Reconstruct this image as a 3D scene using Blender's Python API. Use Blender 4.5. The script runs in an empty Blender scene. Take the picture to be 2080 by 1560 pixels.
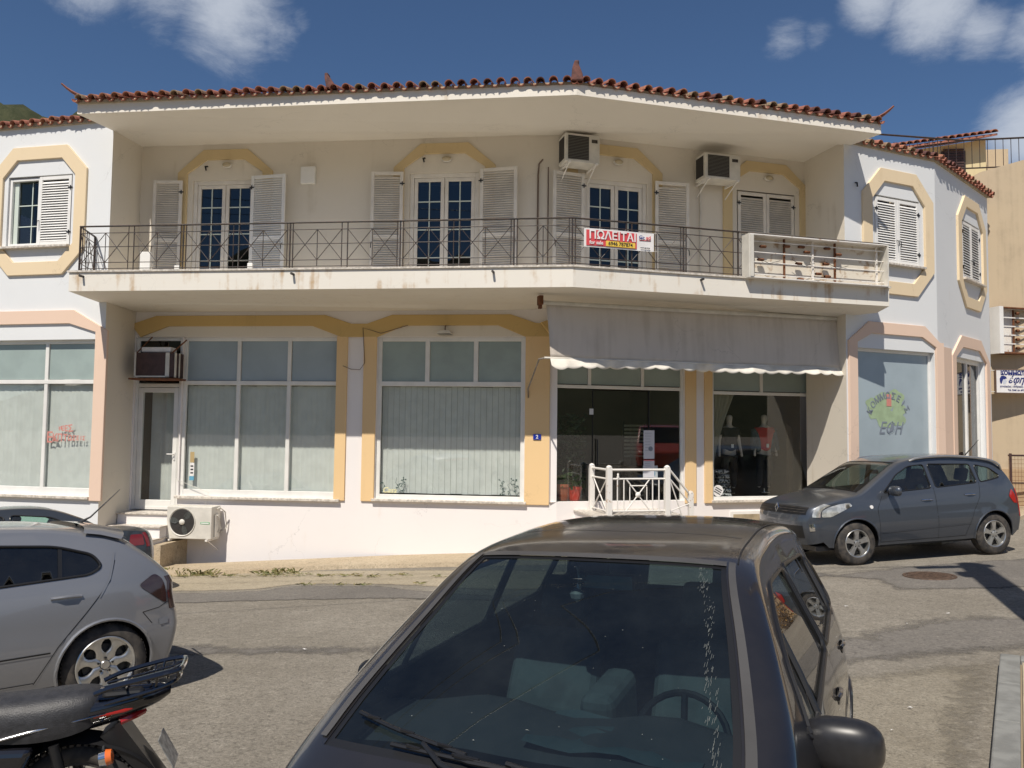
import bpy, bmesh, math, random
from mathutils import Vector, Matrix, geometry
random.seed(7)
SC = bpy.context.scene
COL = SC.collection
R_ = math.radians
# ------------------------------------------------------------------ camera
FPX = 1600.0
CAMZ = 2.1
PITCH = math.atan(90/FPX)
ROLL = .0115
CR = Matrix.Rotation(math.pi/2+PITCH, 3, 'X') @ Matrix.Rotation(ROLL, 3, 'Z')
cd = bpy.data.cameras.new('camera')
cd.sensor_width = 36; cd.lens = 36*FPX/2080; cd.clip_start = .05; cd.clip_end = 3000
cam = bpy.data.objects.new('camera', cd); COL.objects.link(cam)
cam.matrix_world = Matrix.Translation((0, 0, CAMZ)) @ CR.to_4x4()
SC.camera = cam
# ------------------------------------------------------------------ sun and sky
SUN_EL, SUN_AZ = 54.0, 20.0         # azimuth: degrees to the left of straight behind the camera
sd = Vector((-math.sin(R_(SUN_AZ))*math.cos(R_(SUN_EL)), -math.cos(R_(SUN_AZ))*math.cos(R_(SUN_EL)), math.sin(R_(SUN_EL))))
sl = bpy.data.lights.new('sun', 'SUN'); sl.energy = 5.0; sl.angle = R_(.53); sl.color = (1, .93, .83)
so = bpy.data.objects.new('sun', sl); COL.objects.link(so)
so.rotation_euler = sd.to_track_quat('Z', 'Y').to_euler()
W = bpy.data.worlds.new('World'); SC.world = W; W.use_nodes = True
nt = W.node_tree; nt.nodes.clear()
def N(t, **k):
    n = nt.nodes.new(t)
    for a, b in k.items(): setattr(n, a, b)
    return n
out = N('ShaderNodeOutputWorld'); bg = N('ShaderNodeBackground'); bg.inputs[1].default_value = .074
sky = N('ShaderNodeTexSky', sky_type='NISHITA', sun_disc=False)
sky.sun_elevation = R_(SUN_EL); sky.sun_rotation = math.atan2(sd.x, sd.y)
sky.altitude = 100; sky.air_density = 1.0; sky.dust_density = 0; sky.ozone_density = 8.0
tc = N('ShaderNodeTexCoord')
def pxdir(px, py): return (CR @ Vector(((px-1040)/FPX, -(py-780)/FPX, -1))).normalized()
noi = N('ShaderNodeTexNoise'); noi.inputs['Scale'].default_value = 9.5; noi.inputs['Detail'].default_value = 12; noi.inputs['Roughness'].default_value = .68
noi.inputs['Distortion'].default_value = .35
mp = N('ShaderNodeMapping'); mp.inputs['Scale'].default_value = (1, 1, 2.0)
nt.links.new(tc.outputs['Generated'], mp.inputs[0]); nt.links.new(mp.outputs[0], noi.inputs['Vector'])
# cloud banks: (pixel of the centre, radius in radians, weight)
acc = None
for (cx, cy, r, wgt) in [(470, 15, .10, 1.0), (330, -40, .09, .8), (560, 70, .055, .75), (610, 45, .03, .6), (190, -40, .07, .8), (1600, 88, .05, .62), (1660, 75, .035, .6), (1770, 10, .055, .85), (1900, 12, .08, 1.0),
                         (1990, 50, .06, .8), (2120, 60, .07, .8), (2095, 262, .075, 1.0), (2180, 340, .11, 1.0), (460, 180, .03, .35), (690, 60, .03, .3)]:
    dt = N('ShaderNodeVectorMath', operation='DISTANCE'); dt.inputs[1].default_value = pxdir(cx, cy)
    nm = N('ShaderNodeVectorMath', operation='NORMALIZE')
    nt.links.new(tc.outputs['Generated'], nm.inputs[0]); nt.links.new(nm.outputs[0], dt.inputs[0])
    mr = N('ShaderNodeMapRange', interpolation_type='SMOOTHSTEP'); mr.inputs[1].default_value = 0; mr.inputs[2].default_value = r*1.25
    mr.inputs[3].default_value = wgt; mr.inputs[4].default_value = 0
    nt.links.new(dt.outputs['Value'], mr.inputs[0])
    if acc is None: acc = mr.outputs[0]
    else:
        m_ = N('ShaderNodeMath', operation='MAXIMUM'); nt.links.new(acc, m_.inputs[0]); nt.links.new(mr.outputs[0], m_.inputs[1]); acc = m_.outputs[0]
# scattered clouds elsewhere in the sky, same kind
big = N('ShaderNodeTexNoise'); big.inputs['Scale'].default_value = 1.6; big.inputs['Detail'].default_value = 2
nt.links.new(tc.outputs['Generated'], big.inputs['Vector'])
sep = N('ShaderNodeSeparateXYZ'); nt.links.new(tc.outputs['Generated'], sep.inputs[0])
bk = N('ShaderNodeMapRange'); bk.inputs[1].default_value = .35; bk.inputs[2].default_value = .1; bk.inputs[3].default_value = 0; bk.inputs[4].default_value = 1
nt.links.new(sep.outputs['Y'], bk.inputs[0])
bm_ = N('ShaderNodeMapRange'); bm_.inputs[1].default_value = .5; bm_.inputs[2].default_value = .68; bm_.inputs[3].default_value = 0; bm_.inputs[4].default_value = .8
nt.links.new(big.outputs['Fac'], bm_.inputs[0])
mu = N('ShaderNodeMath', operation='MULTIPLY'); nt.links.new(bk.outputs[0], mu.inputs[0]); nt.links.new(bm_.outputs[0], mu.inputs[1])
mx = N('ShaderNodeMath', operation='MAXIMUM'); nt.links.new(acc, mx.inputs[0]); nt.links.new(mu.outputs[0], mx.inputs[1]); acc = mx.outputs[0]
ad = N('ShaderNodeMath', operation='ADD'); nt.links.new(acc, ad.inputs[0]); nt.links.new(noi.outputs['Fac'], ad.inputs[1])
cr = N('ShaderNodeMapRange', interpolation_type='SMOOTHSTEP'); cr.inputs[1].default_value = .90; cr.inputs[2].default_value = 1.60; cr.inputs[3].default_value = 0; cr.inputs[4].default_value = .80
nt.links.new(ad.outputs[0], cr.inputs[0])
mixc = N('ShaderNodeMix', data_type='RGBA'); mixc.inputs['B'].default_value = (8.0, 8.6, 9.6, 1)
nt.links.new(cr.outputs[0], mixc.inputs['Factor']); nt.links.new(sky.outputs[0], mixc.inputs['A'])
nt.links.new(mixc.outputs['Result'], bg.inputs[0]); nt.links.new(bg.outputs[0], out.inputs[0])
SC.view_settings.view_transform = 'Standard'; SC.view_settings.look = 'None'
SC.view_settings.gamma = 1; SC.view_settings.use_curve_mapping = False
SC.view_settings.exposure = 0.0
SC.render.engine = 'CYCLES'
SC.cycles.max_bounces = 10; SC.cycles.transparent_max_bounces = 14; SC.cycles.glossy_bounces = 5
# ------------------------------------------------------------------ frames: vertical planes the place is set out on
def ray(px, py): return CR @ Vector(((px-1040)/FPX, -(py-780)/FPX, -1))
class Fr:
    def __init__(s, x, y, m, m2=None):
        t = Vector((1, m)) if m2 is None else Vector((m, m2))
        s.O = Vector((x, y)); s.t = t.normalized(); s.n = Vector((s.t.y, -s.t.x))
    def w(s, u, z, o=0):
        p = s.O + s.t*u + s.n*o
        return Vector((p.x, p.y, z))
    def hit(s, px, py, o=0):
        d = ray(px, py); k = ((s.O+s.n*o).dot(s.n))/(Vector(d[:2]).dot(s.n)); p = d*k
        return (Vector(p[:2])-s.O).dot(s.t), p.z+CAMZ
    def u(s, px, py, o=0): return s.hit(px, py, o)[0]
    def z(s, px, py, o=0): return s.hit(px, py, o)[1]
    def mat(s, u=0, z=0, o=0):      # x along the wall, y into the wall, z up
        p = s.w(u, z, o)
        return Matrix(((s.t.x, -s.n.x, 0, p.x), (s.t.y, -s.n.y, 0, p.y), (0, 0, 1, p.z), (0, 0, 0, 1)))
GC = (-1.92742, 0.01244, -0.03849, 0.00248)
def gz(x, y):
    x = max(-16, min(15, x)); y = max(-2, min(19, y))
    return GC[0]+GC[1]*x+GC[2]*y+GC[3]*x*y+CAMZ
def ghit(px, py):
    d = ray(px, py); z = -2.2+CAMZ
    for _ in range(25):
        k = (z-CAMZ)/d.z; z = gz(d.x*k, d.y*k)
    return (d.x*k, d.y*k)
# ------------------------------------------------------------------ mesh building
class MB:
    def __init__(s): s.v = []; s.f = []
    def add(s, vs, fs):
        b = len(s.v); s.v += [Vector(v) for v in vs]; s.f += [tuple(b+i for i in f) for f in fs]; return s
    def box(s, x0, x1, y0, y1, z0, z1, M=None):
        vs = [Vector((x, y, z)) for x in (x0, x1) for y in (y0, y1) for z in (z0, z1)]
        if M is not None: vs = [M @ v for v in vs]
        return s.add(vs, [(0, 1, 3, 2), (4, 6, 7, 5), (0, 4, 5, 1), (2, 3, 7, 6), (0, 2, 6, 4), (1, 5, 7, 3)])
    def fbox(s, fr, u0, u1, z0, z1, o0, o1):
        vs = [fr.w(u, z, o) for u in (u0, u1) for o in (o1, o0) for z in (z0, z1)]
        return s.add(vs, [(0, 1, 3, 2), (4, 6, 7, 5), (0, 4, 5, 1), (2, 3, 7, 6), (0, 2, 6, 4), (1, 5, 7, 3)])
    def quad(s, *p): return s.add(p, [(0, 1, 2, 3)])
    def prism(s, a, b):             # two matching rings of points
        n = len(a)
        return s.add(list(a)+list(b), [tuple(range(n-1, -1, -1)), tuple(range(n, 2*n))]+[(i, (i+1) % n, n+(i+1) % n, n+i) for i in range(n)])
    def fpoly(s, fr, pts, o0, o1): return s.prism([fr.w(u, z, o1) for u, z in pts][::-1], [fr.w(u, z, o0) for u, z in pts][::-1])
    def band(s, fr, outer, inner, o0, o1, closed=False):
        n = len(outer)
        for i in range(n if closed else n-1):
            j = (i+1) % n
            q = [outer[i], outer[j], inner[j], inner[i]]
            vs = [fr.w(u, z, o1) for u, z in q]+[fr.w(u, z, o0) for u, z in q]
            fs = [(0, 1, 2, 3), (0, 4, 5, 1), (2, 6, 7, 3)]
            if not closed and i == 0: fs.append((3, 7, 4, 0))
            if not closed and i == n-2: fs.append((1, 5, 6, 2))
            s.add(vs, fs)
        return s
    def tube(s, pts, r, n=8, cap=True, flat=None):
        pts = [Vector(p) for p in pts]; rings = []
        up = Vector((0, 0, 1))
        for i, p in enumerate(pts):
            d = (pts[min(i+1, len(pts)-1)]-pts[max(i-1, 0)])
            if d.length < 1e-9: d = Vector((1, 0, 0))
            d.normalize()
            a = d.cross(up)
            if a.length < .05: a = d.cross(Vector((0, 1, 0)))
            a.normalize(); b = a.cross(d)
            rr = r[i] if isinstance(r, (list, tuple)) else r
            rings.append([p+a*rr*math.cos(2*math.pi*k/n)+b*rr*(flat or 1)*math.sin(2*math.pi*k/n) for k in range(n)])
        vs = [v for rg in rings for v in rg]; fs = []
        for i in range(len(pts)-1):
            for k in range(n): fs.append((i*n+k, i*n+(k+1) % n, (i+1)*n+(k+1) % n, (i+1)*n+k))
        if cap: fs += [tuple(range(n-1, -1, -1)), tuple((len(pts)-1)*n+k for k in range(n))]
        return s.add(vs, fs)
    def lathe(s, prof, n=24, M=None, close=False):   # profile of (radius, height) about z
        M = M or Matrix(); m = len(prof); vs = []
        for r, h in prof:
            for k in range(n): vs.append(M @ Vector((r*math.cos(2*math.pi*k/n), r*math.sin(2*math.pi*k/n), h)))
        fs = [(i*n+k, i*n+(k+1) % n, ((i+1) % m)*n+(k+1) % n, ((i+1) % m)*n+k) for i in range(m if close else m-1) for k in range(n)]
        return s.add(vs, fs)
    def grid(s, rows):
        n = len(rows[0]); vs = [v for r in rows for v in r]
        return s.add(vs, [(i*n+k, i*n+k+1, (i+1)*n+k+1, (i+1)*n+k) for i in range(len(rows)-1) for k in range(n-1)])
    def xf(s, M): s.v = [M @ v for v in s.v]; return s
    def build(s, name, m, parent=None, smooth=False, bevel=0, seg=2, local=False, auto=None, fixn=True):
        me = bpy.data.meshes.new(name); me.from_pydata([tuple(v) for v in s.v], [], s.f)
        me.materials.append(m)
        if fixn:
            bm = bmesh.new(); bm.from_mesh(me); bmesh.ops.remove_doubles(bm, verts=bm.verts, dist=1e-5)
            bmesh.ops.recalc_face_normals(bm, faces=bm.faces); bm.to_mesh(me); bm.free()
        if smooth:
            for p in me.polygons: p.use_smooth = True
            if auto: me.set_sharp_from_angle(angle=R_(auto))
        o = bpy.data.objects.new(name, me); COL.objects.link(o)
        if parent is not None:
            o.parent = parent
            if not local: o.matrix_parent_inverse = WM.get(parent.name, Matrix()).inverted()
        if bevel:
            b = o.modifiers.new('bevel', 'BEVEL'); b.width = bevel; b.segments = seg; b.limit_method = 'ANGLE'; b.angle_limit = R_(35)
        return o
WM = {}
def tag(o, label=None, cat=None, group=None, kind=None):
    if label: o['label'] = label
    if cat: o['category'] = cat
    if group: o['group'] = group
    if kind: o['kind'] = kind
    return o
def thing(name, label, cat, M=None, group=None):
    o = bpy.data.objects.new(name, None); COL.objects.link(o); o.empty_display_size = .2
    M = M if M is not None else Matrix()
    if not isinstance(M, Matrix): M = Matrix.Translation(M)
    o.matrix_world = M; WM[o.name] = M.copy()
    return tag(o, label, cat, group)
def share(src, M, parent, label=None):
    c = src.copy(); COL.objects.link(c); c.parent = parent; c.matrix_parent_inverse = Matrix(); c.matrix_basis = M
    return c
FONT = None
def text(s, size, m, M, parent=None, name='lettering', bold=0, sx=1, ext=.002, align='CENTER', shear=0):
    cu = bpy.data.curves.new('t', 'FONT'); cu.body = s; cu.size = size; cu.align_x = align; cu.align_y = 'CENTER'; cu.extrude = ext; cu.offset = bold; cu.shear = shear
    t = bpy.data.objects.new('t', cu); COL.objects.link(t)
    dg = bpy.context.evaluated_depsgraph_get()
    me = bpy.data.meshes.new_from_object(t.evaluated_get(dg)); bpy.data.objects.remove(t)
    # text plane (x right, y up) -> frame (x right, z up, facing -y)
    me.transform(M @ Matrix.Rotation(math.pi/2, 4, 'X') @ Matrix.Diagonal((sx, 1, 1, 1)))
    me.materials.clear(); me.materials.append(m)
    o = bpy.data.objects.new(name, me); COL.objects.link(o)
    if parent is not None:
        o.parent = parent; o.matrix_parent_inverse = WM.get(parent.name, Matrix()).inverted()
    return o
# ------------------------------------------------------------------ materials
def newmat(name):
    m = bpy.data.materials.new(name); m.use_nodes = True; t = m.node_tree
    return m, t, t.nodes['Principled BSDF']
def mat(name, c, rough=.6, metal=0, nz=0, ns=8, bump=0, bs=60, spec=.5, coat=0, c2=None, nlo=.4, nhi=.6, det=6):
    m, t, b = newmat(name)
    b.inputs['Base Color'].default_value = (*c, 1); b.inputs['Roughness'].default_value = rough; b.inputs['Metallic'].default_value = metal
    b.inputs['Specular IOR Level'].default_value = spec; b.inputs['Coat Weight'].default_value = coat; b.inputs['Coat Roughness'].default_value = .03
    g = t.nodes.new('ShaderNodeNewGeometry')
    if nz or c2:
        n = t.nodes.new('ShaderNodeTexNoise'); n.inputs['Scale'].default_value = ns; n.inputs['Detail'].default_value = det
        t.links.new(g.outputs['Position'], n.inputs['Vector'])
        r = t.nodes.new('ShaderNodeMapRange'); r.inputs[1].default_value = nlo; r.inputs[2].default_value = nhi
        t.links.new(n.outputs['Fac'], r.inputs[0])
        x = t.nodes.new('ShaderNodeMix'); x.data_type = 'RGBA'
        x.inputs['A'].default_value = (*c, 1); x.inputs['B'].default_value = (*(c2 or [k*(1-nz) for k in c]), 1)
        t.links.new(r.outputs[0], x.inputs['Factor']); t.links.new(x.outputs['Result'], b.inputs['Base Color'])
    if bump:
        n = t.nodes.new('ShaderNodeTexNoise'); n.inputs['Scale'].default_value = bs; n.inputs['Detail'].default_value = 5
        t.links.new(g.outputs['Position'], n.inputs['Vector'])
        bp = t.nodes.new('ShaderNodeBump'); bp.inputs['Strength'].default_value = bump; bp.inputs['Distance'].default_value = .01
        t.links.new(n.outputs['Fac'], bp.inputs['Height']); t.links.new(bp.outputs[0], b.inputs['Normal'])
    return m
def stucco(name, c, dirt=(.42, .34, .22), amt=.5, scale=1.4, streak=True, bump=.25, lo=.56, hi=.78, vs=.12, vert=False):
    """painted render: blotchy dirt plus vertical rain streaks, fine relief"""
    m, t, b = newmat(name); L = t.links.new
    b.inputs['Roughness'].default_value = .85; b.inputs['Specular IOR Level'].default_value = .25
    g = t.nodes.new('ShaderNodeNewGeometry')
    n1 = t.nodes.new('ShaderNodeTexNoise'); n1.inputs['Scale'].default_value = scale; n1.inputs['Detail'].default_value = 8; n1.inputs['Roughness'].default_value = .6
    L(g.outputs['Position'], n1.inputs['Vector'])
    mp = t.nodes.new('ShaderNodeMapping'); mp.inputs['Scale'].default_value = (7, 7, vs*3); L(g.outputs['Position'], mp.inputs[0])
    n2 = t.nodes.new('ShaderNodeTexNoise'); n2.inputs['Scale'].default_value = 1; n2.inputs['Detail'].default_value = 5; L(mp.outputs[0], n2.inputs['Vector'])
    mu = t.nodes.new('ShaderNodeMath'); mu.operation = 'ADD'
    h1 = t.nodes.new('ShaderNodeMath'); h1.operation = 'MULTIPLY'; h1.inputs[1].default_value = .5; L(n1.outputs['Fac'], h1.inputs[0])
    h2 = t.nodes.new('ShaderNodeMath'); h2.operation = 'MULTIPLY'; h2.inputs[1].default_value = .5; L(n2.outputs['Fac'], h2.inputs[0])
    L(h1.outputs[0], mu.inputs[0]); L(h2.outputs[0], mu.inputs[1])
    r = t.nodes.new('ShaderNodeMapRange'); r.interpolation_type = 'SMOOTHSTEP'; r.inputs[1].default_value = lo; r.inputs[2].default_value = hi; r.inputs[3].default_value = 0; r.inputs[4].default_value = amt
    L(mu.outputs[0], r.inputs[0])
    dirt_f = r.outputs[0]
    if vert:        # run-off marks sit on upright faces only
        sn = t.nodes.new('ShaderNodeSeparateXYZ'); L(g.outputs['Normal'], sn.inputs[0]); ab = t.nodes.new('ShaderNodeMath'); ab.operation = 'ABSOLUTE'; L(sn.outputs['Z'], ab.inputs[0])
        rv = t.nodes.new('ShaderNodeMapRange'); rv.inputs[1].default_value = .4; rv.inputs[2].default_value = .7; rv.inputs[3].default_value = 1; rv.inputs[4].default_value = .12; L(ab.outputs[0], rv.inputs[0])
        mv = t.nodes.new('ShaderNodeMath'); mv.operation = 'MULTIPLY'; L(rv.outputs[0], mv.inputs[0]); L(dirt_f, mv.inputs[1]); dirt_f = mv.outputs[0]
    n3 = t.nodes.new('ShaderNodeTexNoise'); n3.inputs['Scale'].default_value = .7; n3.inputs['Detail'].default_value = 3; L(g.outputs['Position'], n3.inputs['Vector'])
    vv = t.nodes.new('ShaderNodeMix'); vv.data_type = 'RGBA'; vv.inputs['A'].default_value = (*c, 1); vv.inputs['B'].default_value = (*[k*.9 for k in c], 1); L(n3.outputs['Fac'], vv.inputs['Factor'])
    x = t.nodes.new('ShaderNodeMix'); x.data_type = 'RGBA'; x.inputs['B'].default_value = (*dirt, 1)
    vc = t.nodes.new('ShaderNodeTexVoronoi'); vc.feature = 'DISTANCE_TO_EDGE'; vc.inputs['Scale'].default_value = .55
    va = t.nodes.new('ShaderNodeVectorMath'); va.operation = 'MULTIPLY_ADD'; L(n1.outputs['Color'], va.inputs[0]); va.inputs[1].default_value = (1.1, 1.1, 1.1); L(g.outputs['Position'], va.inputs[2]); L(va.outputs[0], vc.inputs['Vector'])
    ck = t.nodes.new('ShaderNodeMapRange'); ck.inputs[1].default_value = 0; ck.inputs[2].default_value = .004; ck.inputs[3].default_value = .38; ck.inputs[4].default_value = 0; L(vc.outputs['Distance'], ck.inputs[0])
    km = t.nodes.new('ShaderNodeMapRange'); km.inputs[1].default_value = .48; km.inputs[2].default_value = .60; L(n3.outputs['Fac'], km.inputs[0])
    kk = t.nodes.new('ShaderNodeMath'); kk.operation = 'MULTIPLY'; L(ck.outputs[0], kk.inputs[0]); L(km.outputs[0], kk.inputs[1])
    vk = t.nodes.new('ShaderNodeMix'); vk.data_type = 'RGBA'; vk.inputs['B'].default_value = (*[k*.35 for k in c], 1); L(kk.outputs[0], vk.inputs['Factor']); L(vv.outputs['Result'], vk.inputs['A'])
    L(vk.outputs['Result'], x.inputs['A']); L(dirt_f, x.inputs['Factor']); L(x.outputs['Result'], b.inputs['Base Color'])
    n4 = t.nodes.new('ShaderNodeTexNoise'); n4.inputs['Scale'].default_value = 90; n4.inputs['Detail'].default_value = 4; L(g.outputs['Position'], n4.inputs['Vector'])
    bp = t.nodes.new('ShaderNodeBump'); bp.inputs['Strength'].default_value = bump; bp.inputs['Distance'].default_value = .006
    L(n4.outputs['Fac'], bp.inputs['Height']); L(bp.outputs[0], b.inputs['Normal'])
    return m
def glass(name, tint=(.8, .85, .85), rough=.01, ior=1.5, dirt=0, dc=(.5, .48, .42), gain=1.0):
    m = bpy.data.materials.new(name); m.use_nodes = True; t = m.node_tree; t.nodes.clear(); L = t.links.new
    o = t.nodes.new('ShaderNodeOutputMaterial'); tr = t.nodes.new('ShaderNodeBsdfTransparent'); tr.inputs[0].default_value = (*tint, 1)
    gl = t.nodes.new('ShaderNodeBsdfGlossy'); gl.inputs['Roughness'].default_value = rough; gl.inputs['Color'].default_value = (1, 1, 1, 1)
    ge = t.nodes.new('ShaderNodeNewGeometry'); dp = t.nodes.new('ShaderNodeVectorMath'); dp.operation = 'DOT_PRODUCT'; L(ge.outputs['Normal'], dp.inputs[0]); L(ge.outputs['Incoming'], dp.inputs[1])
    def mth(op, a, b=None):
        n = t.nodes.new('ShaderNodeMath'); n.operation = op
        for k, v in enumerate((a, b)):
            if v is None: continue
            if isinstance(v, (int, float)): n.inputs[k].default_value = v
            else: L(v, n.inputs[k])
        return n.outputs[0]
    f0 = ((ior-1)/(ior+1))**2*1.9*gain      # both faces of a thin pane
    sch = mth('MULTIPLY_ADD', mth('POWER', mth('SUBTRACT', 1.0, mth('ABSOLUTE', dp.outputs['Value'])), 5.0), 1-f0); t.nodes[-1].inputs[2].default_value = f0
    ml = t.nodes[-1]; ml.use_clamp = True
    mx = t.nodes.new('ShaderNodeMixShader'); L(ml.outputs[0], mx.inputs[0]); L(tr.outputs[0], mx.inputs[1]); L(gl.outputs[0], mx.inputs[2])
    last = mx.outputs[0]
    if dirt:
        g = t.nodes.new('ShaderNodeNewGeometry'); n = t.nodes.new('ShaderNodeTexNoise'); n.inputs['Scale'].default_value = 2.2; n.inputs['Detail'].default_value = 9; n.inputs['Roughness'].default_value = .7
        L(g.outputs['Position'], n.inputs['Vector'])
        r = t.nodes.new('ShaderNodeMapRange'); r.inputs[1].default_value = .3; r.inputs[2].default_value = .8; r.inputs[3].default_value = dirt*.25; r.inputs[4].default_value = dirt*1.6; L(n.outputs['Fac'], r.inputs[0])
        d = t.nodes.new('ShaderNodeBsdfDiffuse'); d.inputs[0].default_value = (*dc, 1)
        m2 = t.nodes.new('ShaderNodeMixShader'); L(r.outputs[0], m2.inputs[0]); L(last, m2.inputs[1]); L(d.outputs[0], m2.inputs[2]); last = m2.outputs[0]
    L(last, o.inputs[0])
    return m
def paint(name, c, metal=.0, rough=.35, dust=.3, dc=(.30, .26, .20), flake=0):
    """car paint under clear coat, dust settled on faces that look up"""
    m, t, b = newmat(name); L = t.links.new
    b.inputs['Metallic'].default_value = metal; b.inputs['Coat Weight'].default_value = 1; b.inputs['Coat Roughness'].default_value = .02
    g = t.nodes.new('ShaderNodeNewGeometry'); s = t.nodes.new('ShaderNodeSeparateXYZ'); L(g.outputs['Normal'], s.inputs[0])
    n = t.nodes.new('ShaderNodeTexNoise'); n.inputs['Scale'].default_value = 3.0; n.inputs['Detail'].default_value = 9; n.inputs['Roughness'].default_value = .65; L(g.outputs['Position'], n.inputs['Vector'])
    r = t.nodes.new('ShaderNodeMapRange'); r.inputs[1].default_value = .55; r.inputs[2].default_value = 1; r.inputs[3].default_value = .06; r.inputs[4].default_value = 1; L(s.outputs['Z'], r.inputs[0])
    r2 = t.nodes.new('ShaderNodeMapRange'); r2.inputs[1].default_value = .3; r2.inputs[2].default_value = .7; r2.inputs[3].default_value = .5*dust; r2.inputs[4].default_value = dust; L(n.outputs['Fac'], r2.inputs[0])
    mu = t.nodes.new('ShaderNodeMath'); mu.operation = 'MULTIPLY'; L(r.outputs[0], mu.inputs[0]); L(r2.outputs[0], mu.inputs[1])
    x = t.nodes.new('ShaderNodeMix'); x.data_type = 'RGBA'; x.inputs['A'].default_value = (*c, 1); x.inputs['B'].default_value = (*dc, 1)
    L(mu.outputs[0], x.inputs['Factor']); L(x.outputs['Result'], b.inputs['Base Color'])
    ra = t.nodes.new('ShaderNodeMath'); ra.operation = 'MULTIPLY_ADD'; ra.inputs[1].default_value = .8; ra.inputs[2].default_value = .02; L(mu.outputs[0], ra.inputs[0]); L(ra.outputs[0], b.inputs['Coat Roughness'])
    b.inputs['Roughness'].default_value = rough
    return m
def ground_mat(name, c1, c2, c3, sc=1.0, crack=True, bump=.9, mix3=.35, fade=False):
    m, t, b = newmat(name); L = t.links.new
    b.inputs['Roughness'].default_value = .92; b.inputs['Specular IOR Level'].default_value = .25
    g = t.nodes.new('ShaderNodeNewGeometry')
    def noise(s, d, ro=.6):
        n = t.nodes.new('ShaderNodeTexNoise'); n.inputs['Scale'].default_value = s*sc; n.inputs['Detail'].default_value = d; n.inputs['Roughness'].default_value = ro; L(g.outputs['Position'], n.inputs['Vector']); return n.outputs['Fac']
    def rng(i, a, b2, lo=0, hi=1):
        r = t.nodes.new('ShaderNodeMapRange'); r.inputs[1].default_value = a; r.inputs[2].default_value = b2; r.inputs[3].default_value = lo; r.inputs[4].default_value = hi; L(i, r.inputs[0]); return r.outputs[0]
    def mixc(f, a, b2):
        x = t.nodes.new('ShaderNodeMix'); x.data_type = 'RGBA'; L(f, x.inputs['Factor'])
        for k, v in (('A', a), ('B', b2)):
            if isinstance(v, tuple): x.inputs[k].default_value = (*v, 1)
            else: L(v, x.inputs[k])
        return x.outputs['Result']
    base = mixc(rng(noise(.55, 8), .38, .62), c1, c2)
    base = mixc(rng(noise(2.7, 9, .7), .5, .72, 0, mix3), base, c3)
    base = mixc(rng(noise(9, 8, .75), .35, .62, .40, 0), base, tuple(k*.5 for k in c1))
    base = mixc(rng(noise(17, 6, .8), .54, .70, 0, .45), base, tuple(min(1, k*1.3) for k in c3))
    base = mixc(rng(noise(30, 4, .6), .53, .63, 0, .55), base, tuple(k*.38 for k in c1))
    v = t.nodes.new('ShaderNodeTexVoronoi'); v.inputs['Scale'].default_value = 55*sc; L(g.outputs['Position'], v.inputs['Vector'])
    grit = rng(noise(45, 4, .7), .40, .66, 0, .55)
    base = mixc(grit, base, tuple(k*.55 for k in c1))
    peb = rng(v.outputs['Distance'], .0, .22, .35, 0)
    base = mixc(peb, base, tuple(min(1, k*1.5) for k in c2))
    if crack:
        vc = t.nodes.new('ShaderNodeTexVoronoi'); vc.feature = 'DISTANCE_TO_EDGE'; vc.inputs['Scale'].default_value = .42*sc
        nn = t.nodes.new('ShaderNodeTexNoise'); nn.inputs['Scale'].default_value = 2.4; nn.inputs['Detail'].default_value = 7; L(g.outputs['Position'], nn.inputs['Vector'])
        va = t.nodes.new('ShaderNodeVectorMath'); va.operation = 'ADD'; vsn = t.nodes.new('ShaderNodeVectorMath'); vsn.operation = 'SCALE'; vsn.inputs['Scale'].default_value = .9
        L(nn.outputs['Color'], vsn.inputs[0]); L(vsn.outputs[0], va.inputs[0]); L(g.outputs['Position'], va.inputs[1]); L(va.outputs[0], vc.inputs['Vector'])
        ck = rng(vc.outputs['Distance'], .0, .006, .4, 0)
        base = mixc(ck, base, tuple(k*.25 for k in c1))
    L(base, b.inputs['Base Color'])
    if fade:        # ragged, worn-through edges
        at = t.nodes.new('ShaderNodeAttribute'); at.attribute_name = 'edge'
        s_ = t.nodes.new('ShaderNodeMath'); s_.operation = 'ADD'; L(at.outputs['Fac'], s_.inputs[0]); L(noise(5.5, 10, .75), s_.inputs[1])
        fm = rng(s_.outputs[0], .60, 1.0); tr = t.nodes.new('ShaderNodeBsdfTransparent'); ms = t.nodes.new('ShaderNodeMixShader')
        L(fm, ms.inputs[0]); L(tr.outputs[0], ms.inputs[1]); L(b.outputs[0], ms.inputs[2]); L(ms.outputs[0], t.nodes['Material Output'].inputs[0])
    n4 = noise(38, 6, .7); bp = t.nodes.new('ShaderNodeBump'); bp.inputs['Strength'].default_value = bump; bp.inputs['Distance'].default_value = .02
    L(n4, bp.inputs['Height']); L(bp.outputs[0], b.inputs['Normal'])
    return m
M_white = stucco('wall_white', (.80, .79, .78), amt=.35, lo=.6, hi=.8)
M_white2 = stucco('wall_white_wing', (.76, .775, .78), dirt=(.55, .48, .36), amt=.35, lo=.6, hi=.8)
M_lower = stucco('wall_lower', (.86, .82, .80), dirt=(.62, .50, .36), amt=.3, lo=.58, hi=.8)
M_recess = stucco('wall_recess', (.76, .70, .60), dirt=(.40, .33, .22), amt=.4, lo=.56, hi=.78)
M_slab = stucco('balcony_white', (.80, .76, .68), dirt=(.44, .28, .13), amt=.8, lo=.515, hi=.68, scale=2.2, vert=True)
M_eave = stucco('eaves_white', (.84, .79, .70), dirt=(.45, .32, .18), amt=.5, lo=.56, hi=.72, scale=2.2, vert=True)
M_soffit = stucco('soffit', (.78, .70, .58), amt=.2)
M_pale_ochre = stucco('moulding_pale_ochre', (.68, .53, .30), dirt=(.35, .26, .14), amt=.35)
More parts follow.
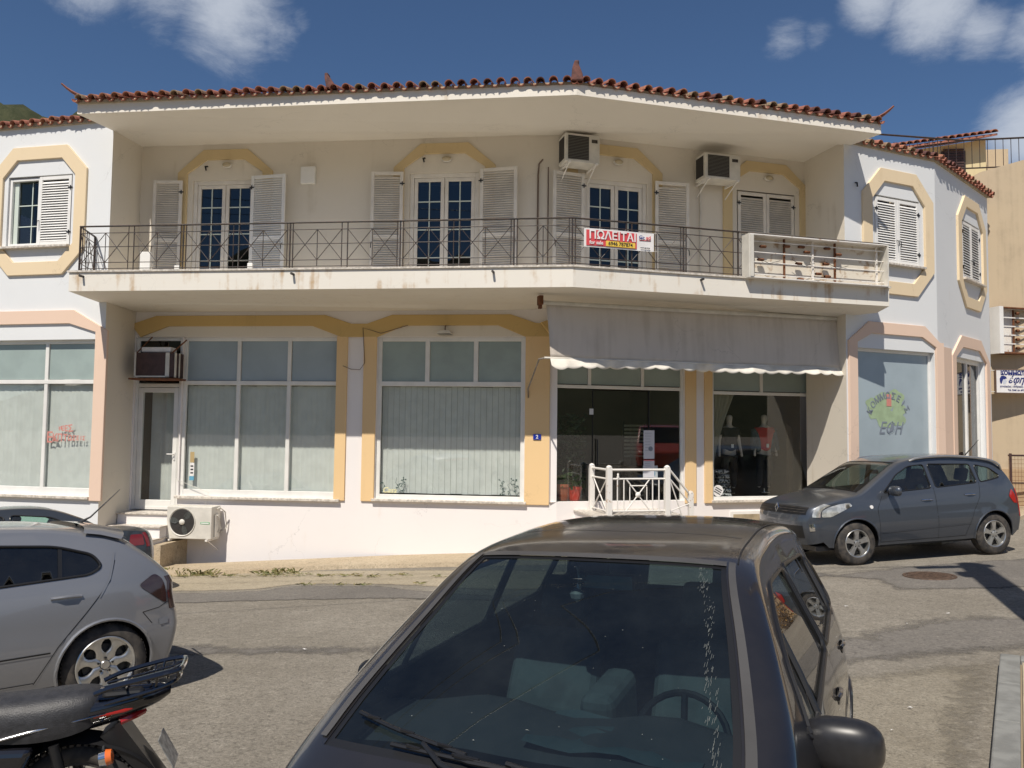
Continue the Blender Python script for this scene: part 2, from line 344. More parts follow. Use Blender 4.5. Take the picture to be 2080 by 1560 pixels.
M_ochre = stucco('moulding_ochre', (.64, .45, .19), dirt=(.35, .24, .1), amt=.3)
M_cream = stucco('moulding_cream', (.80, .65, .44), dirt=(.5, .36, .2), amt=.3)
M_peach = stucco('moulding_peach', (.82, .58, .31), dirt=(.5, .36, .2), amt=.25)
M_pink = stucco('moulding_pink', (.80, .60, .47), dirt=(.5, .36, .25), amt=.25)
M_marble = mat('marble_sill', (.70, .64, .56), .4, nz=.35, ns=18, bump=.1)
M_alu = mat('white_aluminium', (.78, .77, .73), .35, nz=.08, ns=3)
M_shut = mat('shutter_paint', (.78, .73, .65), .45, nz=.12, ns=3)
M_shutw = mat('shutter_white', (.82, .81, .78), .45, nz=.06, ns=3)
M_blackmetal = mat('dark_iron', (.028, .025, .024), .5, nz=.4, ns=20, c2=(.06, .035, .025))
M_terra = mat('terracotta', (.40, .15, .095), .8, ns=9, c2=(.20, .085, .06), bump=.4, bs=40, nlo=.35, nhi=.7)
M_terra3 = mat('terracotta_lichen', (.24, .12, .07), .9, ns=20, c2=(.30, .24, .15), bump=.4, bs=40)
M_terra2 = mat('terracotta_pale', (.45, .18, .10), .85, ns=12, c2=(.20, .10, .07), bump=.4, bs=40)
M_film = mat('window_film', (.33, .40, .38), .25, nz=.1, ns=2)
M_film2 = mat('frosted_window', (.36, .43, .47), .22, nz=.1, ns=1.2)
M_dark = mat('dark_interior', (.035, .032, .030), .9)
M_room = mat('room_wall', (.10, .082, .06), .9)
M_glass = glass('shop_glass', (.96, .97, .96), ior=1.45, gain=1)
M_glassd = glass('dark_window_glass', (.34, .38, .42), ior=1.5, gain=.65)
M_glassshop = glass('clear_shop_glass', (.95, .97, .96), ior=1.45, gain=.9)
M_blind = mat('blind_fabric', (.66, .69, .67), .8, nz=.08, ns=5)
M_rust = mat('rust', (.20, .075, .03), .85, nz=.4, ns=14)
M_whitemet = mat('white_painted_metal', (.80, .77, .72), .4, ns=11, c2=(.45, .30, .18), nlo=.62, nhi=.72)
M_plast = mat('off_white_plastic', (.70, .67, .60), .5, nz=.15, ns=4)
M_black = mat('black_plastic', (.012, .012, .013), .4)
M_rubber = mat('tyre_rubber', (.028, .026, .025), .8, nz=.3, ns=12, c2=(.07, .06, .05))
M_chrome = mat('chrome', (.75, .75, .75), .12, 1)
M_rim = mat('alloy_wheel', (.62, .61, .58), .28, .85, nz=.15, ns=14)
M_red = mat('red_lens', (.42, .012, .01), .15, coat=1)
M_orange = mat('orange_lens', (.75, .16, .03), .15, coat=1)
# ------------------------------------------------------------------ ground
def axis(lo, hi, step, far):
    a = [lo+i*step for i in range(int(round((hi-lo)/step))+1)]
    b, s = hi, step
    while b < far: s *= 1.5; b += s; a.append(b)
    b, s = lo, step
    while b > -far: s *= 1.5; b -= s; a.insert(0, b)
    return a
xs = axis(-17, 17, .5, 900); ys = axis(-3, 24, .5, 900)
g = MB(); g.grid([[Vector((x, y, gz(x, y))) for x in xs] for y in ys])
M_road = ground_mat('worn_road', (.268, .24, .196), (.343, .31, .258), (.48, .44, .37))
M_asph = ground_mat('asphalt_patch', (.185, .170, .152), (.235, .216, .19), (.32, .29, .25), crack=False, bump=.35, fade=True)
M_conc = ground_mat('concrete_apron', (.42, .36, .26), (.50, .43, .32), (.30, .25, .18), bump=.3, fade=True)
M_conc2 = ground_mat('rough_concrete', (.29, .255, .195), (.37, .33, .26), (.46, .42, .35), sc=1.4, bump=.7, fade=True)
tag(g.build('ground', M_road, smooth=True), kind='structure')
def sheet(name, pix, m, lift, world=False, jag=.035, kind='structure', step=.13, fw=.22):
    P = [Vector(p if world else ghit(*p)) for p in pix]
    ring = []
    rr = random.Random(len(pix)*31+int(abs(P[0].x)*10))
    for i, p in enumerate(P):
        q = P[(i+1) % len(P)]; n = max(1, int((q-p).length/.16)); nn = Vector((-(q-p).y, (q-p).x)).normalized()
        for k in range(n): ring.append(p+(q-p)*k/n+nn*rr.uniform(-jag, jag))
    x0 = min(p.x for p in ring); x1 = max(p.x for p in ring); y0 = min(p.y for p in ring); y1 = max(p.y for p in ring)
    inner = []
    def inside(pt):
        c = False; j = len(ring)-1
        for i in range(len(ring)):
            a, b = ring[i], ring[j]
            if (a.y > pt.y) != (b.y > pt.y) and pt.x < (b.x-a.x)*(pt.y-a.y)/(b.y-a.y)+a.x: c = not c
            j = i
        return c
    y = y0+step
    while y < y1:
        x = x0+step
        while x < x1:
            q = Vector((x, y))
            if inside(q): inner.append(q)
            x += step
        y += step
    vs = ring+inner; n = len(ring)
    v2, e2, f2, *_ = geometry.delaunay_2d_cdt(vs, [(i, (i+1) % n) for i in range(n)], [], 0, 1e-6)
    fs = [f for f in f2 if inside((v2[f[0]]+v2[f[1]]+v2[f[2]])/3)]
    mb = MB(); mb.add([(v.x, v.y, gz(v.x, v.y)+lift) for v in v2], fs)
    ob = mb.build(name, m, smooth=True); me = ob.data; at = me.attributes.new('edge', 'FLOAT', 'POINT')
    segs = [(ring[i], ring[(i+1) % n]) for i in range(n)]
    for i, v in enumerate(me.vertices):
        q = v.co.xy; d = min((q-(a+(b-a)*max(0, min(1, (q-a).dot(b-a)/max(1e-9, (b-a).length_squared))))).length for a, b in segs)
        at.data[i].value = min(1, d/fw)*.8
    return tag(ob, kind=kind)
sheet('concrete_apron', [(60, 1165), (300, 1163), (1000, 1157), (1320, 1163), (1320, 1195), (1000, 1200), (760, 1188), (600, 1188), (520, 1199), (330, 1203), (60, 1210)], M_conc, .004)
sheet('asphalt_patch', [(100, 1212), (340, 1206), (520, 1201), (590, 1190), (770, 1190), (900, 1204), (1000, 1210), (1300, 1207), (1300, 1225), (1000, 1222), (800, 1217), (560, 1221), (330, 1228), (100, 1238)], M_asph, .007, fw=.18)
sheet('road_repair', [(290, 1305), (520, 1312), (700, 1308), (900, 1318), (1100, 1318), (1100, 1340), (900, 1340), (700, 1332), (420, 1338), (290, 1335)], M_asph, .004, jag=.10, fw=.42)
sheet('asphalt_patch', [(1560, 1150), (1700, 1166), (1880, 1146), (2080, 1133), (2330, 1120), (2330, 1190), (2080, 1196), (1980, 1198), (1810, 1202), (1780, 1180), (1690, 1173), (1560, 1180)], M_asph, .0055, fw=.3)
sheet('road_repair', [(1500, 1310), (1725, 1288), (1860, 1262), (1950, 1246), (2080, 1250), (2400, 1270), (2400, 1325), (2080, 1322), (2000, 1335), (1880, 1345), (1500, 1385)], M_asph, .0045, jag=.10, fw=.5)
sheet('rough_concrete', [(1500, 1372), (1740, 1366), (1900, 1346), (2030, 1338), (2022, 1420), (2005, 1600), (1980, 1900), (1500, 1900)], M_conc2, .006, jag=.02, fw=.5)
# pavement along the shops
def wallbase(px): return None
L = Fr(.9, 15.6, -.112)
Rr = Fr(.9, 15.6, .27)
uC = -8.94; uE = Rr.u(1634, 400)
C2, E2 = L.w(uC, 0), Rr.w(uE, 0)
B2 = L.w(-8.95, 0, 1.0)
LW = Fr(B2.x, B2.y, -.215)
# right wing: starts where the sight line of pixel (1713,500) meets the recess side wall
d_ = ray(1716, 500); k_ = 0
best = None
for i in range(400):
    k_ = i*.005; p = Rr.w(uE, 0, k_)
    e = abs(p.x/p.y-d_.x/d_.y)
    if best is None or e < best[0]: best = (e, k_, p)
oF = best[1]; F2 = best[2]
RW1 = Fr(F2.x, F2.y, .45)
uG = RW1.u(1900, 450); G2_ = RW1.w(uG, 0)
RW2 = Fr(G2_.x, G2_.y, .96)
uH = RW2.u(2009, 600); H2_ = RW2.w(uH, 0)
def strip_pts(off0, off1, lift):
    pass
base_line = [LW.w(-9, 0, 0), LW.w(-.02, 0, 0), L.w(-8.95, 0, .98), Rr.w(0, 0, 0), Rr.w(6.0, 0, .9), RW1.w(1.0, 0, 0), RW1.w(uG, 0, 0), RW2.w(uH+6, 0, 0)]
fo = [LW.w(-9, 0, 1.9), L.w(-8.9, 0, 2.05), L.w(-4, 0, 1.2), Rr.w(0, 0, 1.35), Rr.w(6.0, 0, 2.0), RW1.w(1.0, 0, 1.3), RW1.w(uG, 0, .9), RW2.w(uH+6, 0, .8)]
rows = []
for a, b, n in [(0, 1, 8), (1, 2, 4), (2, 3, 16), (3, 4, 12), (4, 5, 4), (5, 6, 4), (6, 7, 8)]:
    for k in range(n):
        t = k/n; p = base_line[a].lerp(base_line[b], t); q = fo[a].lerp(fo[b], t)
        q = q+Vector((random.uniform(-.02, .02), random.uniform(-.03, .03), 0))
        p = p+(p-q)*.3
        rows.append([Vector((p.x, p.y, gz(p.x, p.y)+.10)), Vector((q.x, q.y, gz(q.x, q.y)+.075)), Vector((q.x, q.y-.03, gz(q.x, q.y)-.05))])
M_pave = ground_mat('pavement_concrete', (.52, .42, .29), (.60, .50, .36), (.38, .30, .2), bump=.25)
tag(MB().grid(rows).build('pavement', M_pave, smooth=True, auto=35), kind='structure')
# ------------------------------------------------------------------ building
OB = 1.90; OR = 2.15
Z_SOF = 8.04; Z_BS = 4.46; Z_BT = L.z(905, 541, OB); Z_BF = L.z(905, 585, OB); Z_RF = L.z(905, 202, OR)
bld = thing('commercial_building', 'long two storey white and cream building with a recessed balcony front and tiled eaves', 'building', Vector((.9, 15.6, gz(.9, 15.6))))
def wall(fr, u0, u1, z0, z1, holes, m, depth=.14, name='wall', o=0, revm=None):
    us = sorted({u0, u1, *[min(max(h[i], u0), u1) for h in holes for i in (0, 1)]}); zs = sorted({z0, z1, *[min(max(h[i], z0), z1) for h in holes for i in (2, 3)]})
    mb = MB()
    for i in range(len(us)-1):
        for j in range(len(zs)-1):
            cu, cz = (us[i]+us[i+1])/2, (zs[j]+zs[j+1])/2
            if any(h[0] < cu < h[1] and h[2] < cz < h[3] for h in holes): continue
            mb.quad(fr.w(us[i], zs[j], o), fr.w(us[i+1], zs[j], o), fr.w(us[i+1], zs[j+1], o), fr.w(us[i], zs[j+1], o))
    for a, b, c, d in holes:
        P = [(a, c), (b, c), (b, d), (a, d)]
        for i in range(4):
            p, q = P[i], P[(i+1) % 4]
            mb.quad(fr.w(*p, o), fr.w(*p, o-depth), fr.w(*q, o-depth), fr.w(*q, o))
    ob = mb.build(name, m, bld)
    return ob
def inset(h, k=0): return h
def win_frame(fr, u0, u1, z0, z1, o, parent_name='window_frame', w=.06, d=.06, vs=(), hs=(), m=None, bottom=None):
    """frame bars with mullions vs=[(u,z0,z1)], transoms hs=[(z,u0,u1)]"""
    mb = MB(); b0 = bottom or w
    mb.fbox(fr, u0, u0+w, z0, z1, o-d, o); mb.fbox(fr, u1-w, u1, z0, z1, o-d, o)
    mb.fbox(fr, u0+w, u1-w, z1-w, z1, o-d, o-.002); mb.fbox(fr, u0+w, u1-w, z0, z0+b0, o-d, o-.002)
    for u, a, b in vs: mb.fbox(fr, u-w*.55, u+w*.55, a, b, o-d, o-.004)
    for z, a, b in hs: mb.fbox(fr, a, b, z-w*.55, z+w*.55, o-d, o+.004)
    return mb.build(parent_name, m or M_alu, bld, bevel=.006, seg=1)
def pane(fr, u0, u1, z0, z1, o, m, parent, name='pane'):
    mb = MB(); mb.fbox(fr, u0, u1, z0, z1, o-.008, o)
    return mb.build(name, m, parent)
# opening pixel boxes
def zz(fr, px, py, o=0): return fr.z(px, py, o)
g1_door = (L.u(272, 800), L.u(368, 800)-.01, .30, 3.93)
g1 = (L.u(369, 800), L.u(691, 800), .63, 3.93)
g2 = (L.u(765, 800), L.u(1066, 800), .66, 3.93)
g3 = (Rr.u(1118, 800), Rr.u(1390, 800), .66, 3.90)
g4 = (Rr.u(1447, 800), Rr.u(1650, 800), .66, 3.90)
D1 = (L.u(390, 450), L.u(390, 450)+1.42, Z_BT, 7.27)
D2 = (L.u(831, 450), L.u(831, 450)+1.44, Z_BT, 7.31)
D3 = (Rr.u(1184, 450), Rr.u(1314, 450), Z_BT, 7.2)
D4 = (Rr.u(1497, 450), Rr.u(1614, 450), Z_BT, 7.27)
# ground floor recess walls
wall(L, uC, 0, -1.6, Z_BS+.05, [g1_door, g1, g2], M_lower)
wall(Rr, 0, uE+.0, -1.6, Z_BS+.05, [g3, g4], M_lower)
wall(L, uC, 0, Z_BS+.06, Z_SOF+.1, [D1, D2], M_recess, .12)
wall(Rr, 0, uE, Z_BS+.06, Z_SOF+.1, [D3, D4], M_recess, .12)
# side walls of the recess
sw = MB(); a, b = L.w(uC, 0), L.w(-8.95, 0, 1.0)
sw.quad(*[Vector((p.x, p.y, z)) for p, z in ((b, -1.6), (a, -1.6), (a, Z_SOF+.08), (b, Z_SOF+.08))])
sw.build('side_wall', M_recess, bld)
sw = MB(); a, b = E2, F2
sw.quad(*[Vector((p.x, p.y, z)) for p, z in ((a, -1.6), (b, -1.6), (b, Z_SOF+.08), (a, Z_SOF+.08))])
sw.build('side_wall', M_recess, bld)
# wings
lg = (LW.u(-260, 800), LW.u(189, 800), .66, LW.z(100, 690))
lw = (LW.u(15, 430), LW.u(145, 430), LW.z(80, 500), LW.z(80, 357))
wall(LW, -6.5, 0, -1.8, Z_RF+.32, [lg, lw], M_white2, .2)
r1 = (RW1.u(1742, 800), RW1.u(1899, 800), 1.0, RW1.z(1820, 711))
r1w = (RW1.u(1777, 480), RW1.u(1868, 480), RW1.z(1820, 537), RW1.z(1820, 402))
wall(RW1, 0, uG, -1.0, Z_RF+.15, [r1, r1w], M_white2, .22)
r2 = (RW2.u(1941, 800), RW2.u(2001, 850), .5, RW2.z(1970, 730))
r2w = (RW2.u(1954, 520), RW2.u(1990, 520), RW2.z(1972, 572), RW2.z(1972, 455))
wall(RW2, 0, uH, -1.0, Z_RF+.15, [r2, r2w], M_white2, .22)
# far end walls, back walls, floors: the body of the building behind its front
mb = MB()
ring = [LW.w(-6.5, 0), B2, C2, Rr.w(0, 0), E2, F2, G2_, H2_]
backp = [Vector((H2_.x-1.5, H2_.y+5, 0)), Vector((-1, 22.5, 0)), Vector((LW.w(-6.5, 0).x+.5, 23, 0))]
bp_ = [H2_]+backp+[LW.w(-6.5, 0)]
for i in range(len(bp_)-1):
    p, q = bp_[i], bp_[i+1]
    mb.quad(Vector((p.x, p.y, -1.6)), Vector((q.x, q.y, -1.6)), Vector((q.x, q.y, 8.0)), Vector((p.x, p.y, 8.0)))
mb.build('rear_wall', M_white, bld)
poly = [Vector((p.x, p.y, 0)) for p in ring+backp]
def inner_poly(z, dz, eps=.16):
    c = sum((p for p in poly), Vector())/len(poly)
    ps = []
    for p in poly:
        d = (c-p).normalized()*eps; ps.append(Vector((p.x+d.x, p.y+d.y+eps, z)))
    return ps
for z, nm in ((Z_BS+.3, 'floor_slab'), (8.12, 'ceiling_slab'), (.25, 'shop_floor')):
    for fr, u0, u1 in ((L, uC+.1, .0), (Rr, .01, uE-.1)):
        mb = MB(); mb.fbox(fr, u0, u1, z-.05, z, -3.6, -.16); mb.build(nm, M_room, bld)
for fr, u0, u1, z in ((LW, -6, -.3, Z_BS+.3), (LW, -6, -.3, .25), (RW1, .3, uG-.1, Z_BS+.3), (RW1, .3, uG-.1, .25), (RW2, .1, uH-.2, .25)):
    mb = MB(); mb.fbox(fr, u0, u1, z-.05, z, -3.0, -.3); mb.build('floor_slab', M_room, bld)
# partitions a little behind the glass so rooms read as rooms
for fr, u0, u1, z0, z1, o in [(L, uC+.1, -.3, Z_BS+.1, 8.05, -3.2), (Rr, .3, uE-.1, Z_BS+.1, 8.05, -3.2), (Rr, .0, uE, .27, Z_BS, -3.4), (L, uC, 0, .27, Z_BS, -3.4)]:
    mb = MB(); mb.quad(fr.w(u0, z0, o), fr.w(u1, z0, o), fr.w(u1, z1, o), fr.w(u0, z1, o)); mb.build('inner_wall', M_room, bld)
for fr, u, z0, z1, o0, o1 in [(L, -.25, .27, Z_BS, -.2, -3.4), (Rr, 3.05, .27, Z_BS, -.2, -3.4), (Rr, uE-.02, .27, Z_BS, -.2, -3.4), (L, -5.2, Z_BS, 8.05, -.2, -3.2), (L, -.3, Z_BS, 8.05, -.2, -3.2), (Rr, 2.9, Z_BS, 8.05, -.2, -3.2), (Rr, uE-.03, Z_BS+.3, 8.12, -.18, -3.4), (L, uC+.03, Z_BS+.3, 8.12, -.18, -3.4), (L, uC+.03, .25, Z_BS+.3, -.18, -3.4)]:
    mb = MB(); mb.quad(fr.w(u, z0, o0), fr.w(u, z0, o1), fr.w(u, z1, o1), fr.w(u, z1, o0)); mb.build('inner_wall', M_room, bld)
# --- balcony slab and roof canopy: polygons in plan
def plan_prism(name, pts, z0, z1, m, bevel=.01):
    z0 = z0 if isinstance(z0, list) else [z0]*len(pts); z1 = z1 if isinstance(z1, list) else [z1]*len(pts)
    a = [Vector((p.x, p.y, z)) for p, z in zip(pts, z1)]; b = [Vector((p.x, p.y, z)) for p, z in zip(pts, z0)]
    n = len(a); mb = MB(); tr = geometry.tessellate_polygon([a])
    mb.add(a+b, [tuple(t) for t in tr]+[tuple(n+i for i in t[::-1]) for t in tr]+[(i, n+i, n+(i+1) % n, (i+1) % n) for i in range(n)])
    return mb.build(name, m, bld)
def bend(o):  # where the two fronts meet at distance o from the wall
    a = L.w(0, 0, o); b = Rr.w(0, 0, o)
    s = geometry.intersect_line_line_2d(a.xy, (a+Vector((L.t.x, L.t.y, 0))*9).xy, b.xy, (b-Vector((Rr.t.x, Rr.t.y, 0))*9).xy)
    if s is None:
        t1, t2 = L.t, Rr.t; dd = (b-a).xy; det = t1.x*(-t2.y)+t2.x*t1.y
        k = (dd.x*(-t2.y)+t2.x*dd.y)/det; s = Vector((a.x+t1.x*k, a.y+t1.y*k))
    return Vector((s.x, s.y, 0))
ubl = L.u(139, 590, OB); ubr = Rr.u(1806, 605, OB)
ptsB = [L.w(ubl, 0, OB), bend(OB), Rr.w(ubr, 0, OB), Rr.w(ubr, 0, oF+.25), Rr.w(uE-.02, 0, oF-.3), Rr.w(uE-.02, 0, -.08), L.w(0, 0, -.1), L.w(uC+.02, 0, -.08), L.w(uC+.02, 0, .7), L.w(ubl, 0, .98)]
plan_prism('balcony_slab', ptsB, [Z_BF]*3+[Z_BS+.04]+[Z_BS]*4+[Z_BS+.04, Z_BS+.06], Z_BT-.035, M_slab)
OC = OB+.03
ptsC = [L.w(ubl-.03, 0, OC), bend(OC), Rr.w(ubr+.03, 0, OC), Rr.w(ubr+.03, 0, OC-.32), bend(OC-.32), L.w(ubl-.03, 0, OC-.32)]
plan_prism('balcony_coping', ptsC, Z_BT-.034, Z_BT, M_marble)
url = L.u(157, 225, OR-.06); urr = Rr.u(1790, 280, OR)
ptsR = [L.w(url, 0, OR-.06), bend(OR), Rr.w(urr, 0, OR), Rr.w(urr, 0, oF-.02), Rr.w(uE+.08, 0, oF-.02), Rr.w(uE+.08, 0, -.1), L.w(0, 0, -.1), L.w(uC-.08, 0, -.1), L.w(uC-.08, 0, .95), L.w(url, 0, .99)]
Z_T = Z_RF+.185
plan_prism('roof_soffit', ptsR, [Z_RF]*3+[Z_RF+.08, Z_SOF-.0]+[Z_SOF]*3+[Z_RF+.10]*2, [Z_T]*3+[Z_T+.25, Z_T+.4]+[Z_T+.5]*3+[Z_T+.25]*2, M_eave)
# --- roof surfaces (corrugated with tile rows), pitch 17 degrees
roof = None
PIT = math.tan(R_(17))
uLb = lambda o: (bend(o).xy-L.O).dot(L.t)
uRb = lambda o: (bend(o).xy-Rr.O).dot(Rr.t)
Z_TL, Z_TR = Z_RF+.30, Z_RF+.13
def corr(fr, u0, u1, o, zb, depth, name='roof', skew0=0, skew1=0):
    mb = MB(); n = int((u1-u0)/.0575); rows = []
    for j in range(15):
        t = j/14; row = []
        for i in range(n+1):
            uu = u0+(u1-u0)*i/n; uu = uu+(skew0*(1-i/n)+skew1*i/n)*t*depth
            row.append(fr.w(uu, zb+t*depth*PIT+.03*math.cos(i*math.pi/2)*(1 if True else 0)-.012*((j*3) % 3), o-t*depth))
        rows.append(row)
    mb.grid(rows); return mb.build(name, M_terra, bld)
rfL = corr(L, url, uLb(OR), OR-.04, Z_T+.05, 5.4, skew0=0, skew1=-.14)
rfR = corr(Rr, uRb(OR), urr, OR-.04, Z_T+.05, 5.4, skew0=.19, skew1=0)
rfW = corr(LW, -6.5, -.0, .05, Z_TL+.05, 4.5); rfX = corr(RW1, 0, uG, .05, Z_TR+.05, 4.0); rfY = corr(RW2, 0, uH, .05, Z_TR+.05, 4.0)
tile_me = None; tile_me2 = None
def tile_mesh(r=.080, L_=.46, th=.014, n=7):
    mb = MB()
    for (rr) in (r, r-th):
        for y in (0, L_):
            q = rr*(1-.12*(y/L_))
            for k in range(n+1):
                a = math.pi*k/n; mb.v.append(Vector((q*math.cos(a), y, q*math.sin(a))))
    m = n+1
    for k in range(n):
        mb.f += [(k, k+1, m+k+1, m+k), (2*m+k, 3*m+k, 3*m+k+1, 2*m+k+1), (k, 2*m+k, 2*m+k+1, k+1), (m+k, m+k+1, 3*m+k+1, 3*m+k)]
    mb.f += [(0, m, 3*m, 2*m), (n, 2*m+n, 3*m+n, m+n)]
    me = bpy.data.meshes.new('roof_tile'); me.from_pydata([tuple(v) for v in mb.v], [], mb.f); me.materials.append(M_terra)
    for p in me.polygons: p.use_smooth = True
    me.set_sharp_from_angle(angle=R_(50)); return me
M_terrad = mat('terracotta_dark', (.17, .065, .05), .8, ns=9, c2=(.09, .04, .035), bump=.4, bs=40)
tile_me = tile_mesh(); tile_me_b = tile_me.copy(); tile_me_b.materials[0] = M_terra2; tile_me_c = tile_me.copy(); tile_me_c.materials[0] = M_terra3; tile_me_d = tile_me.copy(); tile_me_d.materials[0] = M_terrad
pan_me = tile_mesh(.066, .42, .014)
rt = random.Random(3)
def tiles(fr, u0, u1, o, zb, rf, pitch=.232):
    n = int(round((u1-u0)/pitch)); p = (u1-u0)/n
    mb = MB()
    for i in range(n):
        u = u0+(i+.5)*p+rt.uniform(-.01, .01)
        me = rt.choice((tile_me, tile_me, tile_me, tile_me_b, tile_me_c, tile_me_d))
        ob = bpy.data.objects.new('roof_tile', me); COL.objects.link(ob); ob.parent = rf
        ob.matrix_basis = fr.mat(u, zb+.045+rt.uniform(-.014, .014), o+rt.uniform(-.01, .02)) @ Matrix.Rotation(R_(17+rt.uniform(-1.5, 1.5)), 4, 'X') @ Matrix.Rotation(rt.uniform(-.05, .05), 4, 'Z')
    for i in range(n+1):            # channel tiles between the cover tiles
        u = u0+i*p
        M = fr.mat(u, zb+.05, o-.03) @ Matrix.Rotation(R_(17), 4, 'X') @ Matrix.Rotation(math.pi, 4, 'Y')
        vs = [M @ v.co for v in pan_me.vertices]; b = len(mb.v); mb.v += vs; mb.f += [tuple(b+k for k in q.vertices) for q in pan_me.polygons]
    ch = mb.build('channel_tile', M_terra, rf, smooth=True, auto=50); ch['kind'] = 'stuff'
tiles(L, url+.03, uLb(OR+.1)-.06, OR+.10, Z_T, rfL); tiles(Rr, uRb(OR+.1)+.06, urr-.03, OR+.10, Z_T, rfR)
tiles(LW, -3.6, -.25, .14, Z_TL, rfW); tiles(RW1, -.9, uG, .14, Z_TR, rfX); tiles(RW2, 0, uH+.1, .14, Z_TR, rfY)
# mortar bed under the tiles
for a_ in ((L, url, uLb(OR)-.03, Z_T, Z_T+.055, 1.5, OR-.005), (Rr, uRb(OR)+.03, urr, Z_T, Z_T+.055, 1.5, OR-.005), (LW, -6.5, 0, Z_TL-.02, Z_TL+.07, -.1, .05), (RW1, -.9, uG, Z_TR-.02, Z_TR+.07, -.1, .05), (RW2, 0, uH, Z_TR-.02, Z_TR+.07, -.1, .05)): mb = MB(); mb.fbox(*a_); mb.build('eaves_mortar', M_pave, bld)
# upturned corner and hip tiles
def horn(p, d, s=1.0, parent=None, lean=1):
    mb = MB(); pts = []; rs = []
    for i in range(7):
        t = i/6; pts.append(p+Vector((d[0], d[1], 0))*(.5*t*s-.25*s)+Vector((0, 0, (.02+.22*t*t)*s))); rs.append((.085-.058*t)*s)
    mb.tube(pts, rs, 8, flat=.55); return mb.build('corner_tile', M_terra, parent, smooth=True, auto=60)
horn(L.w(url+.02, Z_T+.08, OR), (-.95, -.3), 1.05, rfL); horn(Rr.w(urr-.02, Z_T+.08, OR), (.85, -.5), 1.0, rfR)
def finial(p, fr, parent, lean=0.0, s=1.0):
    mb = MB()
    prof = [(-.10, 0), (.12, 0), (.10, .12), (.03, .30), (.04, .36), (-.04, .36), (-.08, .22)]
    prof = [(a*s+lean*b, b*s) for a, b in prof]
    mb.prism([p+Vector((fr.t.x, fr.t.y, 0))*a+Vector((0, 0, b))+Vector((fr.n.x, fr.n.y, 0))*.07 for a, b in prof], [p+Vector((fr.t.x, fr.t.y, 0))*a+Vector((0, 0, b))-Vector((fr.n.x, fr.n.y, 0))*.07 for a, b in prof])
    return mb.build('hip_end_tile', M_terrad, parent, bevel=.02)
pf = L.u(672, 172, OR); finial(L.w(pf, Z_T+.10, OR-.05), L, rfL, -.25, .80)
finial(bend(OR+.02)+Vector((0, 0, Z_T+.04)), L, rfR, 0, 1.0)
finial(Rr.w(Rr.u(1525, 215, OR), Z_T+.10, OR-.3), Rr, rfR, 0, .5)
# --- mouldings
def arch(fr, u0, u1, zleg, zsh, ztop, chu, chz, w, m, o=.045, legs=True, name='moulding', wl=None):
    """legs from zleg up to zsh, chamfer to ztop; band of width w outside u0..u1"""
    wl = wl or w
    outer = [(u0-wl, zleg), (u0-wl, zsh+.08*w), (u0+chu-wl*.35, ztop+w), (u1-chu+wl*.35, ztop+w), (u1+wl, zsh+.08*w), (u1+wl, zleg)]
    inner = [(u0, zleg), (u0, zsh), (u0+chu, ztop), (u1-chu, ztop), (u1, zsh), (u1, zleg)]
    if not legs: outer = outer[1:-1]; inner = inner[1:-1]
    mb = MB(); mb.band(fr, outer, inner, -.01, o); return mb.build(name, m, bld, bevel=.006, seg=1)
def tymp(fr, u0, u1, z0, ztop, chu, m=None, o=.012):
    mb = MB(); mb.fpoly(fr, [(u0, z0), (u1, z0), (u1-chu, ztop), (u0+chu, ztop)], -.01, o); return mb.build('arch_panel', m or M_white, bld)
def octa(fr, u0, u1, z0, z1, c, cz, w, m, o=.05):
    inner = [(u0+c, z0), (u1-c, z0), (u1, z0+cz), (u1, z1-cz), (u1-c, z1), (u0+c, z1), (u0, z1-cz), (u0, z0+cz)]
    k = w*.42
    outer = [(u0+c-k, z0-w), (u1-c+k, z0-w), (u1+w, z0+cz-k), (u1+w, z1-cz+k), (u1-c+k, z1+w), (u0+c-k, z1+w), (u0-w, z1-cz+k), (u0-w, z0+cz-k)]
    mb = MB(); mb.band(fr, outer, inner, -.01, o, True); return mb.build('window_moulding', m, bld, bevel=.006, seg=1)
for fr, D, m in ((L, D1, M_pale_ochre), (L, D2, M_pale_ochre), (Rr, D3, M_pale_ochre), (Rr, D4, M_pale_ochre)):
    arch(fr, D[0]-.12, D[1]+.12, Z_BT, 7.42, 7.70, .42, .3, .22, m, .035)
# ground floor: legs and arches
def leg(fr, x0, x1, z1=3.95, zb=.60, m=M_peach, o=.04):
    mb = MB(); mb.fbox(fr, fr.u(x0, 800), fr.u(x1, 800), zb, z1, -.01, o); return mb.build('moulding_leg', m, bld, bevel=.006, seg=1)
leg(L, 683, 705); leg(L, 738, 764); leg(L, 1067, 1117); leg(Rr, 1391, 1413); leg(Rr, 1430, 1446)
ZH = L.z(700, 655); 
def garch(fr, u0, u1, ztop, zsh, chu, w=.27, zin=None):
    outer = [(u0-.22, zsh), (u0+chu*.55, ztop+w*.0+.22), (u1-chu*.55, ztop+.22), (u1+.22, zsh)]
    inner = [(u0-.0, zsh-w), (u0+chu, ztop), (u1-chu, ztop), (u1+.0, zsh-w)]
    mb = MB(); mb.band(fr, outer, inner, -.01, .045); return mb.build('arch_moulding', M_ochre, bld, bevel=.006, seg=1)
ztopG = 4.16
garch(L, g1_door[0]+.12, g1[1], ztopG, 4.20, .62)
garch(L, g2[0], g2[1]-.0, ztopG, 4.20, .55)
garch(Rr, g3[0], g3[1], ztopG, 4.20, .55); garch(Rr, g4[0], g4[1], ztopG, 4.20, .5)
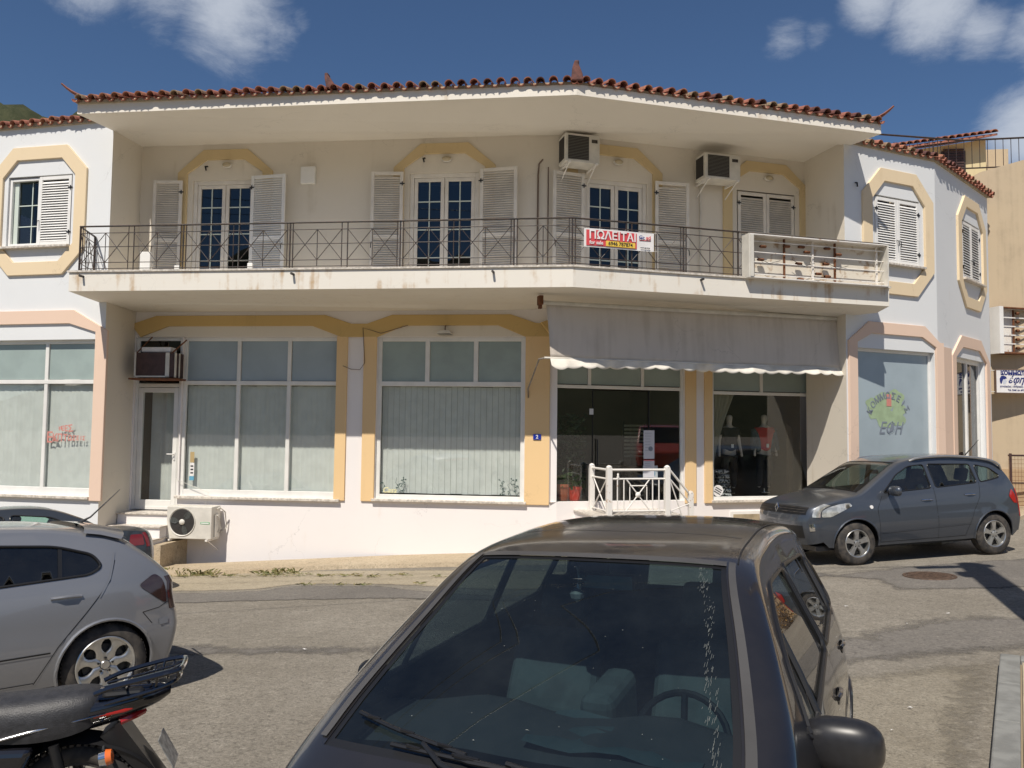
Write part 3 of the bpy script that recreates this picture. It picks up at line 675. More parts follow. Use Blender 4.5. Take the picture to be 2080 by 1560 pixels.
for a_ in ((L, g1[1]-.01, g2[0]+.01, 3.932, 4.2, -.01, .042), (L, g2[1]-.01, 0, 3.932, 4.2, -.01, .042), (Rr, 0, g3[0]+.01, 3.932, 4.2, -.01, .042), (Rr, g3[1]-.01, g4[0]+.01, 3.932, 4.2, -.01, .042)): mb = MB(); mb.fbox(*a_); mb.build('arch_moulding', M_ochre, bld)
for fr, h, c in ((L, (g1_door[0], g1[1], 0, 3.93), .55), (L, g2, .5), (Rr, g3, .5), (Rr, g4, .45)): tymp(fr, h[0]+.02, h[1]-.02, h[3]+.01, ztopG, c, M_recess)
for a_ in [(fr, h[0]-.05, h[1]+.05, h[2]-.055, h[2]-.002, -.1, .09) for fr, h in ((L, g1), (L, g2), (Rr, (g3[0], Rr.u(1206, 900), 0, .66)), (Rr, g4))]+[(LW, lg[0], lg[1]+.03, lg[2]-.055, lg[2]-.002, -.15, .08), (LW, lw[0]-.12, lw[1]+.02, lw[2]-.05, lw[2]-.002, -.15, .12), (RW1, r1w[0]-.1, r1w[1]+.06, r1w[2]-.05, r1w[2]-.002, -.15, .12), (RW2, r2w[0]-.1, r2w[1]+.06, r2w[2]-.05, r2w[2]-.002, -.15, .12)]:
    mb = MB(); mb.fbox(*a_); mb.build('window_sill', M_marble, bld, bevel=.008)
# wings
octa(LW, lw[0]-.10, lw[1]+.09, lw[2]-.33, lw[3]+.33, .33, .36, .27, M_cream)
octa(RW1, r1w[0]-.10, r1w[1]+.12, r1w[2]-.38, r1w[3]+.30, .36, .40, .27, M_cream)
octa(RW2, r2w[0]-.12, r2w[1]+.12, r2w[2]-.42, r2w[3]+.32, .38, .42, .25, M_cream)
arch(LW, lg[0], lg[1]+.03, .58, lg[3]+.14, LW.z(100, 658), .62, .3, .27, M_pink, .045)
arch(RW1, r1[0]-.02, r1[1]+.02, -.6, RW1.z(1895, 706), RW1.z(1820, 681), .42, .3, .24, M_pink, .045)
arch(RW2, r2[0]-.02, r2[1]+.08, -.6, RW2.z(2000, 738), RW2.z(1965, 708), .5, .3, .26, M_pink, .045)
mb = MB()
mb.fbox(RW1, r1[1]+.27, uG+.0, -.6, RW1.z(1905, 706)+.1, -.01, .03); mb.build('corner_band', M_pink, bld); mb = MB(); mb.fbox(RW2, 0, r2[0]-.3, -.6, RW2.z(1920, 706), -.01, .03)
mb.build('corner_band', M_pink, bld)
# --- windows: ground floor left
def mull(fr, pxs): return [fr.u(p, 800) for p in pxs]
OW = -.05
zt = 2.98
m1, m2 = mull(L, [481, 584])
f = win_frame(L, g1[0], g1[1], g1[2], g1[3], OW, vs=[(m1, g1[2]+.07, g1[3]-.07), (m2, g1[2]+.07, g1[3]-.07)], hs=[(zt, g1[0]+.06, g1[1]-.06)], w=.075, bottom=.13)
ed = [g1[0], m1, m2, g1[1]]
for i in range(3):
    pane(L, ed[i]+.05, ed[i+1]-.05, zt+.05, g1[3]-.05, OW-.035, M_film2, f); pane(L, ed[i]+.05, ed[i+1]-.05, g1[2]+.1, zt-.05, OW-.035, M_glass, f)
# door with fanlight
a, b = g1_door[0], g1_door[1]
win_frame(L, a, b, .32, 3.93, OW, 'door_frame', w=.07, hs=[(2.92, a+.07, b-.07)])
dr = win_frame(L, a+.075, b-.075, .36, 2.87, OW-.004, 'door', w=.10, bottom=.16)
pane(L, a+.17, b-.17, .5, 2.78, OW-.035, M_glass, dr)
pane(L, a+.06, b-.06, 2.97, 3.87, OW-.035, M_glassd, dr, 'fanlight')
mb = MB(); hu = b-.125; mb.fbox(L, hu-.02, hu+.02, 1.36, 1.52, OW, OW+.015); mb.tube([L.w(hu, 1.48, OW+.01), L.w(hu, 1.48, OW+.06), L.w(hu-.13, 1.48, OW+.065)], .011, 8); mb.build('handle', M_shutw, dr, smooth=True, auto=40)
# middle shop window
ms = mull(L, [866, 965])
f = win_frame(L, g2[0], g2[1], g2[2], g2[3], OW, vs=[(u, zt+.0, g2[3]-.07) for u in ms], hs=[(zt, g2[0]+.06, g2[1]-.06)], w=.085, bottom=.08)
ed = [g2[0], *ms, g2[1]]
for i in range(3): pane(L, ed[i]+.05, ed[i+1]-.05, zt+.05, g2[3]-.05, OW-.035, M_film, f)
pane(L, g2[0]+.06, g2[1]-.06, g2[2]+.06, zt-.05, OW-.035, M_glass, f)
# clothes shop windows
ms = [Rr.u(p, 760) for p in (1200, 1308)]
f = win_frame(Rr, g3[0], g3[1], .50, g3[3], OW, vs=[(u, zt-.03, g3[3]-.07) for u in ms], hs=[(zt-.03, g3[0]+.06, g3[1]-.06)], w=.06)
ed = [g3[0], *ms, g3[1]]
for i in range(3): pane(Rr, ed[i]+.04, ed[i+1]-.04, zt+.02, g3[3]-.05, OW-.035, M_film, f)
du0, du1 = Rr.u(1206, 900), Rr.u(1322, 900)
pane(Rr, g3[0]+.05, du0-.005, .56, zt-.08, OW-.035, M_glassshop, f); pane(Rr, du1+.005, g3[1]-.05, .56, zt-.08, OW-.035, M_glassshop, f)
dr3 = pane(Rr, du0+.005, du1-.005, .56, zt-.1, OW-.05, M_glassshop, bld, 'glass_door')
mb = MB(); mb.fbox(Rr, du0, du0+.012, .56, zt-.08, OW-.06, OW-.02); mb.fbox(Rr, du1-.012, du1, .56, zt-.08, OW-.06, OW-.02); mb.tube([Rr.w(du0+.10, 1.25, OW), Rr.w(du0+.10, 1.9, OW)], .014, 8); mb.build('door_bar', M_black, dr3)
ms = [Rr.u(1550, 775)]
f = win_frame(Rr, g4[0], g4[1], g4[2], g4[3], OW, vs=[(ms[0], zt-.06, g4[3]-.06)], hs=[(zt-.08, g4[0]+.05, g4[1]-.05)], w=.06)
pane(Rr, g4[0]+.04, ms[0]-.03, zt-.03, g4[3]-.05, OW-.035, M_film, f); pane(Rr, ms[0]+.03, g4[1]-.04, zt-.03, g4[3]-.05, OW-.035, M_film, f)
pane(Rr, g4[0]+.05, g4[1]-.05, g4[2]+.05, zt-.12, OW-.035, M_glassshop, f)
# left wing shop window
ms = [LW.u(84, 800), LW.u(-88, 800)]; zl = LW.z(100, 775)
f = win_frame(LW, lg[0], lg[1], lg[2], lg[3], OW-.05, vs=[(u, lg[2]+.06, lg[3]-.06) for u in ms], hs=[(zl, lg[0]+.05, lg[1]-.05)], w=.075, bottom=.15)
ed = [lg[0], ms[1], ms[0], lg[1]]
for i in range(3):
    pane(LW, ed[i]+.05, ed[i+1]-.05, zl+.05, lg[3]-.05, OW-.085, M_film, f); pane(LW, ed[i]+.05, ed[i+1]-.05, lg[2]+.12, zl-.05, OW-.085, M_glass, f)
# right wing shop windows
f = win_frame(RW1, r1[0], r1[1], r1[2], r1[3], OW-.05, w=.06, m=M_shutw); pane(RW1, r1[0]+.05, r1[1]-.05, r1[2]+.05, r1[3]-.05, OW-.08, M_film2, f); film_f = f
f = win_frame(RW2, r2[0], r2[1], r2[2], r2[3], OW-.05, w=.09, m=M_shutw, vs=[(r2[0]+.55*(r2[1]-r2[0]), r2[2], r2[3])]); pane(RW2, r2[0]+.08, r2[1]-.08, r2[2]+.05, r2[3]-.08, OW-.1, M_glassd, f)
# upstairs balcony doors
M_mullion = mat('pale_mullion', (.60, .66, .60), .4)
def balcony_door(fr, D, closed=False):
    u0, u1, z0, z1 = D; um = (u0+u1)/2
    f = win_frame(fr, u0, u1, z0, z1, -.03, 'door_frame', w=.085, d=.07, m=M_shut)
    for a, b in ((u0+.09, um-.005), (um+.005, u1-.09)):
        mb = MB(); w = .075; zb = z0+.09; zt_ = z1-.09
        mb.fbox(fr, a, a+w, zb, zt_, -.09, -.045); mb.fbox(fr, b-w, b, zb, zt_, -.09, -.045); mb.fbox(fr, a+w, b-w, zt_-w, zt_, -.09, -.047); mb.fbox(fr, a+w, b-w, zb, zb+w+.05, -.09, -.047)
        leaf = mb.build('door_leaf', M_shut, f, bevel=.005, seg=1)
        mb = MB(); mb.fbox(fr, (a+b)/2-.011, (a+b)/2+.011, zb+w, zt_-w, -.072, -.062)
        for k in (.2, .49, .78): zc = zb+.1+(zt_-zb-.15)*k; mb.fbox(fr, a+w, b-w, zc-.011, zc+.011, -.074, -.060)
        mb.build('mullion', M_mullion, f); pane(fr, a+w-.01, b-w+.01, zb+.1, zt_-w+.01, -.076, M_glassd, f)
for fr, D in ((L, D1), (L, D2), (Rr, D3)): balcony_door(fr, D)
def shutter(fr, u0, u1, z0, z1, o, m, ang=0, hinge=0, pitch=.047, hw=None, double=None):
    """louvred leaf; ang swings it out about the hinge edge (0 left, 1 right)"""
    mb = MB(); w = .07; d = .035; W_ = u1-u0; mats = fr.mat(u1 if hinge else u0, 0, o)
    M = mats @ Matrix.Rotation(R_(-ang if not hinge else ang), 4, 'Z') @ Matrix.Translation((-W_ if hinge else 0, 0, 0))
    mb.box(0, w, -d, 0, z0, z1, M); mb.box(W_-w, W_, -d, 0, z0, z1, M); mb.box(w, W_-w, -d+.002, -.002, z1-w, z1, M); mb.box(w, W_-w, -d+.002, -.002, z0, z0+w, M)
    if z1-z0 > 1.8: mb.box(w, W_-w, -d+.002, -.002, z0+.9, z0+.98, M)
    s = mb.build('shutter', m, bld, bevel=.004, seg=1)
    mb = MB(); n = int((z1-z0-2*w)/pitch)
    for i in range(n):
        z = z0+w+(i+.5)*pitch
        Mi = M @ Matrix.Translation((0, -d/2, z)) @ Matrix.Rotation(R_(52), 4, 'X')
        mb.box(w-.005, W_-w+.005, -.030, .030, -.0035, .0035, Mi)
    l = mb.build('louvre_slat', m, s); l['kind'] = 'stuff'
    for zc in (z0+.25, z1-.25):
        mb = MB(); e = W_-.02 if hinge else .02
        mb.box(e-.05, e+.05, -d-.012, -d-.002, zc-.012, zc+.012, M); mb.tube([M @ Vector((e, -d-.01, zc-.04)), M @ Vector((e, -d-.01, zc+.04))], .012, 6); mb.build('hinge', M_black, s)
    mb = MB(); e = .03 if hinge else W_-.03; zc = z0+(z1-z0)*.36
    mb.tube([M @ Vector((e, -d, zc)), M @ Vector((e, -d-.05, zc-.02)), M @ Vector((e, -d-.06, zc-.13))], .009, 6); mb.build('latch', M_black, s)
    return s
zs0, zs1 = Z_BT+.06, 7.3
shutter(L, L.u(317, 450), L.u(373, 450), zs0, zs1-.05, .07, M_shut, 6, 1); shutter(L, L.u(514, 450), L.u(587, 450), zs0, zs1, .10, M_shutw, 7, 0)
shutter(L, L.u(756, 450), L.u(820, 450), zs0, zs1+.02, .07, M_shut, 5, 1); shutter(L, L.u(976, 450), L.u(1053, 450), zs0, zs1+.04, .08, M_shut, 7, 0)
shutter(Rr, Rr.u(1119, 450)+.0, Rr.u(1184, 450), zs0, zs1-.05, .06, M_shut, 3, 1); shutter(Rr, Rr.u(1326, 450), Rr.u(1392, 450), zs0, zs1-.06, .10, M_shut, 5, 0)
um = (D4[0]+D4[1])/2
for a, b, h in ((D4[0]+.02, um-.004, 0), (um+.004, D4[1]-.02, 1)): shutter(Rr, a, b, zs0, D4[3]-.03, -.02, M_shut, 0, h)
# wing windows
um = (lw[0]+lw[1])/2-.02
shutter(LW, um+.004, lw[1]-.02, lw[2]+.02, lw[3]-.03, -.03, M_shutw, 0, 1, pitch=.052)
f = win_frame(LW, lw[0]+.01, um, lw[2]+.02, lw[3]-.03, -.035, w=.055, m=M_shutw)
mb = MB(); c = (lw[0]+um)/2; hgt = lw[3]-lw[2]
mb.fbox(LW, c+.10, c+.12, lw[2]+.05, lw[3]-.1, -.13, -.12)
for k in (.3, .6): mb.fbox(LW, lw[0]+.12, um-.05, lw[2]+hgt*k, lw[2]+hgt*k+.02, -.131, -.119)
mb.fbox(LW, lw[0]+.06, lw[0]+.17, lw[2]+.05, lw[3]-.08, -.15, -.10)
mb.build('mullion', M_mullion, f); pane(LW, lw[0]+.05, um-.03, lw[2]+.06, lw[3]-.08, -.135, M_glassd, f)
um = (r1w[0]+r1w[1])/2
shutter(RW1, r1w[0]+.02, um-.004, r1w[2]+.02, r1w[3]-.04, -.03, M_shutw, 0, 0, pitch=.052); shutter(RW1, um+.004, r1w[1]-.02, r1w[2]+.02, r1w[3]-.04, -.03, M_shutw, 0, 1, pitch=.052)
um = (r2w[0]+r2w[1])/2
shutter(RW2, r2w[0]+.02, um-.004, r2w[2]+.02, r2w[3]-.04, -.03, M_shutw, 0, 0, pitch=.06); shutter(RW2, um+.004, r2w[1]-.02, r2w[2]+.02, r2w[3]-.04, -.03, M_shutw, 0, 1, pitch=.06)
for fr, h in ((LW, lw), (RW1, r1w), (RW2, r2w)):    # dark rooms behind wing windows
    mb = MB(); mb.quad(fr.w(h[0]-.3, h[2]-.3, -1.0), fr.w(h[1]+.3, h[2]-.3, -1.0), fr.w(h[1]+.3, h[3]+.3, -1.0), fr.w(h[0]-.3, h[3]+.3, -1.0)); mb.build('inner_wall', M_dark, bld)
# drain spouts in the balcony edge
for px, fr in ((170, L), (597, L), (1003, L), (1424, Rr)):
    u = fr.u(px, 560, OB); mb = MB(); mb.tube([fr.w(u, Z_BT-.115, OB-.1), fr.w(u-.01, Z_BT-.118, OB+.11)], .022, 10); mb.build('drain_spout', M_rubber, bld, smooth=True, auto=40)
# door steps at the left
a, b = L.u(262, 1000)+.05, L.u(362, 1040)
mb = MB(); base = gz(-8, 15.5)
zz0 = .30; n = 5; rise = (zz0-base)/n
for i in range(n):
    nm = MB(); o1 = .16+.30*(i+1)-.02
    nm.fbox(L, uC+.02, b+.02, zz0-rise*(i+1)-.02+(.0 if i else -.0), zz0-rise*i-.03, -.05, o1-.03)
    nm.build('step_riser', M_lower, bld); nm = MB(); nm.fbox(L, uC+.0, b+.04, zz0-rise*i-.028, zz0-rise*i, -.05, o1+.01); nm.build('step_tread', M_marble, bld, bevel=.006)
mb = MB(); mb.fpoly(L, [(b+.05, base-.3), (b+.22, base-.3), (b+.22, zz0-.55), (b+.05, zz0-.55)], .0, 1.0); mb.fpoly(L, [(b+.05, base-.3), (b+.22, base-.3), (b+.22, zz0-.95), (b+.05, zz0-.95)], 1.0, 1.5); mb.build('step_cheek_wall', M_pave, bld)
# landing before the shop door
lu0, lu1 = Rr.u(1203, 1010, .9)-.02, Rr.u(1368, 1010, .9)+.05
gl0 = gz(2, 15)
mb = MB(); mb.fbox(Rr, lu0, lu1, gl0-.4, .47, 0, 1.0); mb.build('landing', M_lower, bld); mb = MB(); mb.fbox(Rr, lu0-.03, lu1+.03, .472, .51, 0, 1.04); mb.build('landing_slab', M_marble, bld, bevel=.006)
for i in range(4):
    mb = MB(); mb.fbox(Rr, lu1+.05+.28*i, lu1+.05+.28*(i+1), gl0-.4, .47-.2*(i+1), 0, .95); mb.build('step', M_marble, bld)
# basement hatch at the right
mb = MB(); hu0, hu1 = Rr.u(1488, 1050), Rr.u(1600, 1050); mb.fbox(Rr, hu0-.06, hu1+.06, gz(4, 15.8)-.2, .42, 0, .03); mb.build('hatch_frame', M_shutw, bld)
mb = MB(); mb.fbox(Rr, hu0, hu1, gz(4, 15.8)-.2, .36, .01, .045); mb.build('hatch_door', mat('beige_board', (.40, .33, .22), .7, nz=.3, ns=6), bld)
# ------------------------------------------------------------------ balcony railing
OBR = 1.80; ZR = L.z(905, 447, OBR)
rail = None
mb = MB(); ub0 = ubl+.12
pA = L.w(ub0, ZR, OBR); pB = bend(OBR)+Vector((0, 0, ZR)); ub1 = Rr.u(1800, 590, OBR)-.1; pC = Rr.w(ub1, ZR, OBR)
pR = LW.w(-.30, ZR, .02)+Vector((0, 0, 0))
mb.tube([pR, pA, pB, pC], .024, 8, flat=.7)
rail = mb.build('balcony_railing', M_blackmetal, bld, smooth=True, auto=40)
def bar(p, q, r, name='baluster'):
    m_ = MB(); m_.tube([p, q], r, 6); return m_.build(name, M_blackmetal, rail, smooth=True, auto=40)
def rail_run(P, Q, n, first=True):
    P = Vector((P.x, P.y, 0)); Q = Vector((Q.x, Q.y, 0)); W_ = (Q-P).length; t = (Q-P)/W_; m = W_/n
    def w(u, z): q = P+t*u; return Vector((q.x, q.y, z))
    z0, z1, z2, zm, zt_ = Z_BT+.055, Z_BT+.17, Z_BT+.24, Z_BT+.47, ZR-.13
    for z in (z0, z1, zm, zt_): bar(w(0, z), w(W_, z), .008, 'horizontal_rail')
    g = .055
    for i in range(n):
        a, b = i*m, (i+1)*m
        bar(w(a+g, Z_BT), w(a+g, ZR), .011); bar(w(b-g, Z_BT+.04), w(b-g, ZR), .009)
        if i % 2 == 0: bar(w(a+.0, Z_BT), w(a+.0, ZR), .014, 'post')
        c = (a+b)/2
        if m > .6:
            bar(w(c, z0), w(c, zt_), .008)
            for s, e in ((a+g, c), (c, b-g)):
                bar(w(s, z1), w(e, zt_), .007, 'diagonal_brace'); bar(w(s, zt_), w(e, z1), .007, 'diagonal_brace')
        else:
            bar(w(a+g, z1), w(b-g, zt_), .007, 'diagonal_brace'); bar(w(a+g, zt_), w(b-g, z1), .007, 'diagonal_brace')
rail_run(pA, pB, 9); rail_run(pB, pC, 6)
rail_run(pR, pA, 2)
# ------------------------------------------------------------------ banner tied to the railing
x0, x1 = 1186, 1328
bu0, bz1 = Rr.hit(x0, 463, OBR+.04); bu1 = Rr.u(x1, 470, OBR+.04); bz0 = Rr.z(x0, 501, OBR+.04)
def plate(name, label, cat, fr, u0, u1, z0, z1, o, m, th=.01, bev=0): 
    mb = MB(); M = fr.mat((u0+u1)/2, z0, o); w = (u1-u0)/2
    mb.box(-w, w, -th, 0, 0, z1-z0); t = thing(name, label, cat, M)
    b = mb.build('panel', m, t, local=True, bevel=bev); return t, M, w, z1-z0
M_bred = mat('banner_red', (.62, .07, .08), .5); M_bwhite = mat('banner_white', (.82, .80, .78), .5, nz=.1, ns=8); M_byel = mat('banner_yellow', (.80, .55, .08), .5); M_ink = mat('ink_black', (.02, .02, .025), .5); M_inkb = mat('ink_blue', (.05, .07, .25), .5)
t = thing('for_sale_banner', 'red white and yellow for sale banner tied to the balcony railing', 'banner', Rr.mat(bu0, bz0, OBR+.05))
BW, BH = bu1-bu0, bz1-bz0
def wavy(x0, x1, z0, z1, y, nx=26):
    mb = MB(); rows = []
    for z in (z0, (z0+z1)/2, z1):
        rows.append([Vector((x0+(x1-x0)*i/nx, y-.012*math.sin((x0+(x1-x0)*i/nx)*4.2)-.004*math.sin(z*20), z)) for i in range(nx+1)])
    b2 = [[v+Vector((0, .004, 0)) for v in r] for r in rows]
    mb.grid(rows); mb.grid(b2); n = nx+1
    for e in (0, 1, 2):
        pass
    return mb
def bannerpart(nm, m, x0, x1, z0, z1, y):
    o = wavy(x0, x1, z0, z1, y).build(nm, m, t, smooth=True, local=True, fixn=False); return o
bannerpart('cloth', M_bwhite, 0, BW, 0, BH, 0)
bannerpart('red_field', M_bred, .03*BW, .75*BW, .08*BH, .92*BH, -.008)
bannerpart('phone_strip', M_byel, .30*BW, .725*BW, .10*BH, .385*BH, -.014)
def tx(s, size, m, x, z, sx=1, bold=0, nm='lettering', y=-.02, shear=0, align='CENTER'):
    o = text(s, size, m, Matrix.Translation((x, y, z)), None, nm, bold, sx, align=align, shear=shear); o.parent = t
    for v in o.data.vertices: v.co.y -= .012*math.sin(v.co.x*4.2)
    return o
tx('ΠΩΛΕΙΤΑΙ', BH*.62, M_bwhite, BW*.40, BH*.64, .95, .004)
tx('for sale', BH*.27, M_bwhite, BW*.165, BH*.24, .95, .002); tx('6946 787874', BH*.27, M_ink, BW*.51, BH*.245, 1.0, .001)
tx('Gr', BH*.27, M_inkb, BW*.82, BH*.72, 1.1, .002); tx('ad', BH*.27, M_bred, BW*.915, BH*.72, 1.1, .002)
bannerpart('red_line', M_bred, .79*BW, .95*BW, .56*BH, .60*BH, -.010); tx('www.grad.gr', BH*.11, M_ink, BW*.87, BH*.17, 1, .001)
mb = MB()
for x, z in ((0, BH), (BW, BH), (0, 0), (BW, 0)): mb.tube([(x, -.005, z), (x+(.08 if x else -.08), .03, z+.02)], .004, 5)
mb.build('tie', M_plast, t, local=True)
# ------------------------------------------------------------------ empty light-box frame on the balcony
OSG = 2.06; sx0, sx1 = Rr.u(1524, 520, OSG), Rr.u(1803, 540, OSG)
sz1 = Rr.z(1660, 487, OSG); sz0 = Rr.z(1660, 570, OSG)
t = thing('sign_box', 'rusty white empty sign box without its face fixed to the balcony railing', 'sign box', Rr.mat(sx0, sz0, OSG)); SW, SH = sx1-sx0, sz1-sz0
mb = MB(); d = .24; mb.box(0, SW, d-.012, d, 0, SH); mb.build('back_panel', mat('weathered_panel', (.66, .61, .52), .6, ns=7, c2=(.36, .24, .14), nlo=.56, nhi=.72), t, local=True)
mb = MB(); mb.box(-.0, SW, 0, d, SH+.001, SH+.02); mb.build('box_edge', M_whitemet, t, local=True); mb = MB(); mb.box(0, SW, 0, d, -.02, -.001); mb.build('box_edge', M_whitemet, t, local=True)
mb = MB(); mb.box(-.03, -.001, -.0, d, -.02, SH+.02); mb.build('end_plate', M_plast, t, local=True); mb = MB(); mb.box(SW+.001, SW+.03, -.0, d, -.02, SH+.02); mb.build('end_plate', M_plast, t, local=True); mb = MB(); mb.box(-.0, .07, -.012, -.001, 0, SH); mb.build('front_flange', M_plast, t, local=True)
mb = MB()
for z in (.07, SH*.38, SH*.62, SH-.09): mb.tube([(0, .12, z), (SW, .12, z)], .011, 6)
mb.build('tube_rail', M_whitemet, t, local=True)
mb = MB(); mb2 = MB()
for i, x in enumerate((.08, .83, 1.45, 1.95, SW-.12)):
    (mb2 if i in (1, 3) else mb).box(x-.013, x+.013, .15, .19, 0, SH)
mb.build('upright', M_whitemet, t, local=True); mb2.build('upright', M_rust, t, local=True)['label'] = 'rust streaked upright'
mb = MB(); rr = random.Random(5)
for x, z in ((1.18, SH-.13), (1.30, SH-.22), (1.75, SH-.12), (2.0, SH-.22), (1.12, SH*.42), (1.72, SH*.46), (1.55, .16), (1.75, .12), (1.15, .03), (.86, SH-.14), (.35, SH-.18), (.30, SH*.45)):
    mb = MB(); mb.lathe([(.03, -.045), (.04, -.03), (.04, .03), (.03, .045)], 8, Matrix.Translation((x, .13, z)) @ Matrix.Rotation(math.pi/2, 4, 'Y') @ Matrix.Diagonal((.7, 1, 1.4, 1))); mb.build('lamp_socket', M_rust, t, local=True)
mb = MB(); mb.box(-.0, SW, .20, .226, .0, .018); mb.build('rust_edge', M_rust, t, local=True)
mb = MB()
for k in range(3): mb.tube([(.2+.75*k, .1, SH*.5), (.45+.75*k, .08, SH*.35), (.7+.75*k, .1, SH*.45)], .005, 5)
mb.build('cable', M_black, t, local=True)
# ------------------------------------------------------------------ awning
OA = 1.03
a0 = Rr.u(1103, 616, OA); a1 = Rr.u(1706, 655, OA); ztp = Rr.z(1106, 617, OA); 
OBt = 1.10; b0 = Rr.u(1114, 734, OBt); b1 = Rr.u(1736, 748, OBt); zbr = Rr.z(1420, 738, OBt)
M_pipe0 = mat('arm_grey', (.25, .22, .19), .5, nz=.3, ns=10)
M_awn = stucco('awning_canvas', (.64, .58, .51), dirt=(.36, .31, .25), amt=.55, lo=.44, hi=.74, scale=.8, bump=.05)
Aw = thing('awning', 'dirty off white canvas awning with scalloped edge let down over the clothes shop', 'awning', Rr.mat(a0, ztp, OA)); MI = Rr.mat(a0, ztp, OA).inverted()
def rw(u, z, o): return MI @ Rr.w(u, z, o)
rows = []; nx = 60
for j in range(13):
    v = j/12; row = []
    for i in range(nx+1):
        s = i/nx; u = (a0+.06)*(1-s)*(1-v)+(a1-.05)*s*(1-v)+(b0+.04)*(1-s)*v+(b1-.05)*s*v; z = ztp+(zbr-ztp)*v
        o = OA+(OBt-OA)*v+.025*math.sin(v*math.pi)*math.sin(s*9+1)+.012*math.sin(s*31+v*4)*v
        row.append(rw(u, z, o))
    rows.append(row)
mb = MB(); mb.grid(rows); c = mb.build('canvas', M_awn, Aw, smooth=True, local=True, fixn=False)
def solid(o, th):
    m_ = o.modifiers.new('solid', 'SOLIDIFY'); m_.thickness = th; m_.offset = 0
solid(c, .004)
rows = []; nx = 230; nsc = 22
for j in range(5):
    v = j/4; row = []
    for i in range(nx+1):
        s = i/nx; u = b0+.03+(b1-b0-.06)*s; wv = abs(math.sin(math.pi*(s*nsc+.0)))**.7
        droop = .125+.045*wv+.012*math.sin(s*13)+(.05*math.exp(-((s-.03)/.03)**2))
        o = OBt+.01+v*(.05+.05*math.sin(s*23)+.04*math.sin(s*7+2)+.03*math.sin(s*61))
        row.append(rw(u, zbr-droop*v, o))
    rows.append(row)
mb = MB(); mb.grid(rows); c = mb.build('valance', mat('valance_cloth', (.74, .70, .62), .8, nz=.2, ns=3), Aw, smooth=True, local=True, fixn=False); solid(c, .003)
mb = MB(); mb.tube([rw(a0-.03, ztp+.02, OA-.02), rw(a1+.03, ztp+.02, OA-.02)], .045, 12); mb.build('roller', M_plast, Aw, smooth=True, local=True, auto=40)
mb = MB(); mb.tube([rw(b0-.08, zbr, OBt), rw(b1+.05, zbr, OBt)], .02, 10); mb.build('front_bar', M_plast, Aw, smooth=True, local=True, auto=40)
for u, uu in ((a0-.06, 0), (a1+.02, 0)):
    mb = MB(); mb.box(-.04, .04, -.10, .06, -.03, .14, Matrix.Translation(rw(u, ztp, OA))); mb.box(-.03, .03, -.06, .03, -.10, -.02, Matrix.Translation(rw(u, ztp, OA))); mb.build('bracket', M_rust, Aw, local=True, bevel=.008)
mb = MB()
la = [rw(b0-.06, zbr, OBt), rw(b0-.16, zbr-.02, OBt-.06)] + [MI @ L.w(L.u(1073, 806, .05), L.z(1073, 790, .05), .10), MI @ L.w(L.u(1073, 806, .05), L.z(1073, 808, .05), .03)]
mb.tube(la, .016, 8); mb.build('arm', M_pipe0, Aw, smooth=True, local=True)
mb = MB(); mb.tube([rw(b1-.02, zbr, OBt), rw(Rr.u(1655, 800, .03), Rr.z(1655, 802, .03), .03)], .014, 8); mb.build('arm', M_plast, Aw, smooth=True, local=True)
mb = MB(); uc = Rr.u(1700, 800, OBt-.05); mb.tube([rw(a1-.02, ztp, OA-.05), rw(a1+.0, zbr-.5, OA-.02), rw(a1-.02, .75, OA-.0)], .007, 5); mb.tube([rw(a1, 2.15, OA-.01), rw(a1-.015, 1.3, OA-.01)], .016, 8); mb.build('crank_rod', M_shutw, Aw, local=True)
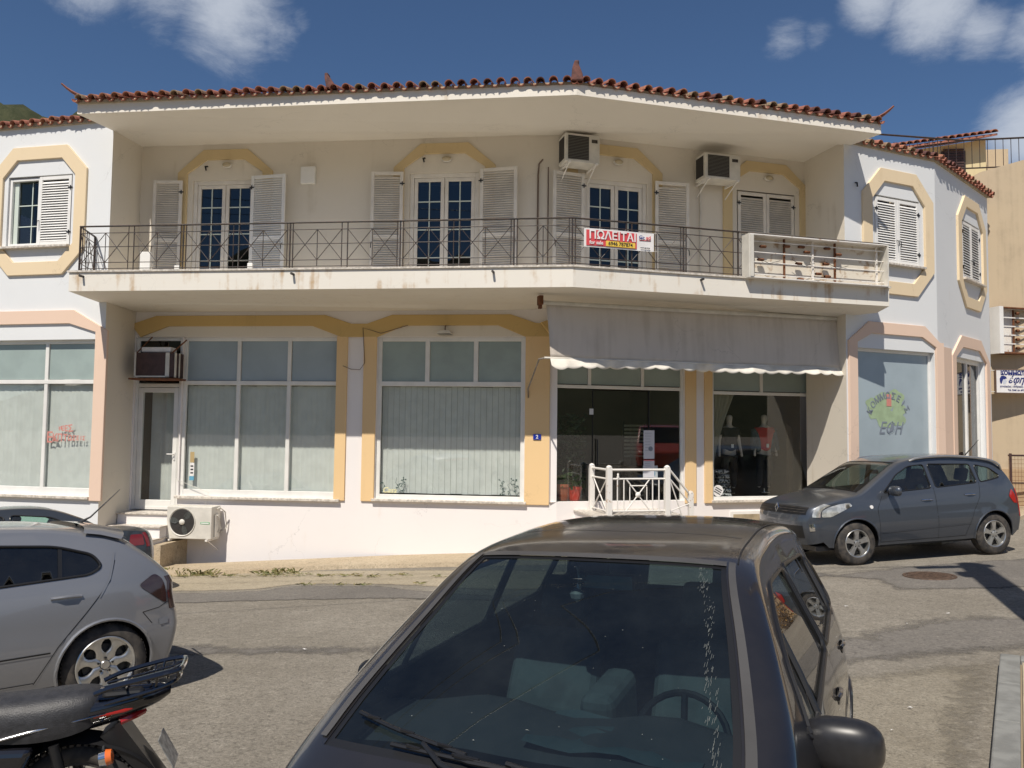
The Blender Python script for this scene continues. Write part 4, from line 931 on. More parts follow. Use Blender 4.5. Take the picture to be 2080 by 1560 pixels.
# ------------------------------------------------------------------ air conditioners
def ac_unit(label, M, w, h, d, fan=True, grille_m=None, flip=False, group='air conditioner boxes on the facade', body=None):
    t = thing('air_conditioner', label, 'air conditioner', M, group)
    body = body or M_plast
    mb = MB(); mb.box(0, w, -d, 0, 0, h); mb.build('housing', body, t, local=True, bevel=.015)
    if fan:
        cx, cz, r = w*.35, h*.52, h*.40
        Mf = Matrix.Translation((cx, -d-.004, cz)) @ Matrix.Rotation(math.pi/2, 4, 'X')
        mb = MB(); mb.lathe([(.001, -.002), (r, -.002), (r*1.02, .003), (r*1.07, .012), (r*1.09, .0), (r*1.09, -.003)], 36, Mf); mb.build('fan_ring', body, t, smooth=True, local=True, auto=30)
        mb = MB(); mb.lathe([(.001, .001), (r*.99, .001)], 36, Mf); mb.build('fan_well', M_dark, t, local=True)
        mb = MB()
        for k in range(3):
            a = k*2.094+.5; pts = []
            for i in range(7):
                b = a+i*.13; pts.append((b, r*(.25+.72*min(1, math.sin(.4+i*.42)+.15))))
            vs = [Mf @ Vector((r*.2*math.cos(a+.3), r*.2*math.sin(a+.3), .004))]+[Mf @ Vector((rr*math.cos(b), rr*math.sin(b), .006+.002*j)) for j, (b, rr) in enumerate(pts)]
            mb.add(vs, [(0, j, j+1) for j in range(1, len(vs)-1)])
        mb.build('fan_blade', mat('grey_blade', (.07, .075, .07), .5), t, local=True)
        mb = MB(); mb.lathe([(.001, .03), (r*.19, .026), (r*.23, .008)], 20, Mf); mb.build('fan_hub', M_plast, t, smooth=True, local=True)
        mb = MB()
        for k in range(1, 5): mb.lathe([(r*k/5-.002, .014), (r*k/5+.002, .014)], 40, Mf)
        for k in range(6): a = k*math.pi/3; mb.tube([Mf @ Vector((0, 0, .016)), Mf @ Vector((r*math.cos(a), r*math.sin(a), .014))], .0018, 4)
        mb.build('fan_guard', M_dark, t, local=True)
        mb = MB(); mb.box(w*.76, w*.96, -d-.005, -d-.001, h*.47, h*.53); mb.build('badge', mat('badge_green', (.08, .40, .16), .4), t, local=True)
        mb = MB(); mb.box(w*.775, w*.945, -d-.007, -d-.0055, h*.485, h*.515); mb.build('badge_field', M_bwhite, t, local=True)
    else:
        mb = MB(); mb.box(w*.08, w*.68, -d-.006, -d-.001, h*.09, h*.92); mb.build('grille', M_dark, t, local=True)
        mb = MB(); n = 16
        for k in range(n): z = h*.11+(h*.80)*k/(n-1); mb.box(w*.08, w*.68, -d-.012, -d-.004, z-.004, z+.004)
        mb.build('grille_bar', mat('grille_grey', (.16, .15, .13), .6), t, local=True)['kind'] = 'stuff'
        mb = MB(); mb.box(w*.76, w*.93, -d-.004, -d-.001, h*.72, h*.84); mb.build('badge', M_rubber, t, local=True)
        mb = MB(); mb.box(-.004, -.001, -d*.85, -d*.1, h*.12, h*.9); mb.build('side_grille', M_dark, t, local=True)
    mb = MB()
    for x in (.08, w-.08): mb.box(x-.02, x+.02, -d-.05, .12, -.035, -.001); mb.tube([(x, -d, -.02), (x, .1, -.28)], .012, 6)
    mb.build('bracket', M_whitemet, t, local=True)
    return t
# lower unit on the left, turned with its wall
u0, z1 = L.hit(339, 1028, .47); u1 = L.u(430, 1028, .47); z0 = L.z(339, 1094, .47)
T = ac_unit('white outdoor air conditioner with black fan low on the wall beside the left door', L.mat(u0, z0, .08), u1-u0, z1-z0, .38)
mb = MB(); w = u1-u0; h = z1-z0
mb.tube([(w+.01, -.18, h*.9), (w+.06, -.16, h*.97), (w+.12, -.05, h*.8), (w+.12, .03, h*.3), (w+.03, -.1, h*.15)], .014, 8); mb.tube([(w+.01, -.22, h*.75), (w+.05, -.2, h*.7), (w+.07, -.1, h*.3), (w+.01, -.2, h*.15)], .01, 8)
mb.build('pipe', M_plast, T, smooth=True, local=True)
mb = MB(); mb.box(w+.001, w+.03, -.27, -.12, h*.05, h*.75); mb.build('valve_cover', M_plast, T, local=True, bevel=.01)
mb = MB(); mb.tube([L.w(u0+.62*w, z1-.02, .04), L.w(u0+.68*w, z1+.25, .03), L.w(g1[0]-.03, z1+.5, .02), L.w(g1[0]-.03, 2.1, .015)], .006, 5); tag(mb.build('wall_cable', M_plast, None), 'thin pale cable running up the door frame from the low air conditioner', 'cable')
# two upper units
u0, z1 = L.hit(1096, 268, .55); z0 = L.z(1096, 326, .55)
ac_unit('beige air conditioner hung under the eaves at the corner between the balcony doors', Rr.mat(-.05, z0, .1), .72, z1-z0+.0, .42, False)
u0, z1 = Rr.hit(1431, 309, .5); u1 = Rr.u(1503, 309, .5); z0 = Rr.z(1431, 361, .5)
ac_unit('beige air conditioner under the eaves above the closed shutters', Rr.mat(u0, z0, .1), u1-u0, z1-z0, .42, False)
# brown window unit over the left door
u0, z1 = L.hit(274, 716, .42); u1 = L.u(340, 716, .42); z0 = L.z(274, 766, .42)
t = thing('air_conditioner', 'old dark brown window air conditioner in a rusty cage over the left shop door', 'air conditioner', L.mat(u0, z0, .42), 'air conditioner boxes on the facade'); w = u1-u0+.14; h = z1-z0
M_brown = mat('brown_enamel', (.07, .035, .03), .5, nz=.3, ns=9)
mb = MB(); mb.box(.02, w, 0, .40, .0, h); mb.build('housing', M_brown, t, local=True, bevel=.01)
mb = MB(); mb.box(0, .035, -.012, 0, 0, h); mb.box(w*.80, w*.90, -.012, 0, 0, h); mb.box(0, w*.9, -.012, 0, 0, .03); mb.box(w+.001, w+.012, .03, .1, 0, h); mb.box(w+.001, w+.012, .2, .24, 0, h); mb.build('trim', M_plast, t, local=True)
mb = MB(); mb.box(-.1, w+.05, -.04, .42, -.05, -.015); mb.build('shelf', M_rust, t, local=True)
mb = MB(); mb.tube([(.05, 0, h), (.14, .38, h+.36)], .012, 6); mb.tube([(w-.05, 0, h-.02), (w+.06, .38, h+.30)], .014, 6); mb.tube([(-.06, -.02, -.03), (-.03, .4, -.03)], .012, 6); mb.build('cage_bar', M_rust, t, local=True)
mb = MB(); mb.box(.1, .75, .05, .3, h+.01, h+.12); mb.build('cover_sheet', M_bwhite, t, local=True, bevel=.03)
# conduits on the upper wall
def pipe(label, pts, r=.016, m=None):
    mb = MB(); mb.tube(pts, r, 8); return tag(mb.build('pipe', m or M_plast, None, smooth=True, auto=50), label, 'pipe', 'pipes down the upper wall')
M_pipe = mat('pipe_brown', (.16, .11, .08), .6)
u = L.u(1092, 450, .05); pipe('brown pipe running down the wall from the corner air conditioner', [L.w(u+.1, 7.5, .1), L.w(u+.02, 7.42, .06), L.w(u, 7.2, .04), L.w(u, Z_BT, .04)], .017, M_pipe)
u = L.u(1113, 450, .05); pipe('darker second pipe beside the left shutter of the corner door', [L.w(u, 7.35, .06), L.w(u, Z_BT, .06)], .013, M_pipe)
u = Rr.u(1423, 450, .05); pipe('pipe running down from the air conditioner above the closed shutters', [Rr.w(u+.12, 7.3, .1), Rr.w(u, 7.2, .04), Rr.w(u, Z_BT, .04)], .018, M_plast)
# white drain stubs standing on the balcony
for i, (px, hh, dd) in enumerate(((296, .5, .10), (361, .22, .05), (509, .25, .05), (812, .12, .05), (978, .14, .05))):
    u = L.u(px, 520, 1.2); mb = MB(); mb.box(-dd, dd, -.03, .03, 0, hh, Matrix.Translation(L.w(u, Z_BT, 1.2))); tag(mb.build('board_end', M_shutw, None, bevel=.008), ['tall white board end standing at the left of the balcony', 'short white block by the first shutter on the balcony', 'white block below the right shutter of the first balcony door', 'small white block left of the middle balcony door', 'small white block right of the middle balcony door'][i], 'board', 'white blocks on the balcony floor')
# bulkhead lamps above the doors
for i, (fr, D, lb) in enumerate(((L, D1, 'over the leftmost balcony door'), (L, D2, 'over the middle balcony door'), (Rr, D3, 'over the balcony door behind the banner'), (Rr, D4, 'over the closed shutters'))):
    t = thing('wall_lamp', 'oval bulkhead lamp '+lb, 'lamp', fr.mat((D[0]+D[1])/2+.05, 7.58, .02), 'bulkhead lamps over the balcony doors')
    mb = MB(); mb.lathe([(.001, .0), (.10, 0), (.10, .03), (.085, .05)], 20, Matrix.Rotation(math.pi/2, 4, 'X') @ Matrix.Diagonal((1.1, .62, 1, 1))); mb.build('lamp_base', M_plast, t, smooth=True, local=True, auto=30)
    mb = MB(); mb.lathe([(.084, .045), (.06, .075), (.001, .085)], 20, Matrix.Rotation(math.pi/2, 4, 'X') @ Matrix.Diagonal((1.1, .62, 1, 1))); mb.build('lamp_glass', mat('lamp_glass_cream', (.50, .42, .28), .25), t, smooth=True, local=True)
t = thing('wall_lamp', 'flat floodlight on a short bracket over the middle shop window', 'lamp', L.mat(L.u(903, 670, .15), L.z(903, 674, .15), .12), 'floodlights on the ground floor')
mb = MB(); mb.prism([Vector((-.10, -.1, .03)), Vector((.10, -.1, .03)), Vector((.10, .1, .03)), Vector((-.10, .1, .03))], [Vector((-.16, -.14, -.04)), Vector((.16, -.14, -.04)), Vector((.16, .14, -.04)), Vector((-.16, .14, -.04))]); mb.build('lamp_housing', M_plast, t, local=True, bevel=.01)
mb = MB(); mb.box(-.13, .13, -.11, .11, -.046, -.041); mb.build('lamp_glass', M_glassd, t, local=True)
mb = MB(); mb.tube([(0, .02, .03), (0, .04, .12), (0, .12, .15)], .012, 6); mb.build('bracket', M_pipe, t, local=True)
# junction box
mb = MB(); u, z = L.hit(627, 358); mb.box(-.155, .155, -.07, .0, -.17, .19); t = thing('junction_box', 'square white wall box between the first two balcony doors', 'junction box', L.mat(u, z, .0)); mb.build('cover', M_shutw, t, local=True, bevel=.015)
mb = MB(); mb.box(-.17, .17, -.015, -.001, -.185, .205); mb.build('back_plate', M_plast, t, local=True)
# dark dangling fittings
for i, (fr, px, py, lb) in enumerate(((L, 420, 342, 'small dark hook left of the lamp over the leftmost door'), (L, 862, 325, 'small dark hook left of the lamp over the middle door'), (RW1, 1740, 375, 'small dark fitting on the right wing wall'))):
    u, z = fr.hit(px, py, .03); mb = MB(); mb.tube([fr.w(u, z+.05, 0), fr.w(u-.02, z+.03, .06), fr.w(u, z-.05, .05)], .018, 6); tag(mb.build('wall_hook', M_black, None, smooth=True), lb, 'hook', 'dark hooks on the facade')
# house number
t, M, w, h = plate('house_number_plate', 'small blue house number plate on the peach pilaster beside the shop', 'number plate', L, L.u(1083, 887, .05), L.u(1099, 887, .05), L.z(1090, 893, .05), L.z(1090, 882, .05), .052, mat('enamel_blue', (.01, .03, .30), .25), .008)
o = text('2', h*.95, M_bwhite, Matrix.Translation((0, -.011, h*.5)), None, 'numeral', .002); o.parent = t
# thin cable sagging on pier
mb = MB(); z = L.z(720, 745, .05); mb.tube([L.w(L.u(698, 745), z+.02, .05), L.w(L.u(715, 745), z-.05, .06), L.w(L.u(733, 745), z-.06, .06), L.w(L.u(742, 745), z+.08, .05), L.w(L.u(737, 745), z+.8, .05), L.w(L.u(775, 678), 4.0, .05), L.w(L.u(830, 655), 4.16, .05)], .007, 5)
tag(mb.build('wall_cable', M_pipe, None), 'thin dark cable looping over the pier and up around the middle arch', 'cable')
# ------------------------------------------------------------------ vertical blinds
def blind(fr, u0, u1, z0, z1, o, label, pitch=.105, gap=0, ang=6, hr=True, cover=.55):
    t = thing('vertical_blind', label, 'blind', fr.mat(u0, z0, o), 'vertical slat blinds inside the shop windows')
    mb = MB(); mb.box(0, u1-u0, -.02, .03, z1-z0-.05, z1-z0); mb.build('headrail', M_alu, t, local=True)
    n = int((u1-u0)/pitch); p = (u1-u0)/n
    me = MB(); H = z1-z0-.06; w = p*cover
    rows = [[Vector((x, .006*math.cos(x/w*1.4), z)) for x in (-w, -w/2, 0, w/2, w)] for z in (0, H)]
    me.grid(rows); first = None; rr = random.Random(int(u0*100)+9)
    for i in range(n):
        Mx = Matrix.Translation(((i+.5)*p, rr.uniform(-.003, .003), rr.uniform(-.004, .006))) @ Matrix.Rotation(R_(ang+rr.uniform(-5, 5)), 4, 'Z')
        if first is None:
            first = me.build('slat', M_blind, t, smooth=True, local=True, fixn=False); first.matrix_basis = Mx
        else: share(first, Mx, t)
    return t
OBL = -.17
blind(L, g1[0]+.06, g1[1]-.05, g1[2]+.08, zt-.0, OBL, 'long pale blind behind the three panes left of the pier', .10, ang=5, cover=.50)
blind(L, g1_door[0]+.16, g1_door[1]-.14, .45, 2.85, -.45, 'narrow pale blind behind the left glass door', .10)
blind(L, g2[0]+.08, g2[1]-.07, g2[2]+.10, zt-.0, OBL, 'wide pale blind filling the middle shop window', .118, ang=2, cover=.482)
blind(LW, lg[0]+.06, lg[1]-.05, lg[2]+.12, zl, OBL-.03, 'pale blind in the far left shop window behind the red letters', .10)
# red sale letters hung in the left window
M_salered = mat('faded_red_letters', (.60, .24, .20), .6)
u, z = LW.hit(132, 888, -.12); t = thing('window_lettering', 'faded red sale letters on the far left shop window', 'lettering', LW.mat(u, z, -.118))
hs = [(.30, -.36), (.21, -.24), (.21, -.12), (.19, .01), (.15, .12), (.13, .215), (.12, .30), (.11, .375), (.11, .44)]
for ch, (s, x) in zip('ΕΚΠΤΩΣΕΙΣ', hs):
    o = text(ch, s, M_salered, Matrix.Translation((x, 0, -.02)), None, 'letter', .004, .85); o.parent = t
x = -.12
for ch, s in zip('ΝΕΕΣ', (.10, .13, .16, .19)):
    o = text(ch, s, M_salered, Matrix.Translation((x, 0, .17)) @ Matrix.Rotation(R_(-10), 4, 'Y'), None, 'letter', .004, .9); o.parent = t; x += s*.62
# floral stickers in the middle window
M_stk = mat('dark_sticker', (.05, .09, .08), .6)
for k, (px, lb) in enumerate(((800, 'dark floral sticker in the lower left of the middle window'), (1030, 'dark floral sticker in the lower right of the middle window'))):
    u, z = L.hit(px, 980, OW); t = thing('window_sticker', lb, 'sticker', L.mat(u, z, OW-.03), 'floral stickers on the middle window'); rr = random.Random(k+2); mb = MB()
    for i in range(5):
        x, zz_ = rr.uniform(-.2, .2), -.3; pts = []
        for j in range(6): pts.append((x, -.002, zz_)); x += rr.uniform(-.06, .06); zz_ += rr.uniform(.03, .11)
        mb.tube(pts, .004, 4)
        for j in range(4):
            c_ = pts[rr.randrange(1, 6)]; a = rr.uniform(0, 6); mb.add([(c_[0], -.003, c_[2]), (c_[0]+.05*math.cos(a), -.003, c_[2]+.05*math.sin(a)), (c_[0]+.05*math.cos(a+.7), -.003, c_[2]+.05*math.sin(a+.7))], [(0, 1, 2)])
    mb.build('stem', M_stk, t, local=True)
u, z = L.hit(790, 996, OW); t = thing('window_sticker', 'cream word sticker over a black strip in the bottom left of the middle window', 'sticker', L.mat(u, z, OW-.03))
o = text('Casa', .15, mat('cream_ink', (.75, .70, .40), .6), Matrix.Translation((0, -.002, 0)), None, 'lettering', .002, shear=.3); o.parent = t
mb = MB(); mb.box(-.16, .08, -.004, -.002, -.14, -.08); mb.build('black_strip', M_black, t, local=True)
u, z = L.hit(388, 962, OW); t = thing('window_sticker', 'narrow yellow and blue sticker at the corner of the first window pane', 'sticker', L.mat(u, z, OW-.03))
mb = MB(); mb.box(-.05, .05, -.003, -.001, -.05, .22); mb.build('white_field', M_bwhite, t, local=True); mb = MB(); mb.box(-.045, .045, -.003, -.001, .23, .45); mb.build('tan_field', mat('tan_sticker', (.45, .33, .16), .6), t, local=True)
mb = MB(); mb.box(-.05, .05, -.003, -.001, -.14, -.055); mb.build('blue_field', mat('blue_sticker', (.12, .35, .50), .6), t, local=True)
o = text('OPEN', .07, mat('tan_ink', (.45, .28, .10), .6), Matrix.Translation((.17, -.002, .12)), None, 'lettering', .001)
bpy.data.objects.remove(o)
mb = MB()
for k in range(3): mb.box(-.03, .03, -.005, -.0035, .0+.07*k, .03+.07*k)
mb.build('print_line', M_ink, t, local=True)
# hairdresser lettering on the right wing film
u, z = RW1.hit(1812, 830, OW); t = thing('window_lettering', 'hairdresser lettering with green blot on the frosted right wing window', 'lettering', RW1.mat(u, z, OW-.078)); M_grn = mat('green_sticker', (.36, .47, .29), .6, nz=.15, ns=6); M_lettgrey = mat('grey_letter', (.20, .23, .28), .6)
rr = random.Random(4); mb = MB()
for i, (x, zz_, r) in enumerate(((-.15, .12, .30), (.18, .22, .26), (.30, .0, .2), (-.38, -.05, .26), (-.1, -.2, .3), (.28, -.22, .2), (-.5, .1, .16))):
    a0_ = rr.uniform(0, 6); mb.add([(x, -.0005-.0005*i, zz_)]+[(x+r*(1+.15*math.sin(3*q+a0_))*math.cos(q), -.0005-.0005*i, zz_+r*.7*(1+.12*math.sin(5*q))*math.sin(q)) for q in [k*math.pi/9 for k in range(18)]], [(0, k, k % 18+1) for k in range(1, 19)])
mb.build('green_blot', M_grn, t, local=True)
mb = MB(); mb.box(-.07, .07, -.006, -.0045, .05, .30); mb.build('red_mark', M_salered, t, local=True, bevel=.02)
n = 9
for i, ch in enumerate('ΚΟΜΜΩΣΕΙΣ'):
    a = R_(62-118*i/8); r = .62; o = text(ch, .19, M_lettgrey, Matrix.Translation((-.0-r*math.sin(a)*1.0, -.006, -.35+r*math.cos(a))) @ Matrix.Rotation(-a, 4, 'Y'), None, 'letter', .003); o.parent = t
o = text('ΕΦΗ', .34, M_lettgrey, Matrix.Translation((.03, -.006, -.42)), None, 'lettering', .003, .9, shear=.35); o.parent = t
# ------------------------------------------------------------------ clothes shop contents
M_skin = mat('mannequin_skin', (.60, .52, .44), .35); M_red2 = mat('red_tshirt', (.50, .03, .03), .8); M_blk2 = mat('black_cloth', (.012, .012, .014), .85, nz=.3); M_denim = mat('denim_grey', (.07, .10, .12), .85, nz=.3, ns=20)
def skinfig(name, pts, edges, m, parent, lv=2):
    me = bpy.data.meshes.new(name); me.from_pydata([p[0] for p in pts], edges, []); o = bpy.data.objects.new(name, me); COL.objects.link(o)
    me.materials.append(m); s = o.modifiers.new('s', 'SKIN'); sk = me.skin_vertices[0].data if me.skin_vertices else None
    bm = bmesh.new(); bm.from_mesh(me); lay = bm.verts.layers.skin.verify()
    for v in bm.verts:
        r = pts[v.index][1]; v[lay].radius = r if isinstance(r, tuple) else (r, r); v[lay].use_root = v.index == 0
    bm.to_mesh(me); bm.free(); s.use_smooth_shade = True
    u = o.modifiers.new('u', 'SUBSURF'); u.levels = u.render_levels = lv; o.parent = parent; return o
def mannequin(M, label, shirt, jacket):
    t = thing('mannequin', label, 'mannequin', M, 'mannequins in the clothes shop window')
    P = [((0, 0, .95), (.16, .11)), ((0, 0, 1.12), (.125, .09)), ((0, 0, 1.34), (.17, .105)), ((0, 0, 1.46), (.10, .07)), ((0, 0, 1.53), .048), ((0, -.01, 1.62), .075), ((0, -.01, 1.74), .078),
         ((.19, 0, 1.42), .05), ((.25, .0, 1.14), .04), ((.27, -.05, .90), .026), ((.28, -.07, .80), (.02, .035)), ((-.19, 0, 1.42), .05), ((-.25, 0, 1.14), .04), ((-.27, -.05, .90), .026), ((-.28, -.07, .80), (.02, .035)),
         ((.09, 0, .86), .085), ((.11, 0, .48), .058), ((.12, .02, .10), .035), ((-.09, 0, .86), .085), ((-.11, 0, .48), .058), ((-.12, .02, .10), .035)]
    E_ = [(0, 1), (1, 2), (2, 3), (3, 4), (4, 5), (5, 6), (2, 7), (7, 8), (8, 9), (9, 10), (2, 11), (11, 12), (12, 13), (13, 14), (0, 15), (15, 16), (16, 17), (0, 18), (18, 19), (19, 20)]
    skinfig('body', P, E_, M_skin, t)
    Q = [((0, 0, .88), (.20, .15)), ((0, 0, 1.12), (.165, .125)), ((0, 0, 1.34), (.20, .125)), ((0, 0, 1.44), (.13, .085))]+[((s*.2, 0, 1.40), .068) for s in (1, -1)]+[((s*.24, 0, 1.27), .06) for s in (1, -1)]
    skinfig('shirt', Q, [(0, 1), (1, 2), (2, 3), (2, 4), (4, 6), (2, 5), (5, 7)], shirt, t)
    Q = [((0, 0, .98), (.19, .14)), ((.10, 0, .78), .105), ((.115, 0, .45), .08), ((.12, .02, .12), .065), ((-.10, 0, .78), .105), ((-.115, 0, .45), .08), ((-.12, .02, .12), .065)]
    skinfig('trousers', Q, [(0, 1), (1, 2), (2, 3), (0, 4), (4, 5), (5, 6)], M_blk2, t)
    if jacket:
        for s in (1, -1):
            Q = [((s*.17, .02, 1.40), (.09, .10)), ((s*.17, .02, 1.15), (.10, .12)), ((s*.17, .02, .88), (.10, .13)), ((s*.25, 0, 1.33), .075), ((s*.29, -.02, 1.10), .065), ((s*.31, -.06, .92), .055)]
            skinfig('jacket_front', Q, [(0, 1), (1, 2), (0, 3), (3, 4), (4, 5)], jacket, t)
    mb = MB(); mb.box(-.03, .03, -.145, -.14, 1.0, 1.08); mb.build('label_tag', M_bwhite, t, local=True)
    mb = MB(); mb.lathe([(.001, 0), (.16, 0), (.16, .02), (.02, .03), (.015, .1)], 20); mb.build('stand', M_chrome, t, local=True)
    return t
fz = .30; u, _ = Rr.hit(1482, 900, -.75)
def mm(px, o): u = Rr.u(px, 900, o); return Rr.mat(u, Rr.z(px, 836, o)-1.80, o)
mannequin(mm(1481, -.8), 'mannequin in a plain black t-shirt on the left of the clothes shop window', M_blk2, None)
mannequin(mm(1552, -.75), 'mannequin in a red t-shirt and open grey denim jacket on the right of the window', M_red2, M_denim)
# curtain, patterned cloth pile
t = thing('curtain', 'cream curtain gathered at the left edge of the mannequin window', 'curtain', Rr.mat(g4[0]+.06, .7, -.28)); rows = []
for j in range(14):
    v = j/13; ww = .62*(1-.87*math.sin(min(1, v*1.15)*math.pi/2)); rows.append([Vector((ww*i/30, .04*math.sin(i*1.25), 2.2*(1-v))) for i in range(31)])
mb = MB(); mb.grid(rows); mb.build('cloth', mat('cream_cloth', (.42, .38, .28), .85), t, smooth=True, local=True, fixn=False)
t = thing('display_board', 'board leaning in the right of the mannequin window', 'board', Rr.mat(Rr.u(1600, 900, -.5), .68, -.5)); mb = MB(); mb.fpoly(Fr(0, 0, 0), [(0, 0), (.55, 0), (.1, 1.5), (-.05, 1.6)], -.02, .02); mb.build('board', mat('brown_board', (.14, .10, .06), .7), t, local=True)
t = thing('folded_cloth', 'pile of black and white patterned cloth at the bottom of the mannequin window', 'cloth', Rr.mat(Rr.u(1473, 985, -.3), .68, -.3))
M_pat = mat('patterned_cloth', (.5, .5, .5), .8, ns=24, c2=(.012, .012, .014), nlo=.49, nhi=.51, det=1)
mb = MB(); 
for k in range(6): mb.box(-.18+.01*(k % 2), .16-.012*k, -.02, .22, .10*k, .10*k+.09)
mb.build('fold', M_pat, t, local=True, bevel=.03, smooth=False)
t = thing('window_sticker', 'round white and black sticker at the foot of the mannequin window', 'sticker', Rr.mat(Rr.u(1460, 997, OW), Rr.z(1460, 997, OW), OW-.03)); mb = MB(); Mx = Matrix.Rotation(math.pi/2, 4, 'X'); mb.lathe([(.001, .002), (.12, .002)], 24, Mx); mb.build('disc', M_bwhite, t, local=True)
mb = MB(); 
for k in range(3): mb.box(-.08, .08, -.005, -.003, -.06+.045*k, -.04+.045*k, Matrix.Rotation(.5, 4, 'Y'))
mb.build('stripe', M_ink, t, local=True)
# door glass papers
for (x0, x1, y0, y1, lb, bl) in ((1308, 1330, 874, 932, 'upper white notice taped on the shop door glass', 1), (1308, 1330, 934, 945+25, 'lower white notice with a red edge on the shop door glass', 0)):
    t, M, w, h = plate('notice', lb, 'notice', Rr, Rr.u(x0, 900, OW), Rr.u(x1, 900, OW), Rr.z(1320, y1, OW), Rr.z(1320, y0, OW), OW-.02, mat('paper', (.62, .62, .66), .7), .002)
    mb = MB(); rr = random.Random(y0)
    for k in range(7 if bl else 4): mb.box(-w*.8, w*rr.uniform(.2, .8), -.005, -.003, h*(.9-.1*k)-.006, h*(.9-.1*k))
    mb.build('print_line', mat('print_grey', (.30, .32, .36), .7), t, local=True)
    if not bl: mb = MB(); mb.box(-w, w, -.005, -.003, h*.95, h); mb.build('red_edge', M_bred, t, local=True)
    else: mb = MB(); mb.lathe([(.001, .004), (.05, .004)], 16, Matrix.Translation((w*.3, 0, h*.35)) @ Matrix.Rotation(math.pi/2, 4, 'X')); mb.build('dark_disc', M_lettgrey, t, local=True)
t, M, w, h = plate('notice', 'white square sticker with a blue disc behind the white stair railing', 'notice', Rr, Rr.u(1307, 950, OW), Rr.u(1337, 950, OW), Rr.z(1320, 972, OW), Rr.z(1320, 946, OW), OW-.025, mat('pale_paper', (.45, .50, .52), .7), .002)
mb = MB(); mb.lathe([(.001, .004), (.11, .004)], 20, Matrix.Translation((0, 0, h*.4)) @ Matrix.Rotation(math.pi/2, 4, 'X')); mb.build('blue_disc', mat('blue_disc', (.06, .22, .32), .6), t, local=True)
t, M, w, h = plate('notice', 'small white card high on the shop door pane', 'notice', Rr, Rr.u(1198, 838, OW), Rr.u(1206, 838, OW), Rr.z(1200, 842, OW), Rr.z(1200, 830, OW), OW-.02, mat('paper_card', (.6, .6, .6), .7), .002)
t = thing('wall_shelf', 'slatted pale display rack seen deep inside the clothes shop', 'rack', Rr.mat(Rr.u(1268, 870, -2.6), 1.45, -2.6)); mb = MB()
for k in range(9): mb.box(0, .75, 0, .03, .09*k, .09*k+.05)
mb.build('slat', mat('pale_rack', (.5, .48, .36), .6), t, local=True); mb = MB(); mb.box(-.03, 0, 0, .05, -1.15, .85); mb.box(.75, .78, 0, .05, -1.15, .85); mb.build('upright', M_black, t, local=True)
t = thing('shop_counter', 'dark shop counter deep inside the clothes shop', 'counter', Rr.mat(Rr.u(1235, 950, -2.2), .27, -2.2)); mb = MB(); mb.box(0, 1.1, 0, .5, 0, .95); mb.build('front', mat('dark_wood', (.05, .03, .02), .6), t, local=True, bevel=.01); mb = MB(); mb.box(-.03, 1.13, -.04, .54, .951, .99); mb.build('top', mat('wood_top', (.14, .09, .05), .5), t, local=True)
# potted plants inside the window
def leafclump(P, n, r, h, m, name, parent, size=.05, seed=0, up=.4):
    rr = random.Random(seed); mb = MB()
    for i in range(n):
        a = rr.uniform(0, 6.283); q = r*math.sqrt(rr.random()); z = h*rr.random(); s = size*rr.uniform(.6, 1.3)
        c = Vector((q*math.cos(a), q*math.sin(a), z))+P; d = Vector((rr.gauss(0, 1), rr.gauss(0, 1), rr.gauss(up, .6))).normalized(); e = d.cross(Vector((rr.random(), rr.random(), rr.random()))).normalized()
        f_ = d.cross(e)*.12*s
        mb.add([c-d*s, c-e*s*.42+f_, c+d*s, c+e*s*.42+f_], [(0, 1, 2), (0, 2, 3)])
    return mb.build(name, m, parent, local=True, fixn=False)
M_leaf = mat('leaf_green', (.05, .11, .025), .55, nz=.5, ns=14); M_leafd = mat('leaf_dark', (.025, .05, .02), .5, nz=.5, ns=9)
def pot(M, label, m, s=1.0, plant=(120, .2, .3), seed=1, lm=None, cat='potted plant'):
    t = thing('potted_plant', label, cat, M, 'potted plants inside the clothes shop window'); mb = MB()
    mb.lathe([(.001, 0), (.10*s, 0), (.145*s, .24*s), (.16*s, .24*s), (.16*s, .29*s), (.14*s, .29*s), (.13*s, .25*s), (.001, .25*s)], 24); mb.build('pot', m, t, smooth=True, local=True, auto=35)
    leafclump(Vector((0, 0, .26*s)), plant[0], plant[1], plant[2], lm or M_leaf, 'foliage', t, .06, seed)
    mb = MB(); rr = random.Random(seed)
    for k in range(6): mb.tube([(0, 0, .25*s), (rr.uniform(-.08, .08), rr.uniform(-.08, .08), .26*s+plant[2]*.9)], .006, 5)
    mb.build('stem', M_leafd, t, local=True); return t
def pm(px, py, o): return Rr.mat(Rr.u(px, py, o), .30+.36, o)
pot(pm(1143, 1010, -.35), 'plant in a terracotta pot at the left of the clothes shop window', mat('pot_terracotta', (.35, .10, .05), .8), 1.15, (130, .18, .22), 1)
pot(pm(1167, 1010, -.28), 'bushy plant in a bright red pot in the clothes shop window', mat('pot_red', (.55, .04, .02), .4), 1.0, (200, .22, .30), 2)
t = thing('potted_plant', 'tall dark indoor shrub behind the two small pots', 'potted plant', Rr.mat(Rr.u(1150, 950, -.7), .5, -.7), 'potted plants inside the clothes shop window'); leafclump(Vector((0, 0, .2)), 700, .42, 1.7, M_leafd, 'foliage', t, .08, 5); mb = MB(); mb.tube([(0, 0, 0), (.03, 0, .8), (0, .02, 1.6)], [.03, .02, .01], 8); mb.build('stem', M_pipe, t, local=True)
mb = MB(); mb.lathe([(.001, 0), (.2, 0), (.25, .32), (.22, .32), (.2, .28), (.001, .28)], 20); mb.build('pot', M_black, t, smooth=True, local=True)
